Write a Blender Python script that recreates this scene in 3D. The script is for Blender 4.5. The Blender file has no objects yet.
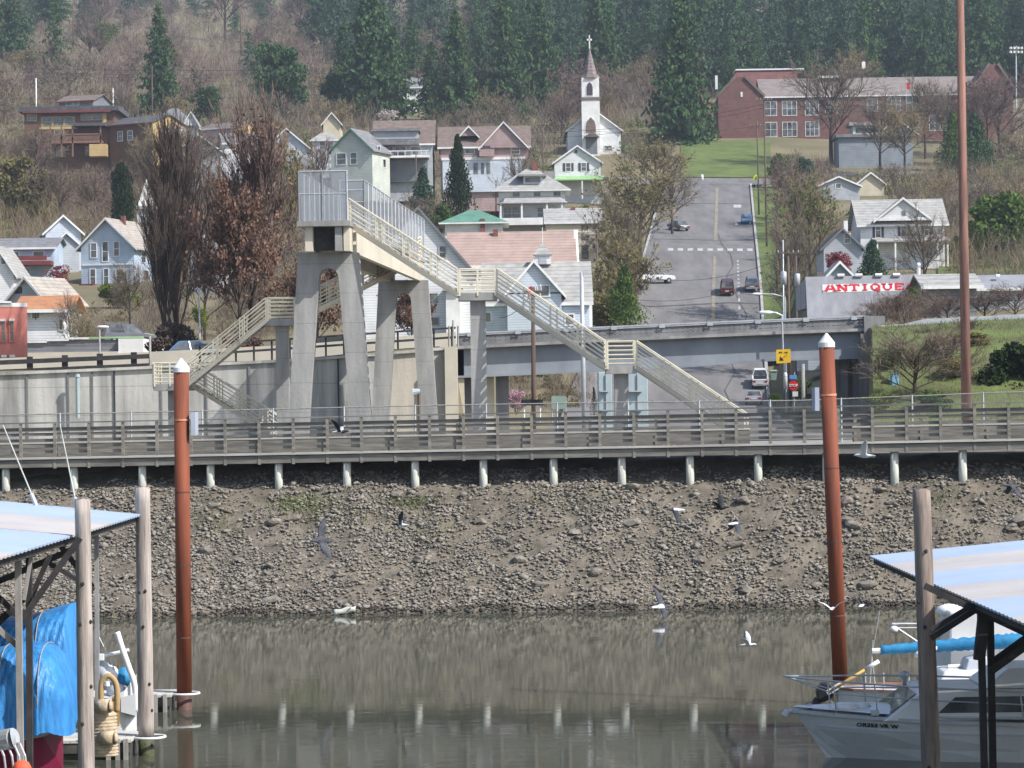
import bpy, bmesh, math, random
import numpy as np
from mathutils import Vector, Matrix

S = bpy.context.scene
COL = S.collection
R = math.radians
random.seed(7)
rng = np.random.default_rng(7)

# ------------------------------------------------------------------ camera
F = 2850.0
CAMZ = 6.5
phi, rho = math.atan(16 / F), R(0.85)
Fv = Vector((0, math.cos(phi), math.sin(phi)))
R0 = Vector((1, 0, 0)); U0 = Vector((0, -math.sin(phi), math.cos(phi)))
Rv = R0 * math.cos(rho) - U0 * math.sin(rho)
Uv = R0 * math.sin(rho) + U0 * math.cos(rho)
cd = bpy.data.cameras.new("camera"); cam = bpy.data.objects.new("camera", cd); COL.objects.link(cam)
cam.matrix_world = Matrix(((Rv.x, Uv.x, -Fv.x, 0), (Rv.y, Uv.y, -Fv.y, 0), (Rv.z, Uv.z, -Fv.z, CAMZ), (0, 0, 0, 1)))
cd.sensor_width = 36; cd.lens = F / 1024 * 36; cd.clip_start = 0.5; cd.clip_end = 9000
S.camera = cam

# ------------------------------------------------------------------ sky, sun, exposure
SUN_EL, SUN_A = R(44), R(31)          # elevation; angle towards the viewer's side from due right
w = bpy.data.worlds.new("World"); S.world = w; w.use_nodes = True
nt = w.node_tree; nt.nodes.clear()
sky = nt.nodes.new('ShaderNodeTexSky'); sky.sky_type = 'NISHITA'; sky.sun_disc = False
sky.sun_elevation = SUN_EL; sky.sun_rotation = R(90) + SUN_A
sky.air_density = 1.0; sky.dust_density = 1.5; sky.ozone_density = 1.0
bg = nt.nodes.new('ShaderNodeBackground'); bg.inputs[1].default_value = 0.13
wo = nt.nodes.new('ShaderNodeOutputWorld')
nt.links.new(sky.outputs[0], bg.inputs[0]); nt.links.new(bg.outputs[0], wo.inputs[0])
sl = bpy.data.lights.new("sun", 'SUN'); sl.energy = 4.2; sl.angle = R(0.5); sl.color = (1.0, 0.965, 0.91)
so = bpy.data.objects.new("sun", sl); COL.objects.link(so)
sd = Vector((math.cos(SUN_A) * math.cos(SUN_EL), -math.sin(SUN_A) * math.cos(SUN_EL), math.sin(SUN_EL)))
so.rotation_euler = (-sd).to_track_quat('-Z', 'Y').to_euler(); so.location = (60, -20, 80)
vs = S.view_settings
vs.view_transform = 'Standard'; vs.look = 'None'; vs.exposure = 0.57; vs.gamma = 1; vs.use_curve_mapping = False
S.cycles.volume_bounces = 0
S.cycles.max_bounces = 6; S.cycles.diffuse_bounces = 2; S.cycles.glossy_bounces = 3
S.cycles.transparent_max_bounces = 12; S.cycles.caustics_reflective = False; S.cycles.caustics_refractive = False

def ray(px, py):
    return Fv + Rv * ((px - 512) / F) - Uv * ((py - 384) / F)
def P(px, py, Y):
    r = ray(px, py); return Vector((0, 0, CAMZ)) + r * (Y / r.y)
def PZ(px, Y, z):                       # the point at image column px (near the horizon row), depth Y and height z
    p = P(px, 400, Y)
    py = 400 - (z - p.z) * F / Y
    p = P(px, py, Y); p.z = z
    return p

# ------------------------------------------------------------------ helpers: materials
MATS = {}
def M(name, col, col2=None, scale=1.0, rough=0.85, bump=0.0, st=(1, 1, 1), metal=0.0, lines=0.0, vlines=0.0, spec=0.3, lo=0.35, hi=0.65, bscale=None, trans=0.0, space='W', detail=5.0, lw=.22):
    m = bpy.data.materials.new(name); m.use_nodes = True; n = m.node_tree; L = n.links
    b = n.nodes['Principled BSDF']
    if col2 is None: col2 = tuple(c * 0.72 for c in col)
    if space == 'W':
        g = n.nodes.new('ShaderNodeNewGeometry'); pos = g.outputs['Position']
    else:
        g = n.nodes.new('ShaderNodeTexCoord'); pos = g.outputs['Object']
    mp = n.nodes.new('ShaderNodeMapping'); mp.inputs['Scale'].default_value = [scale * s for s in st]
    L.new(pos, mp.inputs[0])
    no = n.nodes.new('ShaderNodeTexNoise'); no.inputs['Scale'].default_value = 1.0; no.inputs['Detail'].default_value = detail; no.inputs['Roughness'].default_value = 0.62
    L.new(mp.outputs[0], no.inputs[0])
    cr = n.nodes.new('ShaderNodeValToRGB'); cr.color_ramp.elements[0].position = lo; cr.color_ramp.elements[1].position = hi
    cr.color_ramp.elements[0].color = (*col2, 1); cr.color_ramp.elements[1].color = (*col, 1)
    L.new(no.outputs[0], cr.inputs[0]); out = cr.outputs[0]
    for sp, ax in ((lines, 'Z'), (vlines, 'X')):
        if sp:
            sx = n.nodes.new('ShaderNodeSeparateXYZ'); L.new(pos, sx.inputs[0])
            dv = n.nodes.new('ShaderNodeMath'); dv.operation = 'DIVIDE'; dv.inputs[1].default_value = sp; L.new(sx.outputs[ax], dv.inputs[0])
            fr = n.nodes.new('ShaderNodeMath'); fr.operation = 'FRACT'; L.new(dv.outputs[0], fr.inputs[0])
            lt = n.nodes.new('ShaderNodeMath'); lt.operation = 'LESS_THAN'; lt.inputs[1].default_value = lw; L.new(fr.outputs[0], lt.inputs[0])
            mx = n.nodes.new('ShaderNodeMix'); mx.data_type = 'RGBA'; mx.blend_type = 'MULTIPLY'
            L.new(lt.outputs[0], mx.inputs[0]); L.new(out, mx.inputs[6]); mx.inputs[7].default_value = (0.72, 0.72, 0.74, 1)
            out = mx.outputs[2]
    L.new(out, b.inputs['Base Color'])
    b.inputs['Roughness'].default_value = rough; b.inputs['Metallic'].default_value = metal
    b.inputs['Specular IOR Level'].default_value = spec
    if bump:
        bn = n.nodes.new('ShaderNodeBump'); bn.inputs['Strength'].default_value = min(1, bump); bn.inputs['Distance'].default_value = 0.05
        if bscale:
            n2 = n.nodes.new('ShaderNodeTexNoise'); n2.inputs['Scale'].default_value = bscale; n2.inputs['Detail'].default_value = 4
            L.new(pos, n2.inputs[0]); L.new(n2.outputs[0], bn.inputs['Height'])
        else:
            L.new(no.outputs[0], bn.inputs['Height'])
        L.new(bn.outputs[0], b.inputs['Normal'])
    if trans:
        tr = n.nodes.new('ShaderNodeBsdfTranslucent'); L.new(out, tr.inputs[0])
        mxs = n.nodes.new('ShaderNodeMixShader'); mxs.inputs[0].default_value = trans
        L.new(b.outputs[0], mxs.inputs[1]); L.new(tr.outputs[0], mxs.inputs[2])
        L.new(mxs.outputs[0], n.nodes['Material Output'].inputs[0])
    MATS[name] = m
    return m

def paint(name, col, rough=0.7, **k):
    return M(name, col, tuple(c * 0.78 for c in col), scale=k.pop('scale', 0.55), rough=rough, **k)

m_white = paint('white_paint', (.78, .78, .76))
m_offwhite = paint('cream_paint', (.70, .66, .55))
m_trim = paint('white_trim', (.80, .80, .80))
m_sid_white = paint('white_siding', (.76, .77, .78), lines=.22)
m_sid_blue = paint('blue_siding', (.50, .60, .72), lines=.22)
m_sid_pblue = paint('pale_blue_siding', (.60, .66, .74), lines=.22)
m_sid_grey = paint('grey_siding', (.44, .47, .50), lines=.22)
m_sid_dkgrey = paint('dark_grey_siding', (.20, .21, .23), lines=.22)
m_sid_green = paint('grey_green_siding', (.56, .60, .54), lines=.22)
m_sid_mauve = paint('mauve_siding', (.42, .31, .30), lines=.25)
m_sid_cream = paint('cream_siding', (.62, .56, .42), lines=.22)
m_sid_yellow = paint('yellow_siding', (.58, .42, .20), lines=.25)
m_sid_brown = paint('brown_siding', (.17, .10, .07), lines=.25)
m_red_trim = paint('dark_red_trim', (.20, .05, .05))
m_roof_grey = M('grey_shingle', (.24, .24, .25), (.15, .15, .16), scale=1.5, rough=.95, lines=.35)
m_roof_lt = M('light_shingle', (.40, .39, .37), (.28, .28, .27), scale=1.2, rough=.95, lines=.35)
m_roof_tan = M('tan_shingle', (.42, .38, .33), (.30, .27, .24), scale=1.2, rough=.95, lines=.35)
m_roof_brown = M('brown_shingle', (.22, .17, .145), (.14, .11, .10), scale=1.5, rough=.95, lines=.35)
m_roof_pink = M('faded_red_shingle', (.41, .30, .255), (.32, .235, .205), scale=.7, rough=.95, lines=.35)
m_roof_green = M('green_metal_roof', (.13, .27, .20), (.09, .20, .155), scale=.7, rough=.6)
m_roof_ltgreen = M('light_green_roof', (.32, .52, .25), (.25, .42, .2), scale=.7, rough=.7)
m_roof_orange = M('rust_orange_roof', (.45, .22, .11), (.33, .15, .08), scale=1, rough=.9)
m_roof_dark = M('dark_shingle', (.11, .11, .12), (.07, .07, .075), scale=1.5, rough=.95)
m_roof_metal = M('grey_metal_roof', (.30, .31, .34), (.22, .22, .24), scale=.5, rough=.7, st=(2, 2, .3), vlines=0)
m_brick = M('red_brick', (.205, .105, .095), (.145, .078, .072), scale=1.2, rough=.95, lines=.3)
m_brick_roof = M('dark_red_roof', (.20, .092, .085), (.145, .068, .064), scale=.8, rough=.95, lines=.3)
m_salmon = M('salmon_stucco', (.55, .20, .165), (.46, .165, .135), scale=.8, rough=.9)
m_glass = M('window_glass', (.17, .18, .19), (.018, .022, .028), scale=.9, rough=.08, spec=.7)  # pale and dark blotches paint in curtains and reflections
m_shutter = paint('dark_shutter', (.08, .06, .09))
m_chim = M('brick_chimney', (.22, .09, .07), scale=3)
m_conc = M('concrete', (0.361, 0.355, 0.337), (0.215, 0.212, 0.206), scale=.7, st=(1.6, 1.6, .3), rough=.93, bump=.25, bscale=6, lines=1.22, lw=.02)
m_conc_wall2 = M('cream_stained_concrete', (.62, .57, .48), (.34, .31, .27), scale=.5, st=(1.6, 1.6, .16), rough=.95, bump=.3, bscale=5, lo=.33, hi=.62)
m_conc_wall = M('stained_concrete', (0.555, 0.543, 0.507), (0.248, 0.242, 0.230), scale=.5, st=(1.6, 1.6, .16), rough=.95, bump=.3, bscale=5, lo=.33, hi=.62, lines=1.5, lw=.03)
m_conc_cream = M('cream_concrete', (.58, .53, .43), (.48, .44, .36), scale=.5, rough=.9)
m_bridge = M('weathered_concrete', (.25, .25, .25), (.13, .13, .135), scale=.6, st=(1.5, 1.5, .35), rough=.95, bump=.2, bscale=5)
m_girder = M('grey_girder_paint', (.31, .34, .37), (.22, .24, .27), scale=.4, st=(1, 1, .5), rough=.8)
m_railcream = M('cream_rail_paint', (.72, .66, .52), (.58, .53, .42), scale=2, rough=.7)
m_galv = M('galvanised_steel', (.52, .54, .56), (.40, .42, .45), scale=3, rough=.5, metal=.35)
m_dksteel = M('dark_steel', (.05, .05, .055), (.03, .03, .035), scale=3, rough=.6)
m_boards = M('weathered_boards', (0.255, 0.238, 0.208), (0.136, 0.128, 0.114), scale=2.2, st=(.35, 1, 3), rough=.95, bump=.3)
m_boards_lt = M('pale_board', (.54, .52, .47), (.40, .38, .35), scale=2, st=(.35, 1, 3), rough=.95)
m_pile_lt = M('pale_round_pile', (.62, .62, .56), (.42, .43, .38), scale=3, st=(2, 2, .5), rough=.95, bump=.2)
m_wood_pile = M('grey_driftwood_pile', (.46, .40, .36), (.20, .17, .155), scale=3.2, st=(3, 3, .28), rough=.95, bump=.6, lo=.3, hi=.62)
m_wood_mid = M('shaded_brown_pile', (.30, .24, .20), (.12, .098, .085), scale=3.2, st=(3, 3, .28), rough=.95, bump=.6, lo=.3, hi=.62)  # darker version of the pile wood, with shade put into its colour
m_wood_dark = M('dark_wet_pile', (.16, .14, .12), (.075, .065, .05), scale=3, st=(3, 3, .3), rough=.9, bump=.5)
m_algae = M('algae_wet_wood', (.10, .11, .05), (.05, .05, .03), scale=6, rough=.6, bump=.4)
m_rust = M('rust_paint', (.245, .070, .034), (.12, .038, .024), scale=2.2, st=(2, 2, .22), rough=.75, bump=.2, lo=.25, hi=.6)
m_rust_wet = M('wet_rust', (.13, .06, .045), (.07, .04, .035), scale=5, rough=.6)
m_dktimber = M('dark_timber', (.055, .05, .05), (.03, .028, .028), scale=3, rough=.9)
m_greytimber = M('grey_timber', (.36, .34, .32), (.22, .21, .2), scale=4, st=(3, 3, .5), rough=.9)
m_polewood = M('brown_pole_wood', (.155, .105, .082), (.085, .06, .05), scale=2, st=(3, 3, .2), rough=.95)
m_polered = M('reddish_pole', (.29, .155, .118), (.15, .085, .07), scale=1.6, st=(3, 3, .3), rough=.9, bump=.3)
m_asphalt = M('asphalt', (.192, .184, .183), (.135, .13, .13), scale=.5, st=(1, .09, 1), rough=.95, bump=.1, bscale=20)
m_yellowline = M('worn_yellow_paint', (.30, .255, .17), (.19, .175, .155), scale=.5, rough=.9)
m_whiteline = M('worn_white_paint', (.52, .52, .52), (.28, .28, .28), scale=1.2, rough=.9)
m_kerb = M('kerb_concrete', (.42, .41, .39), scale=1, rough=.95)
m_grass = M('lawn_green', (.135, .175, .05), (.085, .115, .035), scale=.25, rough=.95, bump=.5, bscale=5)
m_bank = M('bank_grass', (.13, .165, .05), (.085, .09, .038), scale=.4, rough=.95, bump=.6, bscale=5)
m_ground = M('hill_ground', (0.211, 0.172, 0.102), (0.132, 0.122, 0.070), scale=.06, rough=1, bump=.4, bscale=1.5)
m_roof_school = M('faded_brown_shingle', (.25, .215, .20), (.19, .165, .155), scale=.8, rough=.95, lines=.35)
m_sid_slate = paint('slate_blue_wall', (.27, .30, .34), lines=.3)
m_gravel = M('gravel', (.30, .285, .26), (.20, .19, .175), scale=1.5, rough=1, bump=.4, bscale=15)
m_mud = M('muddy_bank', (.20, .172, .135), (.09, .078, .062), scale=1.1, rough=.95, bump=1, bscale=9)
m_rock = M('grey_brown_rock', (.305, .275, .235), (.15, .137, .116), scale=2.6, rough=.95, bump=.4, bscale=14, lo=.32, hi=.66)
m_wetrock = M('wet_dark_rock', (.085, .075, .06), (.035, .032, .027), scale=3, rough=.55, bump=.4, bscale=14)
m_bigrock = M('dark_boulder', (0.270, 0.240, 0.206), (0.121, 0.108, 0.094), scale=2.5, rough=.95, bump=.5, bscale=9)
m_conifer = M('conifer_needles', (0.088, 0.151, 0.057), (0.034, 0.067, 0.034), scale=.45, rough=.95, trans=.15, spec=.1)
m_conifer2 = M('bluish_conifer_needles', (0.085, 0.139, 0.076), (0.036, 0.070, 0.046), scale=.4, rough=.95, trans=.15, spec=.1)
m_yew = M('dark_evergreen', (.035, .055, .022), (.015, .026, .012), scale=1.2, rough=.95, trans=.1, spec=.1)
m_ever = M('mid_green_leaves', (0.133, 0.197, 0.050), (0.057, 0.101, 0.028), scale=.7, rough=.9, trans=.2, spec=.1)
m_yelgreen = M('yellow_green_leaves', (.22, .25, .06), (.10, .13, .035), scale=.8, rough=.9, trans=.25, spec=.1)
m_olive = M('olive_spring_leaves', (0.230, 0.207, 0.086), (0.138, 0.121, 0.057), scale=.8, rough=.9, trans=.25, spec=.1)
m_rustleaf = M('rusty_dead_leaves', (.28, .165, .115), (.11, .068, .052), scale=.9, rough=.95, trans=.15, spec=.1)
m_pink = M('pink_blossom', (.62, .42, .46), (.42, .26, .30), scale=1, rough=.9, trans=.2)
m_blossom = M('white_blossom', (.62, .55, .52), (.42, .36, .33), scale=1, rough=.9, trans=.2)
m_redleaf = M('red_shrub_leaves', (.30, .06, .07), (.18, .04, .045), scale=1, rough=.9, trans=.2)
m_bark = M('brown_bark', (.085, .065, .052), (.05, .04, .034), scale=2, rough=.95, spec=.1)
m_twig = M('grey_brown_twigs', (0.231, 0.185, 0.143), (0.139, 0.112, 0.090), scale=.5, rough=.95, spec=.1)
m_twig2 = M('purple_brown_twigs', (0.224, 0.161, 0.139), (0.132, 0.095, 0.084), scale=.5, rough=.95, spec=.1)
m_twig3 = M('ochre_twigs', (0.297, 0.238, 0.132), (0.185, 0.152, 0.092), scale=.5, rough=.95, spec=.1)
m_twigdk = M('dark_twigs', (0.128, 0.098, 0.081), (0.065, 0.050, 0.045), scale=.5, rough=.95, spec=.1)
m_tarp = M('blue_tarp', (.04, .24, .56), (.03, .17, .44), scale=3.5, st=(2.0, 2.0, .45), rough=.5, spec=.4, bump=1.0, detail=3)
m_tarp2 = M('teal_blue_cover', (.03, .24, .46), (.02, .17, .36), scale=2, rough=.6, bump=.4, bscale=6)
m_gel = paint('white_gelcoat', (.74, .75, .76), rough=.25, spec=.5)
m_gelgrey = paint('grey_blue_gelcoat', (.50, .54, .60), rough=.35)
m_maroon = paint('maroon_hull', (.16, .012, .04), rough=.3)
m_black = paint('black_plastic', (.02, .02, .022), rough=.5)
m_roofblue = M('blue_roof_sheet', (.38, .46, .60), (.33, .41, .55), scale=.5, rough=.5, trans=.04)
m_roofwhite = M('white_roof_sheet', (.50, .465, .455), (.41, .39, .38), scale=.5, rough=.5, trans=.04)
m_yellow = paint('yellow_sign', (.80, .48, .02), rough=.5)
m_redsign = paint('red_sign', (.55, .03, .04), rough=.5)
m_redtext = paint('red_lettering', (.62, .02, .045), rough=.7)
m_bluesign = paint('blue_sign', (.12, .28, .62), rough=.5)
m_teal = paint('pale_teal_paint', (.38, .46, .48))
m_ltblue = paint('light_blue_plastic', (.22, .45, .62))
m_greenbin = paint('grey_green_plastic', (.24, .33, .27))
m_rope = M('beige_rope', (.56, .46, .33), (.36, .29, .2), scale=8, rough=.95, bump=.6)
m_oar = paint('yellow_varnished_wood', (.50, .32, .09), rough=.5)
m_tan = paint('tan_wood', (.45, .30, .14))
m_slate = M('wet_dock_timber', (.10, .095, .085), (.05, .048, .043), scale=2, rough=.7)
m_feather = M('grey_feathers', (.085, .09, .11), (.03, .033, .042), scale=9, rough=.8, space='O')
m_featherdk = M('dark_feathers', (.045, .045, .055), (.025, .025, .03), scale=9, rough=.8, space='O')
m_featherwh = M('white_feathers', (.74, .75, .78), (.52, .54, .60), scale=9, rough=.8, space='O')
m_skyblue_tarp = paint('car_blue', (.10, .22, .42), rough=.25)
m_carred = paint('car_dark_red', (.08, .022, .028), rough=.25)
m_cargrey = paint('car_grey', (.14, .15, .17), rough=.25)
m_carwhite = paint('car_white', (.76, .77, .76), rough=.25)
m_carsilver = paint('car_silver', (.36, .37, .40), rough=.25)
m_tyre = paint('tyre_rubber', (.018, .018, .018), rough=.9)
m_taillight = paint('red_lens', (.45, .02, .02), rough=.2)
m_lens = paint('clear_lens', (.7, .7, .68), rough=.15)

def chainlink(name, fac):
    m = bpy.data.materials.new(name); m.use_nodes = True; n = m.node_tree
    b = n.nodes['Principled BSDF']; b.inputs['Base Color'].default_value = (.24, .26, .29, 1); b.inputs['Roughness'].default_value = .6
    t = n.nodes.new('ShaderNodeBsdfTransparent'); mx = n.nodes.new('ShaderNodeMixShader'); mx.inputs[0].default_value = fac
    n.links.new(t.outputs[0], mx.inputs[1]); n.links.new(b.outputs[0], mx.inputs[2]); n.links.new(mx.outputs[0], n.nodes['Material Output'].inputs[0])
    return m
m_chain = chainlink('chain_link', .58)
m_chain_thin = chainlink('thin_chain_link', .12)

# ------------------------------------------------------------------ helpers: objects
def tagit(o, label=None, cat=None, group=None, kind=None):
    if label: o['label'] = label
    if cat: o['category'] = cat
    if group: o['group'] = group
    if kind: o['kind'] = kind
    return o
def thing(name, label, cat, loc=(0, 0, 0), rz=0.0, group=None):
    o = bpy.data.objects.new(name, None); COL.objects.link(o); o.empty_display_size = .3
    o.location = loc; o.rotation_euler = (0, 0, rz)
    return tagit(o, label, cat, group)

class MB:
    def __init__(s, o=(0, 0, 0)):
        s.v = []; s.f = []; s.o = Vector(o)
    def poly(s, pts):
        i = len(s.v); s.v += [Vector(p) for p in pts]; s.f.append(list(range(i, i + len(pts)))); return s
    def hexa(s, a):                       # 8 points: bottom 4 (ccw), top 4
        i = len(s.v); s.v += [Vector(p) for p in a]
        for q in ((3, 2, 1, 0), (4, 5, 6, 7), (0, 1, 5, 4), (1, 2, 6, 5), (2, 3, 7, 6), (3, 0, 4, 7)): s.f.append([i + k for k in q])
        return s
    def box(s, x0, y0, z0, x1, y1, z1):
        return s.hexa([(x0, y0, z0), (x1, y0, z0), (x1, y1, z0), (x0, y1, z0), (x0, y0, z1), (x1, y0, z1), (x1, y1, z1), (x0, y1, z1)])
    def prism(s, prof, ext):              # polygon of 3D points swept along ext
        i = len(s.v); n = len(prof); e = Vector(ext)
        s.v += [Vector(p) for p in prof] + [Vector(p) + e for p in prof]
        s.f.append([i + k for k in range(n)][::-1]); s.f.append([i + n + k for k in range(n)])
        for k in range(n): s.f.append([i + k, i + (k + 1) % n, i + n + (k + 1) % n, i + n + k])
        return s
    def bar(s, a, b, wd, ht, up=(0, 0, 1)):   # rectangular bar from a to b
        a = Vector(a); b = Vector(b); d = (b - a).normalized(); u = Vector(up)
        if abs(d.dot(u)) > .99: u = Vector((0, 1, 0))
        sd_ = d.cross(u).normalized(); u = sd_.cross(d).normalized()
        sd_ *= wd / 2; u *= ht / 2
        return s.hexa([a - sd_ - u, a + sd_ - u, b + sd_ - u, b - sd_ - u, a - sd_ + u, a + sd_ + u, b + sd_ + u, b - sd_ + u])
    def tube(s, a, b, r0, r1=None, n=8, cap=True):
        a = Vector(a); b = Vector(b); r1 = r0 if r1 is None else r1
        d = (b - a); 
        if d.length < 1e-6: return s
        d.normalize(); u = Vector((0, 0, 1)) if abs(d.z) < .9 else Vector((1, 0, 0))
        x = d.cross(u).normalized(); y = d.cross(x)
        i = len(s.v)
        for p, r in ((a, r0), (b, r1)):
            for k in range(n):
                t = 2 * math.pi * k / n; s.v.append(p + x * (r * math.cos(t)) + y * (r * math.sin(t)))
        for k in range(n): s.f.append([i + k, i + n + k, i + n + (k + 1) % n, i + (k + 1) % n])
        if cap: s.f.append([i + k for k in range(n)]); s.f.append([i + n + k for k in range(n)][::-1])
        return s
    def path(s, pts, r, n=6):
        pts = [Vector(p) for p in pts]; rings = []; u = None
        for i, p in enumerate(pts):
            d = (pts[min(i + 1, len(pts) - 1)] - pts[max(i - 1, 0)])
            if d.length < 1e-6: continue
            d.normalize()
            if u is None: u = d.cross(Vector((0, 0, 1)) if abs(d.z) < .9 else Vector((1, 0, 0))).normalized()
            u = (u - d * u.dot(d)).normalized(); v_ = d.cross(u)
            rings.append([p + u * (r * math.cos(2 * math.pi * k / n)) + v_ * (r * math.sin(2 * math.pi * k / n)) for k in range(n)])
        return s.loft(rings)
    def loft(s, rings, closed=True, caps=True):
        i = len(s.v); n = len(rings[0])
        for r in rings: s.v += [Vector(p) for p in r]
        for a in range(len(rings) - 1):
            for k in range(n if closed else n - 1):
                k2 = (k + 1) % n
                s.f.append([i + a * n + k, i + a * n + k2, i + (a + 1) * n + k2, i + (a + 1) * n + k])
        if caps and closed:
            s.f.append([i + k for k in range(n)][::-1]); s.f.append([i + (len(rings) - 1) * n + k for k in range(n)])
        return s
    def lathe(s, c, prof, n=12):          # prof: (r, z)
        c = Vector(c)
        return s.loft([[c + Vector((r * math.cos(2 * math.pi * k / n), r * math.sin(2 * math.pi * k / n), z)) for k in range(n)] for r, z in prof])
    def torus(s, c, R_, r, n=16, m=6):
        c = Vector(c); rings = []
        for a in range(n + 1):
            t = 2 * math.pi * a / n
            rings.append([c + Vector(((R_ + r * math.cos(q)) * math.cos(t), (R_ + r * math.cos(q)) * math.sin(t), r * math.sin(q))) for q in [2 * math.pi * k / m for k in range(m)]])
        return s.loft(rings, caps=False)
    def build(s, name, mat, parent=None, smooth=False, bevel=0):
        me = bpy.data.meshes.new(name); me.from_pydata([tuple(p - s.o) for p in s.v], [], s.f)
        bm = bmesh.new(); bm.from_mesh(me); bmesh.ops.recalc_face_normals(bm, faces=bm.faces); bm.to_mesh(me); bm.free()
        me.materials.append(mat)
        if smooth:
            for p in me.polygons: p.use_smooth = True
        o = bpy.data.objects.new(name, me); COL.objects.link(o); o.parent = parent
        if bevel:
            b = o.modifiers.new('bevel', 'BEVEL'); b.width = bevel; b.segments = 2; b.limit_method = 'ANGLE'
        return o

def arr_mesh(name, V, Fc, mat, smooth=False):     # numpy verts (N,3), faces (M,3|4)
    me = bpy.data.meshes.new(name); k = Fc.shape[1]
    me.vertices.add(len(V)); me.vertices.foreach_set('co', np.asarray(V, dtype=np.float32).ravel())
    me.loops.add(Fc.size); me.loops.foreach_set('vertex_index', np.asarray(Fc, dtype=np.int32).ravel())
    me.polygons.add(len(Fc)); me.polygons.foreach_set('loop_start', np.arange(0, Fc.size, k, dtype=np.int32))
    me.polygons.foreach_set('loop_total', np.full(len(Fc), k, dtype=np.int32))
    if smooth: me.polygons.foreach_set('use_smooth', np.ones(len(Fc), dtype=bool))
    me.update(calc_edges=True); me.validate()
    me.materials.append(mat)
    return me
def arr_obj(name, V, Fc, mat, smooth=False, parent=None):
    o = bpy.data.objects.new(name, arr_mesh(name, V, Fc, mat, smooth)); COL.objects.link(o); o.parent = parent
    return o
def copy_tree(o, parent=None):
    c = o.copy(); COL.objects.link(c); c.parent = parent
    for ch in list(o.children): copy_tree(ch, c)
    return c
def text(name, body, mat, parent, loc, size, rot, sx=1.0, bold=0.0, ext=.01):
    cu = bpy.data.curves.new(name, 'FONT'); cu.body = body; cu.size = size; cu.extrude = ext; cu.offset = bold
    cu.align_x = 'CENTER'; cu.align_y = 'CENTER'; cu.materials.append(mat)
    tmp = bpy.data.objects.new(name, cu); COL.objects.link(tmp); dg = bpy.context.evaluated_depsgraph_get(); me = bpy.data.meshes.new_from_object(tmp.evaluated_get(dg)); bpy.data.objects.remove(tmp)
    if not me.materials: me.materials.append(mat)
    o = bpy.data.objects.new(name, me); COL.objects.link(o); o.parent = parent
    o.location = loc; o.rotation_euler = rot; o.scale = (sx, 1, 1)
    return o

# ------------------------------------------------------------------ terrain
YR = np.array([150.5, 166, 200, 240, 285, 307, 330, 356, 370, 416, 460, 512, 530, 545, 585, 650, 800, 1000, 1300, 1800, 2400.])
TBL = {
 60:  [370, 372, 385, 345, 318, 305, 292, 275, 266, 235, 205, 172, 164, 157, 145, 125, 85, 50, 10, -50, -120],
 250: [362, 364, 375, 348, 318, 303, 290, 272, 263, 236, 210, 178, 168, 160, 148, 128, 88, 52, 12, -45, -110],
 450: [347, 350, 362, 338, 312, 298, 283, 266, 258, 232, 210, 182, 170, 163, 146, 126, 88, 50, 10, -45, -110],
 470: [440, 436, 415, 350, 314, 300, 284, 267, 259, 234, 212, 184, 171, 164, 147, 126, 88, 50, 10, -45, -110],
 560: [440, 436, 425, 345, 318, 302, 286, 268, 260, 236, 214, 188, 174, 166, 150, 126, 88, 48, 8, -48, -110],
 655: [441, 438, 428, 420, 412, 404, 362, 315, 289, 250, 222, 190, 182, 172, 145, 118, 80, 42, 2, -50, -110],
 775: [441, 438, 428, 420, 412, 404, 362, 315, 289, 250, 222, 190, 182, 172, 143, 118, 80, 42, 2, -50, -110],
 815: [440, 436, 398, 375, 362, 350, 325, 290, 268, 232, 206, 180, 174, 168, 145, 120, 80, 42, 2, -50, -110],
 864: [440, 436, 330, 316, 298, 288, 275, 260, 252, 230, 205, 180, 174, 168, 146, 121, 80, 42, 2, -50, -110],
 870: [328, 327, 326, 315, 298, 287, 274, 260, 252, 230, 205, 180, 174, 168, 146, 122, 80, 42, 2, -50, -110],
 1024: [320, 319, 320, 308, 295, 284, 272, 258, 250, 228, 205, 180, 173, 166, 146, 122, 80, 40, 0, -50, -110],
}
CU = np.array(sorted(TBL)); 
ZT = np.array([[P(c, TBL[c][j], YR[j]).z for j in range(len(YR))] for c in CU])      # heights by column and row
def street_x(Y): return 26.35 + (Y - 370) * 0.0775
def smoothstep(t): t = np.clip(t, 0, 1); return t * t * (3 - 2 * t)
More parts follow.
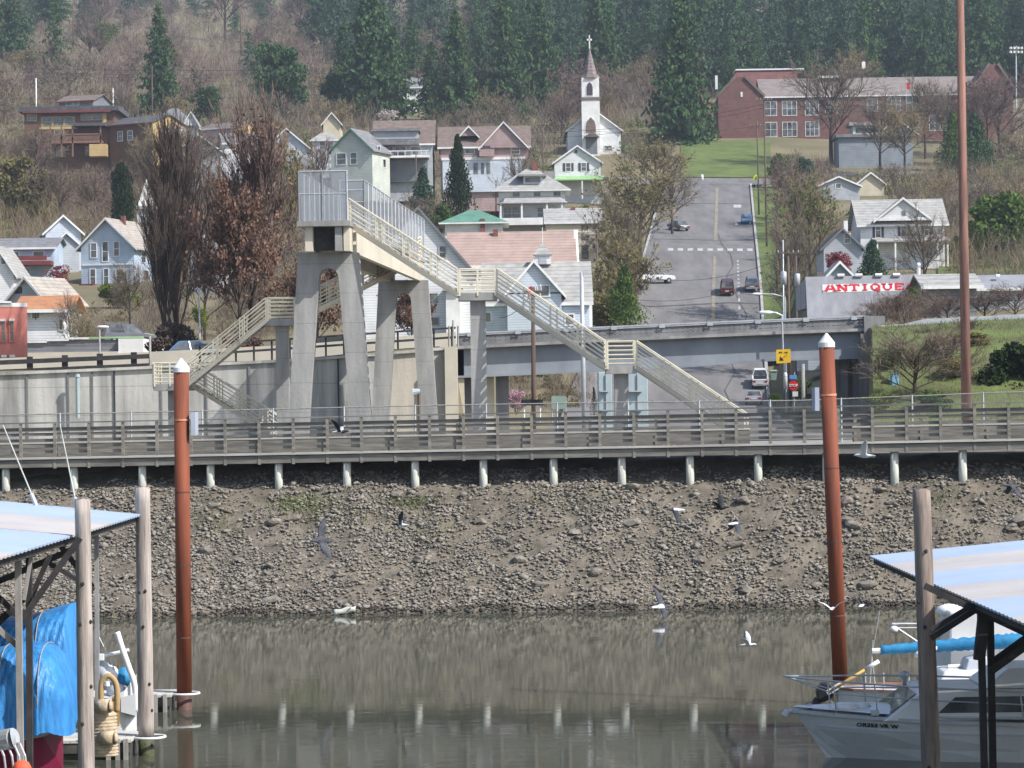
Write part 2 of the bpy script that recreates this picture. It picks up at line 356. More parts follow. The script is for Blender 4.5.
def G(X, Y):
    X = np.asarray(X, float); Y = np.asarray(Y, float)
    X, Y = np.broadcast_arrays(X, Y)
    u = X / np.maximum(Y, 1) * F + 512
    # behind the highway line
    Yc = np.clip(Y, YR[0], YR[-1])
    zc = np.stack([np.interp(Yc, YR, ZT[i]) for i in range(len(CU))], 0)
    ii = np.clip(np.searchsorted(CU, u) - 1, 0, len(CU) - 2)
    t = np.clip((u - CU[ii]) / (CU[ii + 1] - CU[ii]), 0, 1); t = t * t * (3 - 2 * t)
    far = np.take_along_axis(zc, ii[None], 0)[0] * (1 - t) + np.take_along_axis(zc, (ii + 1)[None], 0)[0] * t
    # the bank and the flat behind the boardwalk
    wob = .25 * np.sin(X * .9) + .18 * np.sin(X * 2.3 + 1) + .12 * np.sin(X * 5.1 + 2)
    Yb = Y + wob * .5 + .15 * X * np.clip((Y - 88) / 4.5, 0, 1) * np.clip((110 - Y) / 6, 0, 1)
    near = np.interp(Yb, [-200, 55, 78, 87.3, 90, 94.3, 95.5, 96.7, 99.1, 149.5], [-4, -3, -1.6, 0, 1.45, 3.66, 4.05, 4.58, 4.60, 4.75])
    # grass embankment on the right climbs to the highway
    emb = smoothstep((Y - 126) / 24.0) * np.clip((u - 866) / 6.0, 0, 1)
    near = near + (far - near) * emb * (Y > 100)
    return np.where(Y < 150, near, far)
def gz(x, y): return float(G(x, y))
def hit(px, py, y0=151.0, y1=2400.0):
    Y = np.arange(y0, y1, .5); r = ray(px, py)
    x = r.x / r.y * Y; z = CAMZ + r.z / r.y * Y
    below = np.where(z <= G(x, Y))[0]
    return float(Y[below[0]]) if len(below) else None

def build_terrain():
    us = np.concatenate([np.arange(-900, -200, 26), np.arange(-200, 440, 13), np.arange(444, 476, 4), np.arange(480, 650, 17), np.arange(652, 860, 6), np.arange(860, 876, 2), np.arange(880, 1960, 26)]).astype(float)
    Ys = np.concatenate([[-150, 0, 40, 60, 70], np.arange(76, 100, .6), np.arange(100, 148, 4), [149.95, 150.02], np.arange(154, 200, 4), np.arange(200, 620, 4.0), np.arange(620, 1000, 12), np.arange(1000, 2500, 50)])
    U, Y = np.meshgrid(us, Ys)
    X = (U - 512) * np.maximum(Y, 90) / F * np.where(Y < 150, 1.0, 1.0)
    # in front of the highway the same columns run out parallel
    Z = G(X, Y)
    # bed of the street sunk under its paving
    sx = street_x(Y); inroad = (X > sx - 11.5) & (X < sx + 8.2) & (Y > 150) & (Y < 536)
    Z = np.where(inroad, Z - .6, Z)
    nz = .5 * np.sin(X * .11 + Y * .05) + .35 * np.sin(X * .23 - Y * .13 + 2)
    Z = Z + np.where(Y > 640, nz * np.clip((Y - 640) / 200, 0, 3), 0)
    Z = Z - np.where((Y > 84) & (Y < 97), .05, 0)
    n0, n1 = X.shape
    V = np.stack([X, Y, Z], -1).reshape(-1, 3)
    idx = np.arange(n0 * n1).reshape(n0, n1)
    Q = np.stack([idx[:-1, :-1], idx[:-1, 1:], idx[1:, 1:], idx[1:, :-1]], -1).reshape(-1, 4)
    yc = Y[:-1, :-1].reshape(-1)
    for nm, mk, mt in (('river_bank', yc < 98, m_mud), ('riverside_flat', (yc >= 98) & (yc < 126), m_gravel), ('terrain', yc >= 126, m_ground)):
        q = Q[mk]; uq, inv = np.unique(q, return_inverse=True)
        o = arr_obj(nm, V[uq], inv.reshape(q.shape), mt, smooth=True); o['kind'] = 'structure'
build_terrain()

def sheet(name, pts_fn, us, vs_, mat, kind='structure', lift=.05):
    V = []; 
    for v in vs_:
        for u in us:
            x, y = pts_fn(u, v); V.append((x, y, gz(x, y) + lift))
    n = len(us); idx = np.arange(len(V)).reshape(len(vs_), n)
    Q = np.stack([idx[:-1, :-1], idx[:-1, 1:], idx[1:, 1:], idx[1:, :-1]], -1).reshape(-1, 4)
    o = arr_obj(name, np.array(V), Q, mat, smooth=True); o['kind'] = kind
    return o

# water
V = np.array([(-600, -300, 0), (600, -300, 0), (600, 93, 0), (-600, 93, 0)], float)
m_water = bpy.data.materials.new('river_water'); m_water.use_nodes = True
n = m_water.node_tree; b = n.nodes['Principled BSDF']
b.inputs['Base Color'].default_value = (.062, .066, .048, 1); b.inputs['Roughness'].default_value = .045; b.inputs['IOR'].default_value = 1.33
g = n.nodes.new('ShaderNodeNewGeometry'); mp = n.nodes.new('ShaderNodeMapping'); mp.inputs['Scale'].default_value = (1.0, 1.7, 1)
n1 = n.nodes.new('ShaderNodeTexNoise'); n1.inputs['Scale'].default_value = 1.3; n1.inputs['Detail'].default_value = 3
bp = n.nodes.new('ShaderNodeBump'); bp.inputs['Strength'].default_value = .042; bp.inputs['Distance'].default_value = .045
n.links.new(g.outputs['Position'], mp.inputs[0]); n.links.new(mp.outputs[0], n1.inputs[0]); n.links.new(n1.outputs[0], bp.inputs['Height']); n.links.new(bp.outputs[0], b.inputs['Normal'])
wobj = arr_obj('water', V, np.array([[0, 1, 2, 3]]), m_water); wobj['kind'] = 'structure'

# the street: paving strip, cross street, kerbs, markings
yy = list(np.arange(152, 537, 1.5))
sheet('street', lambda u, v: (street_x(v) + u, v), [q * 1.0 for q in range(-10, 7)], yy, m_asphalt, lift=0)
sheet('cross_street', lambda u, v: (street_x(530) + u, v), list(np.arange(-40, 61, 5)), [524, 529, 534], m_asphalt, lift=.03)
sheet('underpass_ground', lambda u, v: (u, v), list(np.arange(-2.2, 17.8, 2)), list(np.arange(118, 162, 3)), m_asphalt, lift=.03)
for nm, a, c in (('kerb', 6, 6.35), ('kerb', -10.35, -10)):
    mb = MB()
    for y in np.arange(168, 522, 4.0):
        q = []
        for yv in (y, y + 4.0):
            q.append((street_x(yv), yv, gz(street_x(yv), yv)))
        (x0, y0, z0), (x1, y1, z1) = q
        mb.hexa([(x0 + a, y0, z0 - .3), (x0 + c, y0, z0 - .3), (x1 + c, y1, z1 - .3), (x1 + a, y1, z1 - .3), (x0 + a, y0, z0 + .14), (x0 + c, y0, z0 + .14), (x1 + c, y1, z1 + .14), (x1 + a, y1, z1 + .14)])
    tagit(mb.build(nm, m_kerb), kind='structure')
def sz(x, y):                         # height of the paving itself between its grid rows
    u = x - street_x(y); k = math.floor((y - 152) / 1.5); y0 = 152 + 1.5 * k; y1 = y0 + 1.5; t_ = (y - y0) / 1.5; i = math.floor(u); s_ = u - i
    h = lambda a, v: gz(street_x(v) + a, v)
    return (h(i, y0) * (1 - s_) + h(i + 1, y0) * s_) * (1 - t_) + (h(i, y1) * (1 - s_) + h(i + 1, y1) * s_) * t_
def stripe(mb, xa, xb, ya, yb, lift=.012):
    y = ya
    while y < yb - 1e-6:
        y2 = min(yb, y + 1.5); q = []
        for x_, y_ in ((xa, y), (xb, y), (xb, y2), (xa, y2)): q.append((street_x(y_) + x_, y_, sz(street_x(y_) + x_, y_) + lift))
        mb.poly(q); y = y2
mb = MB()
stripe(mb, -.22, .22, 330, 408, .035); stripe(mb, -.25, .25, 430, 517, .035)
tagit(mb.build('yellow_centre_line', m_yellowline), kind='structure')
mb = MB()
for i in range(9):
    x0 = -6.9 + i * 1.45
    stripe(mb, x0, x0 + .8, 414.6, 418.2, .035)
stripe(mb, 3.1, 3.6, 455, 460, .035); stripe(mb, 2.9, 4.2, 482, 487, .035)
for y in np.arange(342, 405, 4.2): stripe(mb, 3.15, 3.4, y, y + 1.8, .035)
for y in np.arange(338, 405, 4.0):          # parking bay lines on the uphill left side
    mb.poly([(street_x(y) - 9.8, y, sz(street_x(y), y) + .035), (street_x(y) - 9.8, y + .35, sz(street_x(y), y + .35) + .035),
             (street_x(y) - 5.2, y + 2.35, sz(street_x(y), y + 2.35) + .035), (street_x(y) - 5.2, y + 2.0, sz(street_x(y), y + 2.0) + .035)])
tagit(mb.build('white_road_markings', m_whiteline), kind='structure')
m_tar = M('tar_seam', (.10, .098, .102), scale=1)
mb = MB()
for pl_ in ([(3.9, 336), (3.6, 346), (4.2, 356), (3.2, 364), (2.3, 374), (1.7, 384), (2.6, 396), (2.3, 410), (1.0, 424), (.4, 440)], [(-9.5, 360), (-4, 361), (2, 362.5), (5.8, 362)], [(-9.6, 432), (-1, 430.5), (5.9, 431)], [(-9.6, 487), (0, 489), (5.9, 488)], [(1.2, 300), (2.2, 306), (1.4, 314), (2.6, 324), (2, 332)]):
    for (u0, y0), (u1, y1) in zip(pl_[:-1], pl_[1:]):
        n_ = max(1, int(max(abs(y1 - y0) / 1.5, abs(u1 - u0) / 1.0)))
        for k in range(n_):
            q = []
            for t_ in (k / n_, (k + 1) / n_):
                u, yv = u0 + (u1 - u0) * t_, y0 + (y1 - y0) * t_; q.append((street_x(yv) + u, yv))
            (xa, ya), (xb, yb) = q; dx, dy = (.07, 0) if abs(y1 - y0) > abs(u1 - u0) else (0, .28)
            mb.poly([(x_, y_, sz(x_, y_) + .03) for x_, y_ in ((xa - dx, ya - dy), (xa + dx, ya + dy), (xb + dx, yb + dy), (xb - dx, yb - dy))])
tagit(mb.build('tar_seam', m_tar), kind='structure')
sheet('verge', lambda u, v: (street_x(v) + u, v), [6.4, 7.5, 9.0, 10.5], list(np.arange(330, 522, 4.0)), m_grass, lift=.12)
def in_px(px0, px1):
    return lambda u, v: ((u - 512) * v / F, v)
sheet('lawn', in_px(0, 0), list(np.arange(684, 784, 10)), list(np.arange(536.0, 592, 3)), m_grass, lift=.15)
sheet('lawn', in_px(0, 0), list(np.arange(40, 112, 8)), list(np.arange(520.0, 548, 4)), m_grass, lift=.3)
sheet('lawn', in_px(0, 0), list(np.arange(940, 1060, 10)), list(np.arange(290.0, 345, 4)), m_grass, lift=.3)
sheet('lawn', in_px(0, 0), list(np.arange(1000, 1080, 10)), list(np.arange(520.0, 560, 4)), m_grass, lift=.3)
sheet('lawn', in_px(0, 0), list(np.arange(462, 560, 10)), list(np.arange(222.0, 262, 4)), m_grass, lift=.2)
sheet('embankment_grass', in_px(0, 0), list(np.arange(873, 1400, 12)), list(np.arange(128.0, 149.6, 1.5)), m_bank, lift=.06)
# highway surface beside the bridge
sheet('highway', in_px(0, 0), list(np.arange(-700, 456, 15)) + [456], [152, 158, 165], m_asphalt, lift=.06)
sheet('highway', in_px(0, 0), list(np.arange(871, 1500, 15)), [152, 158, 165], m_asphalt, lift=.06)
# ------------------------------------------------------------------ rubble on the bank
def ico():
    bm = bmesh.new(); bmesh.ops.create_icosphere(bm, subdivisions=1, radius=1.0)
    V = np.array([v.co[:] for v in bm.verts]); Fc = np.array([[v.index for v in f.verts] for f in bm.faces]); bm.free()
    return V, Fc
ICV, ICF = ico()
def scatter_rocks(N, smin, smax, seed, x0, x1, y0, y1, power=2.2):
    r = np.random.default_rng(seed)
    x = r.uniform(x0, x1, N); y = r.uniform(y0, y1, N)
    g_ = G(x, y); cl = np.sin(x * .9 + y * .6) + np.sin(x * 1.9 - y * 1.7 + 1) + np.sin(x * 3.3 + y * 2.9 + 2) + .8 * np.sin(x * 6.1 - y * 4.3); pr = np.clip(.66 + .28 * cl - .08 * (g_ - 1.6), .15, 1); pr = np.where(g_ < .35, 1, pr)
    keep = (g_ < 4.2) & (r.random(N) < pr); x, y = x[keep], y[keep]; N = len(x)
    s = smin + (smax - smin) * r.random(N) ** power
    z = G(x, y) + s * r.uniform(-.35, .3, N)
    d = 1 + r.uniform(-.45, .40, (N, len(ICV), 1))
    sc = np.stack([s * r.uniform(.8, 1.5, N), s * r.uniform(.7, 1.2, N), s * r.uniform(.4, .75, N)], -1)
    a = r.uniform(0, 6.28, N); c, sn = np.cos(a), np.sin(a)
    v = ICV[None] * d * sc[:, None]
    vx = v[..., 0] * c[:, None] - v[..., 1] * sn[:, None]; vy = v[..., 0] * sn[:, None] + v[..., 1] * c[:, None]
    tl = r.uniform(-.5, .5, N)[:, None]; vz = v[..., 2] + vx * tl * .6
    V = np.stack([vx + x[:, None], vy + y[:, None], vz + z[:, None]], -1).reshape(-1, 3)
    Fc = (ICF[None] + (np.arange(N) * len(ICV))[:, None, None]).reshape(-1, 3)
    return V, Fc
V1, F1 = scatter_rocks(95000, .016, .075, 3, -21, 21, 86.9, 97.2, 2.2)
V2, F2 = scatter_rocks(2200, .06, .145, 4, -22, 22, 87.0, 96.0, 2.5)
VV = np.concatenate([V1, V2]).reshape(-1, len(ICV), 3); wz = VV[:, :, 2].mean(1) + .05 * np.sin(VV[:, 0, 0] * 1.7) < .17
for sel, mt, lb_ in ((~wz, m_rock, 'grey brown loose stones covering the sloping river bank'), (wz, m_wetrock, 'dark wet stones along the water line of the bank')):
    q = VV[sel]; o = arr_obj('rubble', q.reshape(-1, 3), (ICF[None] + (np.arange(len(q)) * len(ICV))[:, None, None]).reshape(-1, 3), mt); tagit(o, lb_, 'rubble', kind='stuff')
# boulders one can tell apart
bmeshes = []
for k in range(5):
    r = np.random.default_rng(50 + k)
    bm = bmesh.new(); bmesh.ops.create_icosphere(bm, subdivisions=2, radius=1.0)
    ax = r.normal(size=(7, 3))
    for v in bm.verts:
        q = 1 + .16 * sum(math.sin(2.4 * v.co.dot(Vector(a)) + i) for i, a in enumerate(ax)) / 2
        v.co *= max(.6, min(1.3, q)); v.co.z *= .68; v.co.x *= 1.25
    me = bpy.data.meshes.new('boulder'); bm.to_mesh(me); bm.free(); me.materials.append(m_bigrock); bmeshes.append(me)
r = np.random.default_rng(11)
for px, py, s in [(632, 488, .28), (570, 495, .22), (398, 494, .22), (412, 493, .16), (274, 522, .3), (295, 518, .22), (630, 523, .34), (575, 532, .26), (460, 505, .2), (480, 522, .22), (735, 545, .26), (742, 500, .22), (845, 502, .3), (890, 502, .2), (855, 525, .32), (848, 520, .25), (300, 558, .24), (420, 560, .22), (700, 560, .25), (660, 590, .22), (240, 560, .2), (215, 505, .22), (205, 552, .3), (340, 575, .24), (520, 560, .22), (540, 585, .2), (596, 572, .24), (780, 560, .22), (880, 490, .22), (470, 590, .24), (388, 590, .2), (1020, 520, .5), (1012, 528, .3), (815, 585, .22), (745, 590, .24), (868, 585, .26), (270, 600, .22), (500, 540, .2)]:
    rr = ray(px, py)
    for Y in np.arange(86, 99, .05):
        x = rr.x / rr.y * Y; z = CAMZ + rr.z / rr.y * Y
        if z <= gz(x, Y): break
    o = bpy.data.objects.new('boulder', bmeshes[r.integers(5)]); COL.objects.link(o)
    o.location = (x, Y, z); k = s * r.uniform(.7, 1); o.scale = (k, k, k * r.uniform(.7, 1.1)); o.rotation_euler = (r.uniform(-.3, .3), r.uniform(-.3, .3), r.uniform(0, 6.28))
    tagit(o, 'dark grey angular boulder among the smaller stones of the sloping river bank', 'boulder', 'boulders on the river bank')

# thin green growth between the stones
rg = np.random.default_rng(9); GP = []
for cx_, cy_, rx_, ry_, n_ in ((300, 503, 34, 9, 700), (410, 503, 30, 7, 420), (330, 516, 60, 12, 420), (215, 520, 30, 26, 300), (560, 500, 50, 10, 220), (435, 530, 40, 10, 200), (930, 500, 40, 12, 260)):
    for px_, py_ in zip(rg.normal(cx_, rx_ * .5, n_), rg.normal(cy_, ry_ * .5, n_)):
        rr = ray(px_, py_); Y_ = np.arange(87, 97, .04); x_ = rr.x / rr.y * Y_; z_ = CAMZ + rr.z / rr.y * Y_; b_ = np.where(z_ <= G(x_, Y_))[0]
        if len(b_): GP.append((x_[b_[0]], Y_[b_[0]], z_[b_[0]]))
GP = np.array(GP); n_ = len(GP); dd_ = rg.normal(size=(n_, 3)) * .5 + np.array([0, 0, 1]); dd_ /= np.linalg.norm(dd_, axis=1)[:, None]
sd_ = np.cross(dd_, rg.normal(size=(n_, 3))); sd_ /= np.linalg.norm(sd_, axis=1)[:, None]; ln_ = rg.uniform(.05, .13, n_)[:, None]; ww_ = rg.uniform(.012, .03, n_)[:, None]
Vg = np.stack([GP - sd_ * ww_, GP + sd_ * ww_, GP + dd_ * ln_], 1).reshape(-1, 3)
o = arr_obj('weeds', Vg, np.arange(n_ * 3).reshape(n_, 3), m_bank); tagit(o, 'thin green weeds in patches between the stones of the bank', 'weeds', kind='stuff')
# ------------------------------------------------------------------ boardwalk
BA, BB = P(0, 460, 97), P(1000, 441, 92)
bdir = (BB - BA); bdir.z = 0; BL = bdir.length; bdir.normalize(); bnor = Vector((-bdir.y, bdir.x, 0))   # away from the viewer
def BW(px, off=0, z=0):               # point on the boardwalk's front line under image column px
    # intersect the viewing column with the front line
    t0, t1 = 0.0, 1.0
    k = (px - 512) / F
    # BA + t*(BB-BA): X = k*Y (roll neglected: corrected by using the deck row)
    rr = ray(px, 460 - 19 * px / 1000.0); k = rr.x / rr.y
    dx, dy = BB.x - BA.x, BB.y - BA.y
    t = (k * BA.y - BA.x) / (dx - k * dy)
    p = BA.lerp(BB, t); return p + bnor * off + Vector((0, 0, z))
bw = thing('boardwalk', 'long weathered wooden boardwalk on pale round piles along the top of the stony bank', 'boardwalk', BW(512))
o0 = bw.location
XA, XB = -560, 1560
a, b_ = BW(XA), BW(XB)
MB(o0).hexa([a + Vector((0, 0, -.07)), b_ + Vector((0, 0, -.07)), b_ + bnor * 2.6 + Vector((0, 0, -.07)), a + bnor * 2.6 + Vector((0, 0, -.07)), a, b_, b_ + bnor * 2.6, a + bnor * 2.6]).build('deck', m_boards, bw)
MB(o0).bar(BW(XA, -.05, -.16), BW(XB, -.05, -.16), .08, .24).build('fascia', m_boards, bw)
MB(o0).bar(BW(XA, -.07, .025), BW(XB, -.07, .025), .16, .06).build('kick_board', m_boards_lt, bw)
def bz(z, off=.0, h=.1, t=.04, name='rail', mat=m_boards, xa=XA, xb=XB):
    MB(o0).bar(BW(xa, off, z), BW(xb, off, z), t, h).build(name, mat, bw)
bz(1.23, -.03, .045, .17, 'cap_rail', m_boards)
for z in (1.02, .84, .64, .44, .25): bz(z, .05, .105, .035)
k = 0
for px in np.arange(21 - 34 * 9, 1340, 34.05):
    p = BW(px, -.05); MB(o0).hexa([(p.x - .05, p.y - .05, p.z - .32), (p.x + .05, p.y - .05, p.z - .32), (p.x + .05, p.y + .05, p.z - .32), (p.x - .05, p.y + .05, p.z - .32), (p.x - .05, p.y - .05, p.z + 1.2), (p.x + .05, p.y - .05, p.z + 1.2), (p.x + .05, p.y + .05, p.z + 1.2), (p.x - .05, p.y + .05, p.z + 1.2)]).build('post', m_boards, bw)
for px in np.arange(3 - 68 * 4, 1340, 68.3):
    p = BW(px + (2 if px > 500 else 0), .16); g0 = gz(p.x, p.y)
    MB(o0).tube((p.x, p.y, g0 - .7), (p.x, p.y, p.z - .08), .135, .135, 14).build('pile', m_pile_lt, bw, smooth=True)
# far side: a low boarded parapet with a pale cap, open where the stair comes down
for xa, xb in ((XA, 745), (850, XB)):
    bz(.26, 2.5, .46, .05, 'parapet_board', m_boards, xa, xb); bz(.52, 2.5, .05, .16, 'parapet_cap', m_boards_lt, xa, xb)
for px in np.arange(37 - 34 * 8, 1320, 68):
    if 740 < px < 852: continue
    p = BW(px, 2.5); MB(o0).box(p.x - .05, p.y - .05, p.z - .3, p.x + .05, p.y + .05, p.z + .95).build('rear_post', m_boards, bw)
bz(.95, 2.5, .07, .07, 'rear_rail', m_boards, XA, 745); bz(.95, 2.5, .07, .07, 'rear_rail', m_boards, 850, XB)

# chain link fence with a pipe top rail, behind the boardwalk
def fpt(px, f=0.0):
    y = np.interp(px, [-400, 0, 200, 400, 600, 800, 1000, 1400], [421, 415, 411, 406, 402.5, 400.5, 392.5, 385])
    return P(px, y, 103 - px * .004)
pf = thing('pipe_fence', 'thin grey pipe and wire fence running behind the boardwalk', 'fence', fpt(512) - Vector((0, 0, 1.4)))
pts = [fpt(px) for px in range(-400, 1401, 20)]
MB(pf.location).path(pts, .024).build('top_rail', m_greytimber, pf)
mb = MB(pf.location)
for p, q in zip(pts[:-1], pts[1:]): mb.poly([p - Vector((0, 0, 1.3)), q - Vector((0, 0, 1.3)), q, p])
mb.build('wire_mesh', m_chain_thin, pf)
for px in np.arange(60 - 71 * 6, 1380, 71):
    p = fpt(px); MB(pf.location).tube((p.x, p.y, gz(p.x, p.y) - .2), p + Vector((0, 0, .04)), .035, .035, 6).build('post', m_galv, pf)

# ------------------------------------------------------------------ retaining wall and highway edge, left
wall_px = [-600, -300, 0, 140, 300, 385, 457]; wall_py = [392, 383, 373, 367, 359, 353, 346.5]
def WP(px, Y=149.9): return P(px, np.interp(px, wall_px, wall_py), Y)
rw = thing('retaining_wall', 'tall stained concrete retaining wall below the highway guard rail', 'wall', (WP(200).x, 149.9, 4.7))
for x0, x1 in zip(wall_px[:-1], wall_px[1:]):
    mb = MB(rw.location); p, q = WP(x0), WP(x1); d = Vector((0, .9, 0))
    mb.hexa([(p.x, p.y, 3.5), (q.x, q.y, 3.5), (q.x, q.y + .9, 3.5), (p.x, p.y + .9, 3.5), p, q, q + d, p + d])
    mb.build('wall_face', m_conc_wall if x0 < 340 else m_conc_wall2, rw)
mb = MB(rw.location)
for x0, x1 in zip(wall_px[:-1], wall_px[1:]):
    p, q = WP(x0, 149.75), WP(x1, 149.75); d = Vector((0, .5, 0)); h = Vector((0, 0, .2))
    mb.hexa([p - h * .6, q - h * .6, q + d - h * .6, p + d - h * .6, p + h * .15, q + h * .15, q + d + h * .15, p + d + h * .15])
mb.build('coping', m_conc_wall, rw)
for px in [-60, 27, 68, 92, 114, 161, 186, 206, 249, 338, 381, 420]:
    p = WP(px, 149.86); MB(rw.location).box(p.x - .045, p.y - .03, 4.5, p.x + .045, p.y + .02, p.z - .15).build('joint', m_dksteel if px in (114, 338, 186) else m_bridge, rw)
MB(rw.location).box(WP(445).x, 148.9, 3.5, WP(457.5).x, 149.88, WP(457).z - .05).build('end_pier', m_conc_cream, rw)
o = MB(P(77, 415, 149.3)).tube(P(78, 418, 149.3), P(77.5, 377, 149.3), .11, .11, 8).tube(P(77.5, 377, 149.3), P(77.5, 374, 149.3), .15, .1, 8).build('drain_pipe', m_teal); tagit(o, 'thin pale teal pipe standing against the stained concrete wall', 'pipe'); o.location = P(77, 415, 149.3)
# guard rail above the wall
gr = thing('guard_rail', 'dark timber guard rail with two beams along the top of the stained concrete wall', 'guard rail', WP(80, 151))
mb1 = MB(gr.location); mb2 = MB(gr.location)
gpx = [-300, 0, 148]
for x0, x1 in ((-300, 0), (0, 149)):
    a = WP(x0, 150.8); b_ = WP(x1, 150.8)
    mb1.bar(a + Vector((0, 0, .55)), b_ + Vector((0, 0, .55)), .12, .24); mb2.bar(a + Vector((0, 0, .1)), b_ + Vector((0, 0, .1)), .12, .16)
mb1.build('beam', m_dktimber, gr); mb2.build('beam', m_dktimber, gr)
for px in [-75, -40, -5, 30, 65, 100, 134]:
    p = WP(px, 150.95); MB(gr.location).box(p.x - .15, p.y - .1, p.z - .3, p.x + .15, p.y + .1, p.z + .8).build('post', m_dktimber, gr)
mb = MB(); 
for x0, x1 in ((-300, 0), (0, 150), (150, 300), (300, 456)):
    a = WP(x0, 156); b_ = WP(x1, 156); mb.hexa([a - Vector((0, 0, 1)), b_ - Vector((0, 0, 1)), b_ + Vector((0, .4, -1)), a + Vector((0, .4, -1)), a + Vector((0, 0, .8)), b_ + Vector((0, 0, .8)), b_ + Vector((0, .3, .8)), a + Vector((0, .3, .8))])
tagit(mb.build('median_barrier', m_conc_cream), 'long pale concrete barrier behind the dark guard rail on the highway', 'barrier')
# rail behind the trees on the right half of the wall
gr = thing('guard_rail', 'thin dark steel railing on top of the wall between the overpass legs', 'guard rail', WP(330, 151))
mb = MB(gr.location); mb.bar(WP(195, 151) + Vector((0, 0, .5)), WP(456, 151) + Vector((0, 0, .5)), .1, .12).build('beam', m_dksteel, gr)
mb = MB(gr.location); mb.bar(WP(195, 151) + Vector((0, 0, 1.0)), WP(456, 151) + Vector((0, 0, 1.0)), .1, .1).build('beam', m_dksteel, gr)
for px in range(200, 456, 18):
    p = WP(px, 151.1); MB(gr.location).box(p.x - .05, p.y - .05, p.z - .3, p.x + .05, p.y + .05, p.z + 1.1).build('post', m_dksteel, gr)
gr = thing('guard_rail', 'grey steel guard rail on short posts above the grassy slope on the right', 'guard rail', P(960, 325, 149.5))
gq = [(876, 330), (900, 328), (925, 322), (960, 320.5), (1024, 317), (1250, 309), (1500, 300)]
mb = MB(gr.location); mb3 = MB(gr.location)
for (x0, y0), (x1, y1) in zip(gq[:-1], gq[1:]):
    mb.bar(P(x0, y0, 149.3), P(x1, y1, 149.3), .08, .32); mb3.bar(P(x0, y0 + 6, 149.3), P(x1, y1 + 6, 149.3), .08, .14)
mb.build('beam', m_galv, gr); mb3.build('beam', m_dksteel, gr)
for x, y, wd in [(885, 331, .2), (899, 330, .28), (930, 324, .14), (1003, 320, .28), (1060, 318, .2), (1120, 314, .2)]:
    p = P(x, y, 149.4); MB(gr.location).box(p.x - wd, p.y, gz(p.x, 149.5) - .4, p.x + wd, p.y + .25, p.z + .3).build('post', m_pile_lt if x < 900 else m_greytimber, gr)

# ------------------------------------------------------------------ highway bridge
br = thing('road_bridge', 'grey concrete highway bridge with slatted parapet spanning the street', 'bridge', (P(660, 400, 151).x, 151, 4.5))
bo = br.location
bpx = [457, 530, 600, 680, 760, 865]
top = [333, 329.5, 326.5, 323, 319.5, 315.5]; pb = [347, 343.5, 340, 336.5, 333, 329]; gb = [378, 375, 371.5, 368, 361.5, 358.5]
def beam(py0, py1, y0, y1, dz0=0, dz1=0):
    mb = MB(bo)
    for i in range(len(bpx) - 1):
        A0 = P(bpx[i], py0[i], y0); A1 = P(bpx[i], py1[i], y0); B0 = P(bpx[i + 1], py0[i + 1], y0); B1 = P(bpx[i + 1], py1[i + 1], y0)
        d = Vector((0, y1 - y0, 0))
        mb.hexa([A1, B1, B1 + d, A1 + d, A0, B0, B0 + d, A0 + d])
    return mb
beam([y + 1 for y in pb], gb, 151.0, 151.7).build('girder', m_girder, br)
beam([y - 2.2 for y in gb], gb, 150.85, 150.99).build('girder_flange', m_girder, br)
beam([y + 1 for y in pb], gb, 162.5, 163.2).build('girder', m_girder, br)
beam([y - 1.5 for y in pb], [y + 3 for y in pb], 150.6, 163.6).build('deck', m_bridge, br)
beam([y - .8 for y in pb], [y + 2 for y in pb], 150.5, 150.6).build('deck_edge', m_conc, br)
H = [(t + 3, b0 - 1.5) for t, b0 in zip(top, pb)]
def lerp(a, b, t): return [x + (y - x) * t for x, y in zip(a, b)]
t3 = [t + 3 for t in top]; b3 = [b0 - 1.5 for b0 in pb]
for f0, f1 in ((0, .26), (.34, .62), (.70, 1)):
    beam(lerp(t3, b3, f0), lerp(t3, b3, f1), 150.7, 150.85).build('parapet_slat', m_bridge, br)
mb = MB(bo)
for px in np.arange(459, 866, 5.2):
    y0 = np.interp(px, bpx, t3); y1 = np.interp(px, bpx, b3); mb.bar(P(px, y1, 150.92), P(px, y0, 150.92), .06, .09)
mb.build('parapet_balusters', m_bridge, br)
beam(lerp(top, t3, .0), lerp(top, t3, .45), 150.62, 150.8).build('top_rail', m_galv, br)
beam(lerp(top, t3, .75), t3, 150.62, 150.8).build('top_rail', m_galv, br)
for px in np.arange(470, 866, 48):
    y0 = np.interp(px, bpx, top); MB(bo).bar(P(px, y0 + 4, 150.58), P(px, y0, 150.58), .3, .08).build('rail_post', m_galv, br)
beam(lerp(top, pb, .1), [y - 1 for y in pb], 163.3, 163.5).build('far_parapet', m_bridge, br)
for xa, xb, mt in ((461, 472, m_bridge), (484, 494, m_conc_cream), (496, 509, m_bridge), (841, 848, m_bridge), (853, 861, m_bridge)):
    for yy0 in (152.0, 157.0, 161.5):
        A = P(xa, 400, yy0); B_ = P(xb, 400, yy0); t0 = P(xa, np.interp(xa, bpx, gb), yy0).z
        MB(bo).box(A.x, yy0, 3.2, B_.x, yy0 + 1.0, t0 + .1).build('pier', mt, br)
A = P(861, 400, 150.5); MB(bo).box(A.x, 150.2, 3.2, A.x + .55, 163.6, P(865, 334, 151).z).build('abutment', m_bridge, br)
A = P(455, 400, 151); MB(bo).box(A.x, 151.0, 3.2, A.x + .5, 163.6, P(457, 350, 151).z).build('abutment', m_conc_cream, br)
MB(bo).box(P(866, 330, 150.4).x - .1, 150.3, P(866, 340, 150.4).z, P(885, 330, 150.4).x, 151.0, P(866, 316, 150.4).z).build('parapet_end_block', m_bridge, br)
mb = MB(bo); 
for k in range(9):
    x = A.x + .9 + k * .0
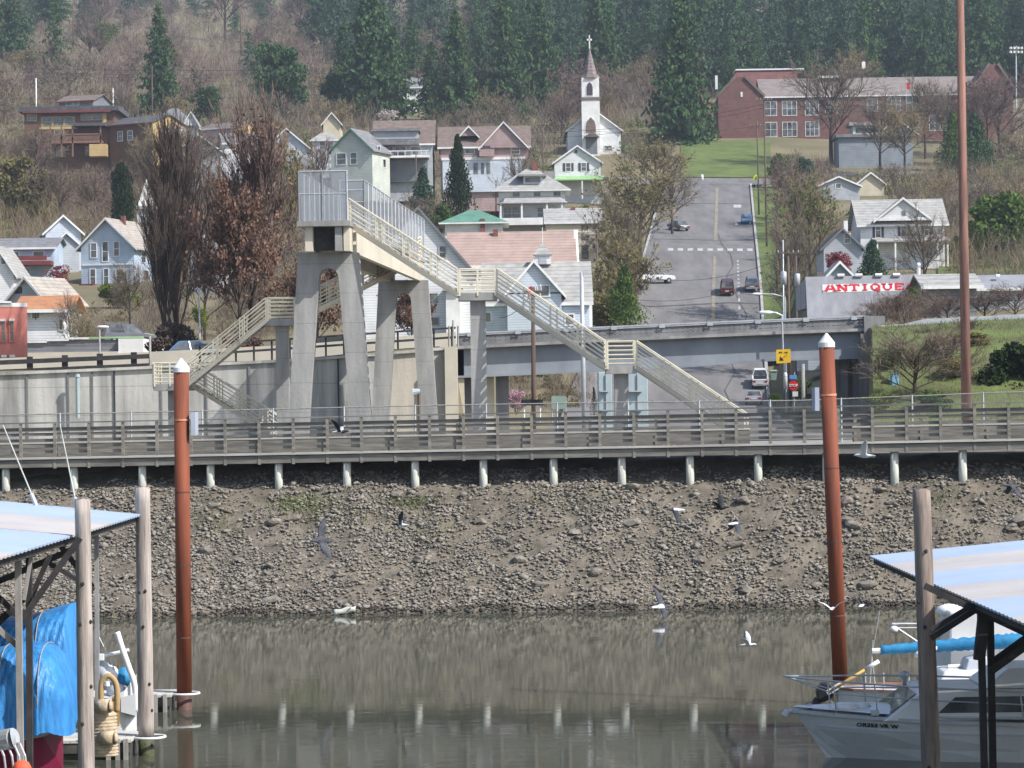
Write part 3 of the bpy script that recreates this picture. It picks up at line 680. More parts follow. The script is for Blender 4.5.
for px in (449, 453, 458):
    MB(bo).tube(P(px, 347, 150.4), P(px, 320 + (px % 3) * 3, 150.4), .05, .05, 6).build('conduit_pipe', m_greytimber, br)

# ------------------------------------------------------------------ pedestrian overpass
Yn, Yf = 116.0, 146.0
op = thing('pedestrian_overpass', 'tall concrete pedestrian overpass with caged deck and long cream stairs', 'overpass', (P(330, 400, 117).x, 117, 4.7))
oo = op.location
zd = P(330, 221, Yn).z
dl0 = P(298, 221, Yn); dr0 = P(351, 221, Yn); dr1 = P(425, 243, Yf + 2); dl1 = dr1 + (dl0 - dr0)
for p in (dl0, dr0, dl1, dr1): p.z = zd
def dk(t, s, z=0.0):                 # t along the deck, s across 0 left .. 1 right
    return dl0.lerp(dl1, t).lerp(dr0.lerp(dr1, t), s) + Vector((0, 0, z))
MB(oo).hexa([dk(-.01, 0, -.22), dk(-.01, 1, -.22), dk(1, 1, -.22), dk(1, 0, -.22), dk(-.01, 0), dk(-.01, 1), dk(1, 1), dk(1, 0)]).build('deck', m_conc, op)
zb = P(330, 251, Yn).z              # girder soffit
for s0, s1 in ((.13, .27), (.855, .97)):
    MB(oo).hexa([dk(0, s0, zb - zd), dk(0, s1, zb - zd), dk(1, s1, zb - zd), dk(1, s0, zb - zd), dk(0, s0, -.221), dk(0, s1, -.221), dk(1, s1, -.221), dk(1, s0, -.221)]).build('girder', m_conc_cream, op)
MB(oo).hexa([dk(.012, .27, zb - zd + .05), dk(.012, .70, zb - zd + .05), dk(.02, .70, zb - zd + .05), dk(.02, .27, zb - zd + .05), dk(.012, .27, -.225), dk(.012, .70, -.225), dk(.02, .70, -.225), dk(.02, .27, -.225)]).build('diaphragm', m_dktimber, op)
MB(oo).hexa([dk(-.004, .70, zb - zd), dk(-.004, .83, zb - zd), dk(.05, .83, zb - zd), dk(.05, .70, zb - zd), dk(-.004, .70, -.222), dk(-.004, .83, -.222), dk(.05, .83, -.222), dk(.05, .70, -.222)]).build('end_block', m_conc, op)
def bent(Y, tl, tr, bl, br_, ty, by, arch_top, legw):
    # an A-shaped portal seen face on: outer corners at the top (tl, tr) and bottom (bl, br_), in image columns
    def q(px, py): return P(px, py, Y)
    d = Vector((0, 1.1, 0)); mb = MB(oo)
    n = 8
    T = [q(tl, ty), q(tr, ty)]
    bL = q(bl, by); bR = q(br_, by); lw = legw * Y / F
    iL = bL + Vector((lw, 0, 0)); iR = bR - Vector((lw, 0, 0))
    cx = (T[0].x + T[1].x) / 2; at = q((tl + tr) / 2, arch_top).z
    # inner outline: straight legs into a round arch
    half = (q(tr, arch_top).x - q(tl, arch_top).x) / 2 - lw * 1.02
    spring = at - half * 1.0
    inner = [iL, Vector((cx - half, Y, spring))] + [Vector((cx - half * math.cos(a), Y, spring + half * math.sin(a))) for a in [math.pi * k / n for k in range(1, n)]] + [Vector((cx + half, Y, spring)), iR]
    outer = [bL, T[0]] + [T[0].lerp(T[1], k / n) for k in range(1, n)] + [T[1], bR]
    for k in range(len(inner) - 1):
        mb.prism([outer[k], inner[k], inner[k + 1], outer[k + 1]], d)
    return mb.build('bent', m_conc, op)
zg_py = 446
bent(117, 298, 358.5, 287, 373, 252.5, zg_py, 268, 20)
bent(146, 378.5, 428, 371, 438.5, 280, 433, 293, 17)
# cage of chain link round the deck
ch = 50 * Yn / F
def panel(a, b, name='cage_panel', h=ch, zb0=0.03, npost=0):
    mb = MB(oo); u = Vector((0, 0, h)); z0 = Vector((0, 0, zb0))
    return mb.poly([a + z0, b + z0, b + u, a + u]).build(name, m_chain, op)
def cage_run(pts, post_gap, mids=(.55,), name='cage_frame'):
    for a, b in zip(pts[:-1], pts[1:]):
        panel(a, b)
        mb = MB(oo)
        L_ = (b - a).length; nn = max(1, round(L_ / post_gap))
        for k in range(nn + 1):
            p = a.lerp(b, k / nn); mb.tube(p, p + Vector((0, 0, ch + .03)), .035, .035, 6)
        mb.tube(a + Vector((0, 0, ch)), b + Vector((0, 0, ch)), .03, .03, 6)
        for m in mids: mb.tube(a + Vector((0, 0, ch * m)), b + Vector((0, 0, ch * m)), .022, .022, 6)
        mb.build(name, m_galv, op)
cage_run([dk(.16, .98), dk(1, .98)], 1.6, ())
cage_run([dk(0, .02), dk(1, .02)], 1.6, ())
cage_run([dk(0, .02), dk(0, .46), dk(0, .93)], 1.2, (.55,))
cage_run([dk(.16, .98), dk(.16, .5)], 1.0, (.55, .8))
# stairs
def flight(a, b, wv, name='stair_flight', rails=(True, True), h=.98, steps=True):
    # a, b: outer near edge at top and bottom; wv: across the stair
    a = Vector(a); b = Vector(b); wv = Vector(wv)
    fl = MB(oo)
    for off in (Vector((0, 0, 0)), wv):
        fl.bar(a + off - Vector((0, 0, .07)), b + off - Vector((0, 0, .07)), .09, .18)
    f = fl.build(name, m_conc_cream, op)
    mb = MB(oo); n_ = max(3, int(abs(a.z - b.z) / .18))
    run = (b - a) / n_; run.z = 0
    for k in range(n_):
        p = a.lerp(b, (k + .5) / n_) + Vector((0, .06, .02)); q = run * .5
        mb.hexa([p - q - Vector((0, 0, .06)), p + q - Vector((0, 0, .06)), p + q + wv * .9 - Vector((0, 0, .06)), p - q + wv * .9 - Vector((0, 0, .06)), p - q, p + q, p + q + wv * .9, p - q + wv * .9])
    mb.build('treads', m_conc, f)
    for i, off in enumerate((Vector((0, 0, 0)), wv)):
        if rails[i]: railing([a + off, b + off], f, h, nr=6 if i == 0 else 3)
    return f
def railing(pts, parent, h=.98, gap=1.35, pairs=True, nr=6):
    mb = MB(oo)
    for a, b in zip(pts[:-1], pts[1:]):
        for k in range(nr):
            z = Vector((0, 0, .10 + (h - .10) * k / (nr - 1))); mb.tube(a + z, b + z, .034 if k == nr - 1 else .026, None, 6)
        n_ = max(1, round((b - a).length / gap))
        for k in range(n_ + 1):
            p = a.lerp(b, k / n_); mb.bar(p - Vector((0, 0, .12)), p + Vector((0, 0, h)), .06, .06)
            if pairs and 0 < k < n_:
                p = a.lerp(b, min(1, k / n_ + .06)); mb.bar(p - Vector((0, 0, .12)), p + Vector((0, 0, h)), .05, .05)
    mb.build('railing', m_railcream, parent)
def landing(pts4, zt, col=None, colw=.6, rail_ids=()):
    q = [Vector(p) for p in pts4]
    for p in q: p.z = zt
    dn = Vector((0, 0, -.3))
    l = MB(oo).hexa([p + dn for p in q] + q).build('landing', m_conc, op)
    for i, j in rail_ids:
        e_ = (q[j] - q[i]).normalized() * .07; s_ = Vector((0, -.012 if i == 0 else .012, 0)); railing([q[i] + e_ + s_, q[j] - e_ + s_], l, .97, .9, False)
    if col:
        c = (q[0] + q[1] + q[2] + q[3]) / 4
        MB(oo).box(c.x - colw / 2, c.y - .35, 4.2, c.x + colw / 2, c.y + .35, zt - .29).build('column', m_conc, op)
    return q
W2 = Vector((0, 1.35, 0))
# right-hand stair, three flights coming towards the viewer
A0 = PZ(349, 117.0, zd)
z1 = P(470, 293, 115.0).z
L1a, L1b = PZ(458, 115.0, z1), PZ(497, 115.0, z1)
z2 = P(620, 366, 112).z
L2a, L2b = PZ(606, 112, z2), PZ(637, 112, z2)
ft = PZ(748, 109, 4.85)
flight(A0, L1a, W2); flight(L1b, L2a, W2); flight(L2b, ft, W2)
landing([L1a, L1b, L1b + W2, L1a + W2], z1, True, .62, [(0, 1), (3, 2)])
landing([L2a, L2b, L2b + W2, L2a + W2], z2, True, .56, [(0, 1), (3, 2)])
# left-hand stair at the far end
z3 = P(280, 319, 130).z; z4 = P(168, 384, 130).z
W3 = Vector((0, 1.4, 0))
M1a, M1b = PZ(266, 130, z3), PZ(296, 130, z3)
tp = PZ(421, 145, zd)
flight(M1b, tp, W3); 
N1a, N1b = PZ(153, 130, z4), PZ(187, 130, z4)
flight(N1b, M1a, W3)
landing([M1a, M1b, M1b + W3, M1a + W3], z3, True, .58, [(0, 1), (3, 2)])
W5 = Vector((0, 3.2, 0))
landing([N1a, N1b, N1b + W5, N1a + W5], z4, False, .4, [(0, 1), (3, 0)])
c = (N1a + N1b) / 2; MB(oo).box(c.x - .25, c.y + 1.2, 4.3, c.x + .25, c.y + 1.8, z4 - .29).build('column', m_conc, op)
flight(N1b + Vector((0, 1.7, 0)), PZ(283, 131.7, 4.8), W3)

# small things on the flat behind the boardwalk
t = thing('signal_post', 'slim brown post with a small teal hood in front of the concrete wall', 'post', (P(419, 430, 125).x, 125, 4.7))
MB(t.location).tube((t.location.x, 125, 4.5), P(419, 391, 125), .07, .07, 8).build('post', m_polewood, t)
MB(t.location).tube(P(418, 391.5, 125), P(413, 392.5, 125), .13, .17, 8).tube(P(420, 391.5, 125), P(417, 391.5, 125), .1, .13, 8).build('hood', m_teal, t)
# ------------------------------------------------------------------ houses
EXCL = []
def house(label, cx, base, w_, eave, ridge, kind, wall, roof, depth=None, rot=0, Y=None, wins=(), rwins=(), lwins=(), name='house', cat='house', trim=None, over=.45, chim=(), doors=(), winframe=None, shutters=False, up=3.0, base_h=None, group=None, ridge_frac=None):
    Y = Y or hit(cx, base)
    p = P(cx, base, Y); k = Y / F; r_ = -R(rot); cr = math.cos(r_)
    W = w_ * k / cr; H = (base - eave) * k; RH = (eave - ridge) * k; D = depth or W * 1.0
    trim = trim or m_trim; winframe = winframe or m_trim
    t = thing(name, label, cat, p, r_, group)
    h = W / 2; z0 = -up; e = over
    mb = MB()
    if kind == 'gf':
        mb.prism([(-h, 0, z0), (h, 0, z0), (h, 0, H), (0, 0, H + RH), (-h, 0, H)], (0, D, 0))
    elif kind == 'gs':
        mb.prism([(-h, 0, z0), (-h, D, z0), (-h, D, H), (-h, D / 2, H + RH), (-h, 0, H)], (W, 0, 0))
    else:
        mb.box(-h, 0, z0, h, D, H)
    mb.build('wall', wall, t)
    th = .16; mb = MB()
    if kind == 'gf':
        s = RH / h
        for sg in (-1, 1):
            mb.hexa([(0, -e, H + RH + .02), (sg * (h + e), -e, H - e * s + .02), (sg * (h + e), D + e, H - e * s + .02), (0, D + e, H + RH + .02), (0, -e, H + RH + th), (sg * (h + e), -e, H - e * s + th), (sg * (h + e), D + e, H - e * s + th), (0, D + e, H + RH + th)])
        rf = mb.build('roof', roof, t)
        tb = MB()
        for sg in (-1, 1):
            tb.hexa([(0, -e - .05, H + RH - .12), (sg * (h + e), -e - .05, H - e * s - .12), (sg * (h + e), -e - .002, H - e * s - .12), (0, -e - .002, H + RH - .12), (0, -e - .05, H + RH + th), (sg * (h + e), -e - .05, H - e * s + th), (sg * (h + e), -e - .002, H - e * s + th), (0, -e - .002, H + RH + th)])
        tb.build('barge_board', trim, rf)
    elif kind == 'gs':
        hd = D / 2; s = RH / hd
        for y0, y1, yy in ((hd, -e, 0), (hd, D + e, 1)):
            mb.hexa([(-h - e, y0, H + RH + .02), (h + e, y0, H + RH + .02), (h + e, y1, H - e * s + .02), (-h - e, y1, H - e * s + .02), (-h - e, y0, H + RH + th), (h + e, y0, H + RH + th), (h + e, y1, H - e * s + th), (-h - e, y1, H - e * s + th)])
        rf = mb.build('roof', roof, t)
        MB().box(-h - e, -e - .06, H - e * s - .1, h + e, -e - .003, H - e * s + th).build('gutter', trim, rf)
    elif kind == 'hip':
        rl = max(0.0, (W - D * .9) / 2) if W > D else .4
        A = [(-h - e, -e, H), (h + e, -e, H), (h + e, D + e, H), (-h - e, D + e, H)]
        Bq = [(-rl - .3, D / 2 - .25, H + RH), (rl + .3, D / 2 - .25, H + RH), (rl + .3, D / 2 + .25, H + RH), (-rl - .3, D / 2 + .25, H + RH)]
        mb.hexa(A + Bq); rf = mb.build('roof', roof, t)
        MB().box(-h - e - .03, -e - .03, H - .2, h + e + .03, D + e + .03, H - .01).build('eave_board', trim, rf)
    else:
        mb.box(-h - e, -e, H, h + e, D + e, H + max(RH, .25)); rf = mb.build('roof', roof, t)
    def lx(x): return (x - cx) * k / cr
    def lz(y): return (base - y) * k
    def win(x0, y0, x1, y1, face='f', nm='window'):
        a, b_, c, d = lx(x0), lx(x1), lz(y1), lz(y0); f_ = .1
        if face == 'f': mk = lambda u, z, o_: (u, -o_, z)
        elif face == 'r':
            mk = lambda u, z, o_: (h + o_, u, z)
        else: mk = lambda u, z, o_: (-h - o_, u, z)
        fr = MB()
        def strip(u0, z0_, u1, z1_, o0_=.005, o1_=.07):
            fr.hexa([mk(u0, z0_, o0_), mk(u1, z0_, o0_), mk(u1, z0_, o1_), mk(u0, z0_, o1_), mk(u0, z1_, o0_), mk(u1, z1_, o0_), mk(u1, z1_, o1_), mk(u0, z1_, o1_)])
        strip(a - f_, c - f_, b_ + f_, c); strip(a - f_, d, b_ + f_, d + f_); strip(a - f_, c + .001, a, d - .001); strip(b_, c + .001, b_ + f_, d - .001)
        if d - c > .9: strip(a + .001, (c + d) / 2 - .03, b_ - .001, (c + d) / 2 + .03, .03, .065)
        if b_ - a > 1.3 and nm == 'window':
            nn = int((b_ - a) / .9)
            for q in range(1, nn): strip(a + (b_ - a) * q / nn - .04, c + .001, a + (b_ - a) * q / nn + .04, d - .001, .028, .068)
        wo_ = fr.build(nm, winframe, t)
        g_ = MB(); g_.poly([mk(a, c, .03), mk(b_, c, .03), mk(b_, d, .03), mk(a, d, .03)]); g_.build('pane' if nm == 'window' else 'door_panel', m_glass if nm == 'window' else m_shutter, wo_)
        if shutters and face == 'f' and nm == 'window':
            for u0, u1 in ((a - f_ - (b_ - a) * .55, a - f_ - .02), (b_ + f_ + .02, b_ + f_ + (b_ - a) * .55)):
                sh = MB(); sh.box(u0, -.06, c, u1, -.005, d); sh.build('shutter', m_shutter, t)
    for q in wins: win(*q)
    for q in doors: win(*q, nm='door')
    for (y0f, y1f, pyt, pyb) in rwins:
        a0, b0 = D * y0f, D * y1f
        kk = (a0, b0, lz(pyb), lz(pyt)); wr(t, 'r', h, *kk, winframe)
    for (y0f, y1f, pyt, pyb) in lwins:
        kk = (D * y0f, D * y1f, lz(pyb), lz(pyt)); wr(t, 'l', h, *kk, winframe)
    for (px, top, wd, mt) in chim:
        x = lx(px); MB().box(x - wd * k / 2, D * .42, H + .05, x + wd * k / 2, D * .42 + wd * k, lz(top)).build('chimney', mt, rf)
    EXCL.append((cx - w_ / 2 - 4, ridge - 2, cx + w_ / 2 + 4, base - 1, Y))
    return dict(t=t, k=k, lx=lx, lz=lz, h=h, H=H, RH=RH, D=D, W=W, Y=Y, rf=rf, win=win)
def wr(t, side, h, a, b_, c, d, mat):
    sg = 1 if side == 'r' else -1
    def bx(u0, z0, u1, z1, o0, o1, mb):
        x0, x1 = sg * (h + o0), sg * (h + o1); mb.box(min(x0, x1), u0, z0, max(x0, x1), u1, z1)
    fr = MB(); f_ = .1
    bx(a - f_, c - f_, b_ + f_, c, .005, .07, fr); bx(a - f_, d, b_ + f_, d + f_, .005, .07, fr); bx(a - f_, c + .001, a, d - .001, .005, .07, fr); bx(b_, c + .001, b_ + f_, d - .001, .005, .07, fr)
    w0 = fr.build('window', mat, t)
    g_ = MB(); x = sg * (h + .03); g_.poly([(x, a, c), (x, b_, c), (x, b_, d), (x, a, d)]); g_.build('pane', m_glass, w0)
def addbox(hd, name, mat, x0, y0, x1, y1, d0, d1, sub=None):   # image box, depth range in metres from the front face
    return MB().box(hd['lx'](x0), d0, hd['lz'](y1), hd['lx'](x1), d1, hd['lz'](y0)).build(name, mat, sub or hd['t'])
def addgable(hd, name, wall, roof, x0, x1, ye, yr, d0, d1, over=.35, trim=m_trim):   # a front gable dormer / wing roof
    a, b_, e, r_ = hd['lx'](x0), hd['lx'](x1), hd['lz'](ye), hd['lz'](yr); m = (a + b_) / 2
    g_ = MB().prism([(a, d0, e - .02), (b_, d0, e - .02), (m, d0, r_)], (0, d1 - d0, 0)).build(name, wall, hd['t'])
    mb = MB(); s = (r_ - e) / (b_ - m)
    for sg, xx in ((-1, a), (1, b_)):
        mb.hexa([(m, d0 - over, r_ + .02), (xx + sg * over, d0 - over, e - over * s + .02), (xx + sg * over, d1, e - over * s + .02), (m, d1, r_ + .02), (m, d0 - over, r_ + .16), (xx + sg * over, d0 - over, e - over * s + .16), (xx + sg * over, d1, e - over * s + .16), (m, d1, r_ + .16)])
    mb.build('gable_roof', roof, g_)
    tb = MB()
    for sg, xx in ((-1, a), (1, b_)):
        tb.hexa([(m, d0 - over - .05, r_ - .12), (xx + sg * over, d0 - over - .05, e - over * s - .12), (xx + sg * over, d0 - over - .003, e - over * s - .12), (m, d0 - over - .003, r_ - .12), (m, d0 - over - .05, r_ + .16), (xx + sg * over, d0 - over - .05, e - over * s + .16), (xx + sg * over, d0 - over - .003, e - over * s + .16), (m, d0 - over - .003, r_ + .16)])
    tb.build('barge_board', trim, g_)
    return g_

# --- left side, near the highway
h = house('salmon pink stucco building with white hooded arched windows at the edge of the highway', 0, 372, 54, 307, 303, 'flat', m_salmon, m_trim, depth=9, Y=185, rot=-10.5, over=.02, name='stucco_building', cat='building', winframe=m_salmon,
          wins=[(2, 321, 5, 341), (10.5, 321, 13.5, 341), (-14, 321, -11, 341), (2.5, 358, 5.5, 368), (10.5, 358, 13.5, 368)], up=4)
for x in (3.5, 12, -12.5): addbox(h, 'window_hood', m_trim, x - 2.6, 319, x + 2.6, 321.3, -.25, 0)
for x in (4, 12): addbox(h, 'window_hood', m_trim, x - 2.6, 355, x + 2.6, 357.6, -.25, 0)
addbox(h, 'parapet_step', m_salmon, -27, 303, 12, 307.5, -.02, 9)
addbox(h, 'parapet_cap', m_trim, -27, 301.3, 12, 303, -.1, 9)
h = house('tan roofed grey blue house behind the salmon pink building', 28, 350, 44, 302, 278, 'gf', m_sid_grey, m_roof_tan, depth=5.5, Y=262, rot=26, wins=[(15, 288, 17.5, 292), (19, 288, 21.5, 292)], winframe=m_dksteel, rwins=[(.3, .5, 306, 314)])
h = house('white and grey striped house with rust orange roof beside the salmon building', 44, 360, 42, 309, 296, 'gs', m_sid_white, m_roof_orange, depth=7, Y=225, rot=0, wins=[(33, 312, 36, 318), (37, 312, 40, 318), (60, 320, 63, 330)], over=.7)
h = house('white house with steep gable and pale barge boards at the far left edge', -3, 292, 34, 272, 246, 'gf', m_sid_white, m_roof_lt, Y=292, depth=9, wins=[(2, 258, 6, 264), (-8, 258, -4, 264)])
h = house('long low blue building with grey roof and dark red deck', 12, 285, 84, 248, 237, 'gs', m_sid_blue, m_roof_grey, Y=352, depth=10, wins=[(13, 252, 19, 258), (34, 252, 44, 259), (23, 268, 30, 275)], cat='building')
addbox(h, 'deck', m_red_trim, 8, 262, 54, 266, -2.2, 0); addbox(h, 'deck_railing', m_red_trim, 8, 257, 50, 261.5, -2.2, -2.1)
h = house('plain blue house with shed gable above the dark red deck', 64, 285, 34, 232, 216, 'gf', m_sid_pblue, m_roof_lt, Y=362, depth=9, rot=-14)
addgable(h, 'wing', m_sid_grey, m_roof_lt, 52, 78, 246, 234, -2.5, 0); addbox(h, 'wing_wall', m_sid_grey, 53, 246, 77, 292, -2.5, 0)
h = house('pale blue two storey house with gable front and tall white framed windows', 108, 290, 55, 246, 219, 'gf', m_sid_blue, m_roof_tan, Y=340, depth=9, rot=14,
          wins=[(91, 243, 96.5, 257), (103, 242, 108.5, 261), (115, 242, 120, 256), (90, 269, 95, 284), (104, 269, 108.5, 284), (117, 270, 124, 282)], rwins=[(.25, .4, 252, 262), (.6, .75, 252, 262), (.3, .5, 270, 280)], chim=[(112, 214, 4, m_chim)], over=.6)
addbox(h, 'belt_course', m_trim, 82, 263.6, 134, 265.2, -.12, -.005)
addbox(h, 'porch', m_red_trim, 83, 284, 98, 290, -1.6, 0)
h = house('narrow white steeple house rising behind the dark bare poplar', 146, 250, 17, 209, 206, 'flat', m_sid_white, m_roof_lt, Y=420, depth=3.0, wins=[(141, 216, 144, 226), (147, 216, 150, 226)], name='steeple_house', cat='building')
mb = MB(); a = h['lx'](137.5); b_ = h['lx'](154.5); zz = h['lz'](208); zt = h['lz'](178)
mb.poly([(a, -.1, zz), (b_, -.1, zz), ((a + b_) / 2, 1.5, zt)]).poly([(b_, -.1, zz), (b_, 3.1, zz), ((a + b_) / 2, 1.5, zt)]).poly([(b_, 3.1, zz), (a, 3.1, zz), ((a + b_) / 2, 1.5, zt)]).poly([(a, 3.1, zz), (a, -.1, zz), ((a + b_) / 2, 1.5, zt)]).poly([(a, -.1, zz), (a, 3.1, zz), (b_, 3.1, zz), (b_, -.1, zz)])
mb.build('spire', m_white, h['t'])
h = house('white weathered house glimpsed between the dark poplar and the rusty leaved tree', 205, 300, 30, 250, 236, 'gf', m_sid_white, m_roof_grey, Y=325, depth=8, rot=30, wins=[(199, 256, 202, 264), (206, 256, 209, 264), (200, 275, 203, 285)])
h = house('low flat dark grey warehouse with stepped white parapet behind the guard rail', 82, 395, 122, 345, 340, 'flat', m_sid_dkgrey, m_roof_grey, Y=205, depth=12, over=.02, name='warehouse', cat='building')
for x0, x1, y in ((22, 48, 342), (48, 70, 340.5), (70, 90, 339)): addbox(h, 'parapet_cap', m_trim, x0, y - 1.6, x1 - .1, y + .2, -.2, .2)
addbox(h, 'loading_apron', m_conc_cream, 22, 352, 120, 372, -.6, -.01)
addbox(h, 'end_wall', m_white, 120, 339.5, 145, 372, -.5, 12.2); addbox(h, 'parapet_cap', m_roof_ltgreen, 90, 337.2, 144, 338.8, -.2, .2)
# --- upper left
h = house('large brown and yellow modern house with long dark roof and red balcony', 70, 163, 90, 111.5, 106.5, 'flat', m_sid_brown, m_roof_dark, Y=500, depth=12, over=.9, trim=m_red_trim, winframe=m_sid_yellow,
          wins=[(43, 117, 52.5, 125.5), (54, 117, 64, 125.5), (65.5, 117, 75, 125.5), (82, 114.5, 92, 120), (93, 114.5, 103, 120), (55, 130, 64, 138), (28, 114, 37, 120), (57, 147, 65, 156), (49, 147, 54, 158), (86, 147, 98, 155)])
addbox(h, 'balcony', m_polered, 52, 142, 104, 144.4, -2.5, -.02); addbox(h, 'balcony_railing', m_polered, 52, 135, 104, 136.2, -2.5, -2.4); addbox(h, 'balcony_railing', m_sid_brown, 52, 137, 104, 141.5, -2.5, -2.42)
for x in (53, 64, 75, 103): addbox(h, 'balcony_post', m_polered, x - .7, 127, x + .7, 158, -2.5, -2.3)
addbox(h, 'stone_wall', m_sid_yellow, 92, 146, 109, 158, -3, -.02); addbox(h, 'porch_roof', m_roof_dark, 76, 124.5, 108, 127.5, -2.8, -.02); addbox(h, 'fascia', m_red_trim, 24, 111, 112, 113, -1.0, -.92)
addbox(h, 'yellow_panel', m_sid_yellow, 40, 126.5, 78, 129, -.12, -.01); addbox(h, 'yellow_panel', m_sid_yellow, 103, 113.5, 107, 123, -.12, -.01)
h = house('brown house with yellow gable end joined below the long dark roof', 131, 160, 46, 124, 115, 'gs', m_sid_brown, m_roof_dark, Y=497, depth=9, rot=32, trim=m_red_trim, wins=[(117, 131, 122, 140), (128, 131, 133, 140)])
MB().prism([(h['h'] + .02, 0, -1), (h['h'] + .02, h['D'], -1), (h['h'] + .02, h['D'], h['H']), (h['h'] + .02, h['D'] / 2, h['H'] + h['RH']), (h['h'] + .02, 0, h['H'])], (.06, 0, 0)).build('end_wall', m_sid_yellow, h['t'])
h = house('small house with dark red roof edge peeking above the long dark roof', 76, 112, 36, 101, 94, 'gs', m_sid_dkgrey, m_roof_brown, Y=560, depth=8, rot=18, wins=[(66, 101, 72, 105), (74, 100, 79, 105)], trim=m_red_trim)
h = house('pale grey house with dark hipped roof right of the yellow gable end', 172, 150, 46, 126, 106, 'hip', m_sid_white, m_roof_grey, Y=515, depth=9, wins=[(165, 129, 170, 135), (178, 129, 184, 135)])
addgable(h, 'dormer', m_sid_white, m_roof_grey, 184, 200, 126, 113, -1, 3)
h = house('small yellow cottage with brown roof beside the grey hipped house', 219, 148, 36, 128, 122, 'gs', m_sid_mauve, m_roof_brown, Y=520, depth=7, rot=30)
MB().prism([(h['h'] + .02, 0, -1), (h['h'] + .02, h['D'], -1), (h['h'] + .02, h['D'], h['H']), (h['h'] + .02, h['D'] / 2, h['H'] + h['RH']), (h['h'] + .02, 0, h['H'])], (.06, 0, 0)).build('end_wall', m_sid_yellow, h['t'])
h = house('grey gabled house half hidden by bare brush below the yellow cottage', 199, 170, 44, 151, 135, 'gf', m_sid_grey, m_roof_grey, Y=455, depth=9, wins=[(190, 152, 193, 160), (203, 152, 206, 160)])
h = house('grey house with white latticed gable beyond the overpass cage', 287, 168, 42, 147, 129, 'gf', m_sid_pblue, m_roof_grey, Y=462, depth=9, wins=[(278, 150, 284, 157), (290, 150, 296, 157)])
h = house('small white house with round topped front between two grey gables', 325, 160, 24, 140, 131, 'hip', m_sid_white, m_roof_lt, Y=478, depth=6, wins=[(320, 142, 325, 149), (328, 142, 333, 149)])
h = house('tan gabled cottage peeking out of the brush above the white round fronted house', 332, 138, 17, 123, 113, 'gf', m_sid_cream, m_roof_tan, Y=545, depth=7)
h = house('grey roofed house in the brush left of the latticed gable', 244, 166, 38, 143, 132, 'gs', m_sid_white, m_roof_grey, Y=480, depth=8, rot=-12, wins=[(236, 146, 240, 153), (246, 146, 250, 153)])
h = house('grey green gabled house with bright white side wall left of the balcony house', 352, 182, 42, 150, 129, 'gf', m_sid_green, m_roof_grey, Y=438, depth=7, trim=m_roof_green, rot=20, wins=[(337, 153, 346, 164), (351, 153, 357, 164), ], rwins=[(.3, .45, 146, 153), (.6, .75, 158, 166)])
h = house('dark grey house with two roofs and a long white balcony', 404, 182, 58, 143, 118, 'gs', m_sid_grey, m_roof_brown, Y=446, depth=11, wins=[(382, 133.5, 389, 139), (394, 133, 404, 139), (384, 147, 393, 157), (396, 147, 406, 157), (411, 147, 421, 155)], winframe=m_trim)
addbox(h, 'upper_storey', m_sid_grey, 374, 131, 419, 143.5, -1.4, 4); addbox(h, 'upper_roof', m_roof_grey, 373, 129.6, 421, 132, -1.9, 4.4); addbox(h, 'porch_roof', m_roof_grey, 374, 140, 420, 146, -2.6, -.02)
addbox(h, 'balcony', m_trim, 376, 157, 430, 159, -2.8, -.02); addbox(h, 'balcony_railing', m_trim, 376, 152, 430, 152.8, -2.8, -2.72)
for x in range(378, 432, 7): addbox(h, 'baluster', m_trim, x - .3, 152.9, x + .3, 157, -2.79, -2.73)
addbox(h, 'lower_wall', m_sid_dkgrey, 378, 160, 428, 182, -.9, -.02)
h = house('mauve and white house with brown roof and a big front gable', 485, 192, 88, 146, 124, 'gs', m_sid_mauve, m_roof_brown, Y=446, depth=11, wins=[(466, 146, 475, 153), (474, 163, 478.5, 174), (481.5, 163, 484, 174), (486, 163, 490, 174), (512, 148, 520, 154)], winframe=m_trim)
addgable(h, 'front_gable', m_sid_mauve, m_roof_brown, 481, 528, 148, 123, -.6, 5); addgable(h, 'dormer', m_sid_mauve, m_roof_brown, 461, 478, 135, 126, .8, 4)
addbox(h, 'lower_wall', m_sid_pblue, 443, 160, 526, 192, -.5, -.02); addbox(h, 'white_belt', m_trim, 442, 157.5, 527, 160, -.6, -.02)
for q in ((474, 163, 478.5, 174), (481.5, 163, 484.5, 174), (487, 163, 490.5, 174)): addbox(h, 'window', m_glass, *q, -.55, -.505)
addbox(h, 'porch_arch', m_shutter, 484, 146, 491, 150, -.66, -.605); addbox(h, 'balcony', m_sid_mauve, 480, 150, 495, 157, -1.6, -.61)
for x in (503, 509): pass
h = house('white house with brick chimney mostly hidden by the tall conifers up the hill', 410, 110, 38, 87, 76, 'gs', m_white, m_roof_grey, Y=700, depth=9, wins=[(396, 84, 402, 88), (410, 90, 416, 96), (418, 99, 423, 105)], chim=[(420, 68, 3, m_chim)])
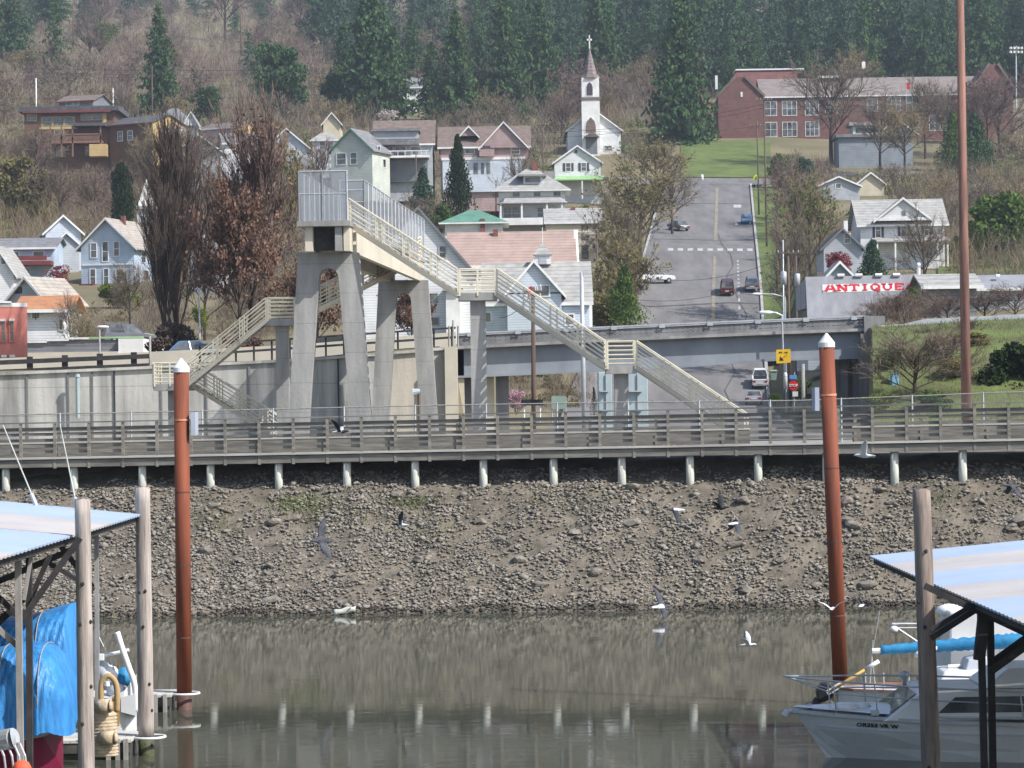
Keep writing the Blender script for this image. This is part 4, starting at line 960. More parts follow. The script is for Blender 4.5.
# --- centre
h = house('white foursquare house with grey hipped roof, dormer and deep front porch', 532, 226, 66, 190, 166, 'hip', m_sid_white, m_roof_lt, Y=416, depth=10, over=.9, wins=[(513, 192, 520, 201), (534, 192, 541, 201), (554, 192, 561, 201), (504, 207, 520, 219), (538, 208, 558, 217)], rwins=[(.2, .35, 192, 201), (.6, .75, 192, 201)], chim=[(536, 159, 6, m_chim)])
addbox(h, 'dormer', m_sid_white, 524, 176, 544, 183.5, .6, 4); addbox(h, 'window', m_glass, 526, 177.5, 541, 182, .53, .59); addbox(h, 'dormer_roof', m_roof_lt, 518, 174, 547, 176, -.4, 4.4)
mb = MB(); a, b_ = h['lx'](497), h['lx'](568); z0, z1_ = h['lz'](204.5), h['lz'](197)
mb.hexa([(a, -3.2, z0), (b_, -3.2, z0), (b_, -.02, z0), (a, -.02, z0), (a + 1, -3.1, z0 + .2), (b_ - 1, -3.1, z0 + .2), (b_ - 1.2, -.02, z1_), (a + 1.2, -.02, z1_)]); mb.build('porch_roof', m_roof_lt, h['t'])
for x in (501, 522, 547, 562): addbox(h, 'porch_post', m_trim, x - .9, 204.6, x + .9, 226, -3.0, -2.7)
addbox(h, 'porch_floor', m_trim, 499, 219, 566, 226, -3.1, -.02)
h = house('small white gabled house with shuttered windows and light green porch roof', 578, 200, 46, 162, 146, 'gf', m_sid_white, m_roof_lt, Y=482, depth=9, wins=[(566.5, 163, 571, 171), (582, 163, 586.5, 171)], shutters=True)
mb = MB(); a, b_ = h['lx'](553), h['lx'](609); mb.hexa([(a, -3, h['lz'](181.5)), (b_, -3, h['lz'](181.5)), (b_, -.02, h['lz'](181.5)), (a, -.02, h['lz'](181.5)), (a, -3, h['lz'](180.5)), (b_, -3, h['lz'](180.5)), (b_ - .8, -.02, h['lz'](176)), (a + .8, -.02, h['lz'](176))]); mb.build('porch_roof', m_roof_ltgreen, h['t'])
for x in (557, 582, 605): addbox(h, 'porch_post', m_trim, x - .7, 181.6, x + .7, 200, -2.9, -2.6)
addbox(h, 'attic_vent', m_shutter, 575.5, 150, 578, 153, -.06, -.005)
# church
h = house('white wooden church with tall bell tower, shingled spire and cross', 594.5, 154, 53, 130, 110, 'gf', m_sid_white, m_roof_grey, Y=572, depth=18, name='church', cat='church', rot=0, wins=[(604.5, 146, 612, 151)], over=.5)
k = h['k']; lx, lz = h['lx'], h['lz']
tx0, tx1 = 582, 600; td = (tx1 - tx0) * k
tw = MB().box(lx(tx0), -td * .75, -2, lx(tx1), td * .25, lz(101)).build('tower', m_white, h['t'])
MB().box(lx(581), -td * .8, lz(101), lx(601), td * .3, lz(98.5)).build('tower_ledge', m_roof_brown, h['t'])
MB().box(lx(582.3), -td * .72, lz(98.5), lx(599.7), td * .22, lz(79)).build('belfry', m_white, h['t'])
cxl = (lx(582) + lx(600)) / 2; cy = -td * .25
def pyr(r0, z0, z1, r1=.02, n=8):
    mb = MB(); rings = []
    for r_, z_ in ((r0, z0), (r1, z1)): rings.append([(cxl + r_ * math.cos(2 * math.pi * (q + .5) / n), cy + r_ * math.sin(2 * math.pi * (q + .5) / n), z_) for q in range(n)])
    return mb.loft(rings)
pyr(11.5 * k, lz(79.2), lz(75.5), 8.5 * k).build('spire_skirt', m_roof_brown, h['t'])
m_spire = M('spire_shingle', (.30, .25, .24), (.13, .10, .10), scale=2.5, rough=.95, lines=.7)
pyr(7.6 * k, lz(75.5), lz(48)).build('spire', m_spire, h['t'])
MB().box(cxl - .12, cy - .1, lz(49), cxl + .12, cy + .1, lz(35.5)).build('cross', m_trim, h['t'])
MB().box(cxl - 2.6 * k, cy - .1, lz(41), cxl + 2.6 * k, cy + .1, lz(39.2)).build('cross_arm', m_trim, h['t'])
def gothic(x0, x1, ytop, ybot, dep, name, mat, par):
    a, b_ = lx(x0), lx(x1); m = (a + b_) / 2; s = lz(ytop + (x1 - x0) * .9); pts = [(a, dep, lz(ybot)), (b_, dep, lz(ybot)), (b_, dep, s), (b_ - (b_ - m) * .25, dep, s + (lz(ytop) - s) * .55), (m, dep, lz(ytop)), (a + (m - a) * .25, dep, s + (lz(ytop) - s) * .55), (a, dep, s)]
    return MB().prism(pts, (0, -.05, 0)).build(name, mat, par)
g1 = gothic(586.2, 594.2, 82, 97.5, -td * .72 - .005, 'belfry_frame', m_trim, h['t']); gothic(587.2, 593.2, 83.2, 96.6, -td * .72 - .06, 'louvre', m_shutter, g1)
g1 = gothic(584.5, 597, 117, 134, -td * .75 - .005, 'arched_window', m_trim, h['t']); gothic(585.8, 595.8, 118.5, 133.5, -td * .75 - .06, 'arched_pane', m_roof_brown, g1)
MB().box(lx(585.5), -td * .75 - .06, lz(155), lx(597), -td * .75 - .005, lz(138.5)).build('door', m_sid_dkgrey, h['t'])
mb = MB(); mb.prism([(lx(583.5), -td * .75 - 1.3, lz(138.5)), (lx(599), -td * .75 - 1.3, lz(138.5)), (cxl + .2, -td * .75 - 1.3, lz(133.2))], (0, 1.29, 0)); mb.build('door_hood', m_roof_brown, h['t'])
# mid houses in front
h = house('low house with green hipped roof and two brick chimneys', 474, 240, 58, 222.5, 208, 'hip', m_sid_white, m_roof_green, Y=388, depth=9, over=.8, chim=[])
MB().box(h['lx'](480.5), -.5, h['lz'](233), h['lx'](485), .4, h['lz'](219)).build('chimney', m_chim, h['t'])
h = house('long building with faded pinkish brown roof and white end gables', 512, 285, 122, 264, 229.5, 'gs', m_sid_white, m_roof_pink, Y=318, depth=13, over=.5, chim=[(496, 226, 5, m_chim)], cat='building')
MB().prism([(h['h'] + .3, -.6, h['H'] - .5), (h['h'] + .3, h['D'] / 2, h['H'] + h['RH'] + .25), (h['h'] + .3, h['D'] + .6, h['H'] - .5)], (.45, 0, 0)).build('end_gable', m_trim, h['t'])
h = house('tall cream house with pale grey roof behind the pinkish roofed building', 574, 275, 54, 222, 207, 'gs', m_sid_cream, m_roof_lt, Y=352, depth=9, over=.3, wins=[(583, 226, 588, 239), (583, 246, 588, 258)], winframe=m_sid_brown, chim=[(575, 205, 4, m_chim)])
h = house('big white gable end house with steep dark edged roof beside the stair', 420, 350, 112, 274, 208, 'gf', m_sid_white, m_roof_grey, Y=238, depth=7.5, trim=m_sid_dkgrey, wins=[(441, 247, 447, 258), (430, 294, 438, 302), (431, 318, 439, 325), (405, 294, 413, 302)], winframe=m_sid_grey, over=.3)
addbox(h, 'side_wing', m_white, 447, 292, 461, 345, -1.5, 4); addbox(h, 'wing_roof', m_roof_lt, 445, 289, 464, 292, -1.9, 4)
h = house('pale blue house with grey roof, front gable and small cupola', 538, 350, 104, 302, 261, 'gs', m_sid_pblue, m_roof_lt, Y=248, depth=10.5, over=.35, wins=[(541, 286, 550, 296), (485, 312, 491, 321), (513, 323, 523, 329), (566, 315, 574, 325)], winframe=m_white)
addgable(h, 'front_gable', m_sid_pblue, m_roof_lt, 507, 563, 294, 262, -1.2, 5); addbox(h, 'gable_wall', m_sid_pblue, 508, 293, 562, 350, -1.2, -.01)
w0 = addbox(h, 'window', m_trim, 540.5, 285, 551, 297.5, -1.28, -1.205); addbox(h, 'pane', m_glass, 542, 286.5, 549.5, 296, -1.31, -1.285, w0)
cu = addbox(h, 'cupola', m_sid_white, 536.5, 252, 553, 262, 4.2, 5.6); mb = MB(); a, b_ = h['lx'](535), h['lx'](554.5); zz = h['lz'](252.2)
mb.hexa([(a, 4.0, zz), (b_, 4.0, zz), (b_, 5.8, zz), (a, 5.8, zz), ((a + b_) / 2 - .08, 4.85, h['lz'](241)), ((a + b_) / 2 + .08, 4.85, h['lz'](241)), ((a + b_) / 2 + .08, 4.95, h['lz'](241)), ((a + b_) / 2 - .08, 4.95, h['lz'](241))]).build('cupola_roof', m_roof_lt, h['t'])
addbox(h, 'cupola_opening', m_sid_grey, 541, 255, 548.5, 262, 4.14, 4.19)
MB().tube(((a + b_) / 2, 4.9, h['lz'](241.5)), ((a + b_) / 2, 4.9, h['lz'](224)), .05, .03, 6).build('flag_pole', m_trim, h['t'])
addbox(h, 'side_wing', m_white, 583, 302, 593, 350, .5, 6)
# --- school
h = house('red brick two storey school with cross gable and long grey roof', 874, 150, 222, 95, 74, 'gs', m_brick, m_roof_school, Y=600, depth=16, name='school', cat='school', over=.4, trim=m_trim,
          wins=[(765, 100, 777, 114), (783, 100, 797, 114), (806, 100, 819, 114), (765, 121, 777, 135), (783, 121, 797, 135), (806, 121, 819, 135), (826, 100, 838, 112), (868, 99, 878, 111), (888, 98, 901, 111), (907, 97, 919, 110), (930, 95, 951, 109), (930, 117, 951, 131), (907, 118, 919, 131), (972, 95, 988, 108)])
k = h['k']; lx, lz = h['lx'], h['lz']
def brickgable(x0, x1, ye, yr, d0, d1):
    a, b_ = lx(x0), lx(x1); m = (a + b_) / 2
    g_ = MB().prism([(a, d0, -3), (b_, d0, -3), (b_, d0, lz(ye)), (m + 1.2, d0, lz(yr)), (m - 1.2, d0, lz(yr)), (a, d0, lz(ye))], (0, d1 - d0, 0)).build('gable_wing', m_brick, h['t'])
    mb = MB(); mb.bar((m + .9, d0 - .1, lz(yr) + .1), (b_ + .3, d0 - .1, lz(ye) + .1), .5, .5); mb.bar((m - .9, d0 - .1, lz(yr) + .1), (a - .3, d0 - .1, lz(ye) + .1), .5, .5); mb.build('coping', m_roof_brown, g_)
brickgable(718, 763, 96, 76, -2.2, 10); brickgable(974, 1012, 92, 67, -2.2, 10)
MB().box(lx(740.5), -2.3, lz(96), lx(742.5), -2.205, lz(91)).build('wall_plaque', m_trim, h['t'])
mb = MB(); mb.hexa([(lx(718), 10.5, lz(96)), (lx(800), 10.5, lz(96)), (lx(800), 24, lz(96)), (lx(718), 24, lz(96)), (lx(744), 14, lz(61)), (lx(806), 14, lz(61)), (lx(806), 20, lz(61)), (lx(744), 20, lz(61))]); rr_ = mb.build('hall_roof', m_brick_roof, h['t'])
MB().box(lx(742), 13.6, lz(61) + .01, lx(812), 20.2, lz(59.5)).build('roof_ridge', m_trim, rr_)
MB().box(lx(719.5), 9.5, lz(82), lx(722), 10.4, lz(68)).build('chimney', m_trim, h['t'])
MB().box(lx(868), 8, lz(64), lx(871.5), 9, lz(57)).build('roof_vent', m_trim, h['t'])
MB().box(lx(822), 5.5, lz(74), lx(850), 7.5, lz(72)).build('roof_vent', m_trim, h['t'])
MB().box(lx(717), -2.4, lz(143.5), lx(765), -2.21, lz(141.5)).build('base_course', m_trim, h['t'])
fl = thing('flag_pole', 'tall flag pole with a small red and white flag before the brick school', 'flag pole', P(906, 152, 585)); fo = fl.location
MB(fo).tube(fo - Vector((0, 0, 2)), P(906, 80, 585), .09, .06, 6).build('pole', m_galv, fl)
fb = MB(fo)
for q in range(6):
    a0 = P(906.3 + q * .55, 82.5 + .3 * math.sin(q), 585); a1 = P(906.3 + (q + 1) * .55, 82.5 + .3 * math.sin(q + 1), 585); b0 = P(906.3 + q * .55, 88.8 + .6 * q * .3, 585); b1 = P(906.3 + (q + 1) * .55, 88.8 + .6 * (q + 1) * .3, 585)
    fb.prism([a0, a1, b1, b0], (0, .03, 0))
fb.build('flag', m_redsign, fl)
h = house('low grey blue building with flat eaves in front of the brick school', 876, 160, 74, 137, 134, 'flat', m_sid_slate, m_roof_grey, Y=545, depth=9, over=.6, cat='building')
h2 = addbox(h, 'upper_storey', m_sid_green, 854, 125, 882, 134, 1, 6); addbox(h, 'upper_roof', m_roof_lt, 850, 121.5, 884, 125, .4, 6.5); addbox(h, 'upper_window', m_glass, 857, 127, 879, 132, .93, .99)
addgable(h, 'side_roof', m_sid_slate, m_roof_grey, 878, 918, 134, 120, .5, 7)
h = house('grey shed with pale steep gable in the brush left of its twin', 839, 205, 42, 186, 177, 'gf', m_sid_grey, m_roof_brown, Y=470, depth=7, wins=[(836, 184, 841, 188)])
h = house('pale weathered shed with white gable right of the grey one in the brush', 871, 202, 26, 183, 173, 'gf', m_sid_cream, m_roof_lt, Y=478, depth=7)
# --- right
h = house('white two storey house with purple shutters, wide front gable and grey roof', 903, 272, 84, 223, 198, 'gs', m_sid_white, m_roof_lt, Y=338, depth=9, over=.5, wins=[(876.5, 223, 881, 237), (902, 223, 907, 236), (925, 224, 929, 236)], shutters=True)
addgable(h, 'front_gable', m_sid_white, m_roof_lt, 876, 930, 220, 199, -.8, 4.5); addbox(h, 'gable_vent', m_glass, 902, 211, 905.5, 216, -.86, -.81)
addbox(h, 'pediment', m_trim, 873, 218, 933, 221, -1.1, -.805)
mb = MB(); a, b_ = h['lx'](872), h['lx'](948); mb.hexa([(a, -2.6, h['lz'](243)), (b_, -2.6, h['lz'](243)), (b_, -.02, h['lz'](243)), (a, -.02, h['lz'](243)), (a, -2.6, h['lz'](241.8)), (b_, -2.6, h['lz'](241.8)), (b_, -.02, h['lz'](237.5)), (a, -.02, h['lz'](237.5))]); mb.build('porch_roof', m_roof_lt, h['t'])
for x in (875, 893, 935, 941, 945): addbox(h, 'porch_post', m_trim, x - .8, 243.1, x + .8, 274, -2.5, -2.25)
h = house('small grey blue cottage with steep roof left of the white shuttered house', 843, 272, 38, 247, 229, 'gf', m_sid_grey, m_roof_dark, Y=332, depth=8, wins=[(845, 234, 850.5, 243)], chim=[(850, 219, 4, m_trim)], trim=m_sid_dkgrey)
h = house('small gable with white trim standing behind the antiques roof', 840, 300, 28, 277, 262.5, 'gf', m_teal, m_roof_lt, Y=262, depth=5, up=5)
# antiques building: a broad sloping metal roof facing the river carries the lettering
Ya = 226.0; ab = thing('antiques_shop', 'long low building with grey metal roof lettered ANTIQUES in red', 'building', P(867, 322, Ya)); ao = ab.location; k = Ya / F
def Lp(px, py, dy=0.0): q = P(px, py, Ya); return Vector((q.x, Ya + dy, q.z))
MB(ao).box(Lp(808, 320).x, Ya + .3, gz(ao.x, Ya) - 4, Lp(928, 320).x, Ya + 9.5, Lp(867, 318).z).build('wall', m_sid_grey, ab)
slope_dy = 1.6
r0 = Lp(807.5, 319); r1 = Lp(928, 318); r2 = Lp(928, 273.5, slope_dy); r3 = Lp(807.5, 276, slope_dy)
mr = MB(ao); mr.hexa([r0 + Vector((0, .12, -.1)), r1 + Vector((0, .12, -.1)), r2 + Vector((0, .14, -.1)), r3 + Vector((0, .14, -.1)), r0, r1, r2, r3]); rf = mr.build('roof', m_roof_metal, ab)
MB(ao).hexa([r3 + Vector((0, .2, -2.5)), r2 + Vector((0, .2, -2.5)), r2 + Vector((0, 8, -2.5)), r3 + Vector((0, 8, -2.5)), r3 + Vector((0, .2, -.15)), r2 + Vector((0, .2, -.15)), r2 + Vector((0, 8, -.6)), r3 + Vector((0, 8, -.6))]).build('rear_roof', m_roof_metal, ab)
for px in (843, 861, 881, 899): 
    c = Lp(px, 274.7 - (px - 843) * .01, slope_dy - .15); MB(ao).tube(c - Vector((.28, 0, 0)), c + Vector((.28, 0, 0)), .14, .14, 8).build('roof_vent', m_trim, rf)
nrm = (r1 - r0).cross(r3 - r0).normalized(); nrm = -nrm if nrm.y > 0 else nrm
def onroof(px, py, off):
    t_ = (319 - py) / 43.5; return Lp(px, py, slope_dy * t_) + nrm * off
MB(ao).prism([onroof(824, 292.3, .02), onroof(920, 289.8, .02), onroof(920, 282.2, .02), onroof(824, 284.3, .02)], nrm * .03).build('sign_band', m_white, rf)
# slab letters built stroke by stroke
GL = {'A': [((0, 0), (.38, 1)), ((.62, 1), (1, 0)), ((.22, .36), (.78, .36))], 'N': [((.12, 0), (.12, 1)), ((.12, 1), (.88, 0)), ((.88, 0), (.88, 1))], 'T': [((.5, 0), (.5, 1)), ((0, .93), (1, .93)), ((.03, .72), (.03, 1)), ((.97, .72), (.97, 1))],
      'I': [((.5, 0), (.5, 1))], 'Q': [((.12, .25), (.12, .75)), ((.88, .25), (.88, .75)), ((.12, .75), (.35, .95)), ((.35, .95), (.65, .95)), ((.65, .95), (.88, .75)), ((.12, .25), (.35, .05)), ((.35, .05), (.65, .05)), ((.65, .05), (.88, .25)), ((.55, .3), (.98, -.12))],
      'U': [((.14, .28), (.14, 1)), ((.86, .28), (.86, 1)), ((.14, .28), (.36, .05)), ((.36, .05), (.64, .05)), ((.64, .05), (.86, .28))], 'E': [((.16, 0), (.16, 1)), ((.05, .06), (.95, .06)), ((.05, .94), (.95, .94)), ((.16, .5), (.7, .5)), ((.92, 0), (.92, .28)), ((.92, .74), (.92, 1))],
      'S': [((.88, .72), (.88, .98)), ((.85, .86), (.5, .96)), ((.5, .96), (.16, .8)), ((.16, .8), (.2, .58)), ((.2, .58), (.8, .42)), ((.8, .42), (.86, .2)), ((.86, .2), (.5, .04)), ((.5, .04), (.14, .14)), ((.1, .02), (.1, .3))]}
SER = {'A': [(0, 0), (1, 0)], 'N': [(.12, 0), (.12, 1), (.88, 1)], 'T': [(.5, 0)], 'I': [(.5, 0), (.5, 1)], 'U': [(.14, 1), (.86, 1)]}
px = 827.0
for i, chx in enumerate('ANTIQUES'):
    wd = 7.0 if chx == 'I' else 9.9; mb = MB(ao); hgt = 6.4; py0 = 291.2 - (px - 827) * .026
    def lp(u, v, o_): return onroof(px + u * wd, py0 - v * hgt, o_)
    st = .105
    for si, (a, b_) in enumerate(GL[chx]):
        dx, dy = b_[0] - a[0], b_[1] - a[1]; L_ = math.hypot(dx * wd, dy * hgt); nx, ny = -dy * hgt / L_, dx * wd / L_
        tk = (1.25 if abs(dy) > .3 else .8); ox, oy = nx * tk / wd, ny * tk / hgt; o_ = .052 + si * .0035
        mb.prism([lp(a[0] - ox, a[1] - oy, o_), lp(b_[0] - ox, b_[1] - oy, o_), lp(b_[0] + ox, b_[1] + oy, o_), lp(a[0] + ox, a[1] + oy, o_)], nrm * .02)
    for si, (u, v) in enumerate(SER.get(chx, [])):
        o_ = .09 + si * .003; e_ = 2.5 / wd; v0, v1 = (v, v + .13) if v < .5 else (v - .13, v)
        mb.prism([lp(u - e_, v0, o_), lp(u + e_, v0, o_), lp(u + e_, v1, o_), lp(u - e_, v1, o_)], nrm * .02)
    mb.build('letter', m_redtext, rf); px += wd + 2.15
h = house('grey annex with overhanging pale roof right of the antiques roof', 952, 322, 50, 286, 274, 'gs', m_sid_dkgrey, m_roof_lt, Y=221, depth=7, over=.5, name='annex', cat='building')
h = house('long low grey roofed shed at the far right behind the roadside bushes', 1035, 322, 110, 288, 274, 'gs', m_sid_grey, m_roof_metal, Y=236, depth=9, over=.4, name='shed', cat='building')
addbox(h, 'roof_vent', m_trim, 1001, 272.5, 1005, 275, 2, 2.6)
for px, lab in ((919, 'white roof vent pipe'), (950, 'short vent')):
    pass
vt = MB(P(918.5, 273, 229)).tube(P(918.5, 276, 229), P(918.5, 266, 229), .15, .15, 8).tube(P(917.6, 265.6, 229), P(920.5, 265, 229), .22, .22, 8).build('vent_pipe', m_trim, None); vt.location = P(918.5, 273, 229); vt.parent = ab; vt.location = P(918.5, 273, 229) - ao
# ------------------------------------------------------------------ trees
def tri_twigs(b, d, L, w, rg):
    # thin tapered blades: base points b, unit directions d, lengths L, base widths w
    n = len(b); s = rg.normal(size=(n, 3)); s -= d * (s * d).sum(1)[:, None]; s /= np.linalg.norm(s, axis=1)[:, None] + 1e-9
    V = np.stack([b - s * w[:, None] / 2, b + s * w[:, None] / 2, b + d * L[:, None] + s * w[:, None] * .12, b + d * L[:, None] - s * w[:, None] * .12], 1)
    return V.reshape(-1, 3), np.arange(n * 4).reshape(n, 4)
def unit(v): return v / (np.linalg.norm(v, axis=-1, keepdims=True) + 1e-9)
def branchy(seed, form='round', nl=(9, 7, 6, 5), h=1.0):
    """skeleton of a bare tree of height 1: returns list of (start, end, r) stout limbs and arrays of twigs"""
    rg = np.random.default_rng(seed); limbs = []
    if form == 'round': th, ang, sp = .24, .85, .55
    elif form == 'column': th, ang, sp = .10, .26, .36
    else: th, ang, sp = .12, .6, .5
    top = np.array([rg.normal() * .02, rg.normal() * .02, .62])
    limbs.append((np.zeros(3), np.array([0, 0, th]), .018, .014)); limbs.append((np.array([0, 0, th]), top, .014, .005))
    cur = []
    for i in range(nl[0]):
        t = i / nl[0]; st = np.array([0, 0, th]) * (1 - t) + top * t
        az = i * 2.4 + rg.normal() * .4; a = ang * (1 - .55 * t) * rg.uniform(.75, 1.2)
        d = np.array([math.sin(a) * math.cos(az), math.sin(a) * math.sin(az), math.cos(a)]); cur.append((st, d, (.42 if form == 'round' else .50) * (1 - .35 * t) * rg.uniform(.8, 1.15), .006))
    tw = []
    for lev in range(1, 4):
        nxt = []
        for st, d, L, r_ in cur:
            mid = st + d * L * .5; d2 = unit(d + rg.normal(size=3) * .14 + np.array([0, 0, .18])); en = mid + d2 * L * .5
            if lev < 3: limbs.append((st, mid, r_, r_ * .75)); limbs.append((mid, en, r_ * .75, r_ * .35))
            else: tw.append((st, d, L, r_ * 2.0))
            for k in range(nl[lev]):
                t = .25 + .75 * (k + rg.random()) / nl[lev]; p = st + (mid - st) * min(1, 2 * t) if t < .5 else mid + (en - mid) * (2 * t - 1)
                dd = unit(d2 + rg.normal(size=3) * sp * (1.05 if form != 'column' else .75) + np.array([0, 0, .10 if form != 'column' else .45]))
                nxt.append((p, dd, L * rg.uniform(.38, .62), r_ * .5))
        cur = nxt
    tw += [(s_, d_, l_, r_ * 2.2) for s_, d_, l_, r_ in cur]
    return limbs, tw
def limbs_mesh(name, limbs, mat, scale_r=1.0):
    mb = MB()
    for a, b_, r0, r1 in limbs: mb.tube(a, b_, r0 * scale_r, r1 * scale_r, 5, cap=False)
    me = bpy.data.meshes.new(name); me.from_pydata([tuple(v) for v in mb.v], [], mb.f); me.materials.append(mat)
    for p in me.polygons: p.use_smooth = True
    return me
TREECACHE = {}
def leafquads(c, size, rg, flat=0.0):
    n = len(c); a = unit(rg.normal(size=(n, 3))); a[:, 2] *= (1 - flat); a = unit(a); b_ = unit(np.cross(a, rg.normal(size=(n, 3))))
    s = size[:, None]
    V = np.stack([c - a * s - b_ * s * .6, c + a * s - b_ * s * .6, c + a * s + b_ * s * .6, c - a * s + b_ * s * .6], 1)
    return V.reshape(-1, 3), np.arange(n * 4).reshape(n, 4)
def bare_meshes(form, seed, twigmat, leafmat=None, leafn=0, leafsize=.012, width=1.0):
    key = (form, seed, twigmat.name, leafmat.name if leafmat else None, leafn)
    if key in TREECACHE: return TREECACHE[key]
    limbs, tw = branchy(seed, form, (12, 8, 8, 7) if form == 'round' else (16, 8, 8, 6))
    b = np.array([t[0] for t in tw]); d = np.array([t[1] for t in tw]); L = np.array([t[2] for t in tw]); w_ = np.array([max(.0026, t[3] * 1.3) for t in tw])
    rg = np.random.default_rng(seed + 99)
    V, Q = tri_twigs(b, d, L, w_, rg)
    tm = limbs_mesh('trunk', limbs, m_bark if twigmat != m_twigdk else m_twigdk)
    cm = arr_mesh('crown', V, Q, twigmat)
    lm = None
    if leafmat:
        idx = rg.integers(0, len(b), leafn); c = b[idx] + d[idx] * (L[idx] * rg.uniform(.1, 1.1, leafn))[:, None]
        V, Q = leafquads(c, leafsize * rg.uniform(.6, 1.4, leafn), rg); lm = arr_mesh('leaves', V, Q, leafmat)
    TREECACHE[key] = (tm, cm, lm); return TREECACHE[key]
def place_meshes(t, meshes, names, sc, rz, mats=None):
    for me, nm in zip(meshes, names):
        if me is None: continue
        o = bpy.data.objects.new(nm, me); COL.objects.link(o); o.parent = t; o.scale = sc; o.rotation_euler = (0, 0, rz)
TN = 0
def bare_tree(px, base, top, wpx, label, form='round', tw=None, leaf=None, leafn=0, Y=None, seed=None, name='bare_tree', leafsize=.012, cat='tree', group=None):
    global TN; TN += 1
    Y = Y or hit(px, base); p = P(px, base, Y); k = Y / F
    if Y > 151: p.z = min(p.z, gz(p.x, Y) + .2)
    p.z -= .15
    t = thing(name, label, cat, p, 0, group)
    seed = seed if seed is not None else (TN % 4); ms = bare_meshes(form, seed, tw or m_twig, leaf, leafn, leafsize)
    hgt = (P(px, base, Y).z - p.z) + (base - top) * k
    wn = .72 if form == 'round' else .27
    place_meshes(t, ms, ('trunk', 'crown', 'leaves'), (wpx * k / wn, wpx * k / wn, hgt / .98), TN * 1.7)
    return t
def conifer_meshes(seed, slim=1.0, nlev=46, mat=None, drop=.35, dens=1.0):
    key = ('con', seed, mat.name, nlev, dens)
    if key in TREECACHE: return TREECACHE[key]
    rg = np.random.default_rng(seed); C = []; SZ = []; limbs = [(np.zeros(3), np.array([0, 0, .5]), .018, .011), (np.array([0, 0, .5]), np.array([0, 0, .99]), .011, .001)]
    for i in range(nlev):
        z = .05 + .94 * (i / nlev) ** .95; env = (1 - z) ** .66 * (1 if z > .14 else .8)
        nb = int((11 - 6 * z) * dens) + 2
        for k in range(nb):
            az = rg.uniform(0, 6.283); rr_ = env * rg.uniform(.55, 1.12) * .5
            if rg.random() < .10: rr_ *= .4
            dz = -drop * rr_ * rg.uniform(.2, 1.0) + .02
            st = np.array([0, 0, z]); en = np.array([math.cos(az) * rr_, math.sin(az) * rr_, z + dz])
            if i % 3 == 0 and k < 4: limbs.append((st, en, .004, .001))
            m = 5 + int(rr_ * 38)
            for q in range(m):
                t = (q + rg.random()) / m; t = .12 + .88 * t
                C.append(st + (en - st) * t + rg.normal(size=3) * .012); SZ.append((.013 + .012 * rg.random()) * (1 - .35 * z))
    C = np.array(C); SZ = np.array(SZ); V, Q = leafquads(C, SZ, rg, flat=.45)
    r_ = (limbs_mesh('trunk', limbs, m_bark), arr_mesh('crown', V, Q, mat)); TREECACHE[key] = r_; return r_
def conifer(px, base, top, wpx, label, mat=None, Y=None, seed=None, name='conifer', group=None, dens=1.0):
    global TN; TN += 1
    Y = Y or hit(px, base); p = P(px, base, Y); k = Y / F; p.z -= .3
    t = thing(name, label, 'tree', p, 0, group)
    ms = conifer_meshes(seed if seed is not None else TN % 4, mat=mat or m_conifer, dens=dens)
    place_meshes(t, ms, ('trunk', 'crown'), (wpx * k * 1.14, wpx * k * 1.14, (base - top) * k), TN * 2.1)
    return t
def bush_meshes(seed, mat, n=1500, form='ball', twigmat=None):
    n = int(n * 2.1); key = ('bush', seed, mat.name, n, form)
    if key in TREECACHE: return TREECACHE[key]
    rg = np.random.default_rng(seed); lob = rg.uniform(-1, 1, (16, 3)) * np.array([.30, .30, .30]) + np.array([0, 0, .52])
    if form == 'column': lob = np.stack([rg.uniform(-.16, .16, 16), rg.uniform(-.16, .16, 16), np.linspace(.1, .88, 16)], 1)
    if form == 'cone': zz = np.linspace(.08, .9, 16); lob = np.stack([rg.uniform(-.2, .2, 16) * (1 - zz), rg.uniform(-.2, .2, 16) * (1 - zz), zz], 1)
    i = rg.integers(0, 16, n); dirs = unit(rg.normal(size=(n, 3))); rad = rg.uniform(.08, .24, 16)[i] if form == 'ball' else (.30 * np.sin(np.pi * np.clip(lob[i, 2] * .9 + .1, 0, 1)) + .05 if form == 'column' else .42 * (1 - lob[i, 2]) + .03)
    C = lob[i] + dirs * (rad * rg.uniform(.55, 1.08, n))[:, None] * np.array([1, 1, .7 if form != 'column' else .45]); C[:, 2] = np.clip(C[:, 2], .01, 1)
    V, Q = leafquads(C, rg.uniform(.009, .023, n) * (1.25 if form == 'ball' else 1), rg)
    limbs = [(np.zeros(3), l * .9, .012, .004) for l in lob[::2]]
    r_ = (limbs_mesh('stem', limbs, m_bark), arr_mesh('crown', V, Q, mat)); TREECACHE[key] = r_; return r_
def bush(px, base, top, wpx, label, mat, Y=None, form='ball', n=1500, name='shrub', cat='shrub', seed=None, depth=1.0, group=None):
    global TN; TN += 1
    Y = Y or hit(px, base); p = P(px, base, Y); k = Y / F; p.z -= .2
    t = thing(name, label, cat, p, 0, group)
    place_meshes(t, bush_meshes(seed if seed is not None else TN % 3, mat, n, form), ('stem', 'crown'), (wpx * k, wpx * k * depth, (base - top) * k * 1.05), TN * 1.3)
    return t

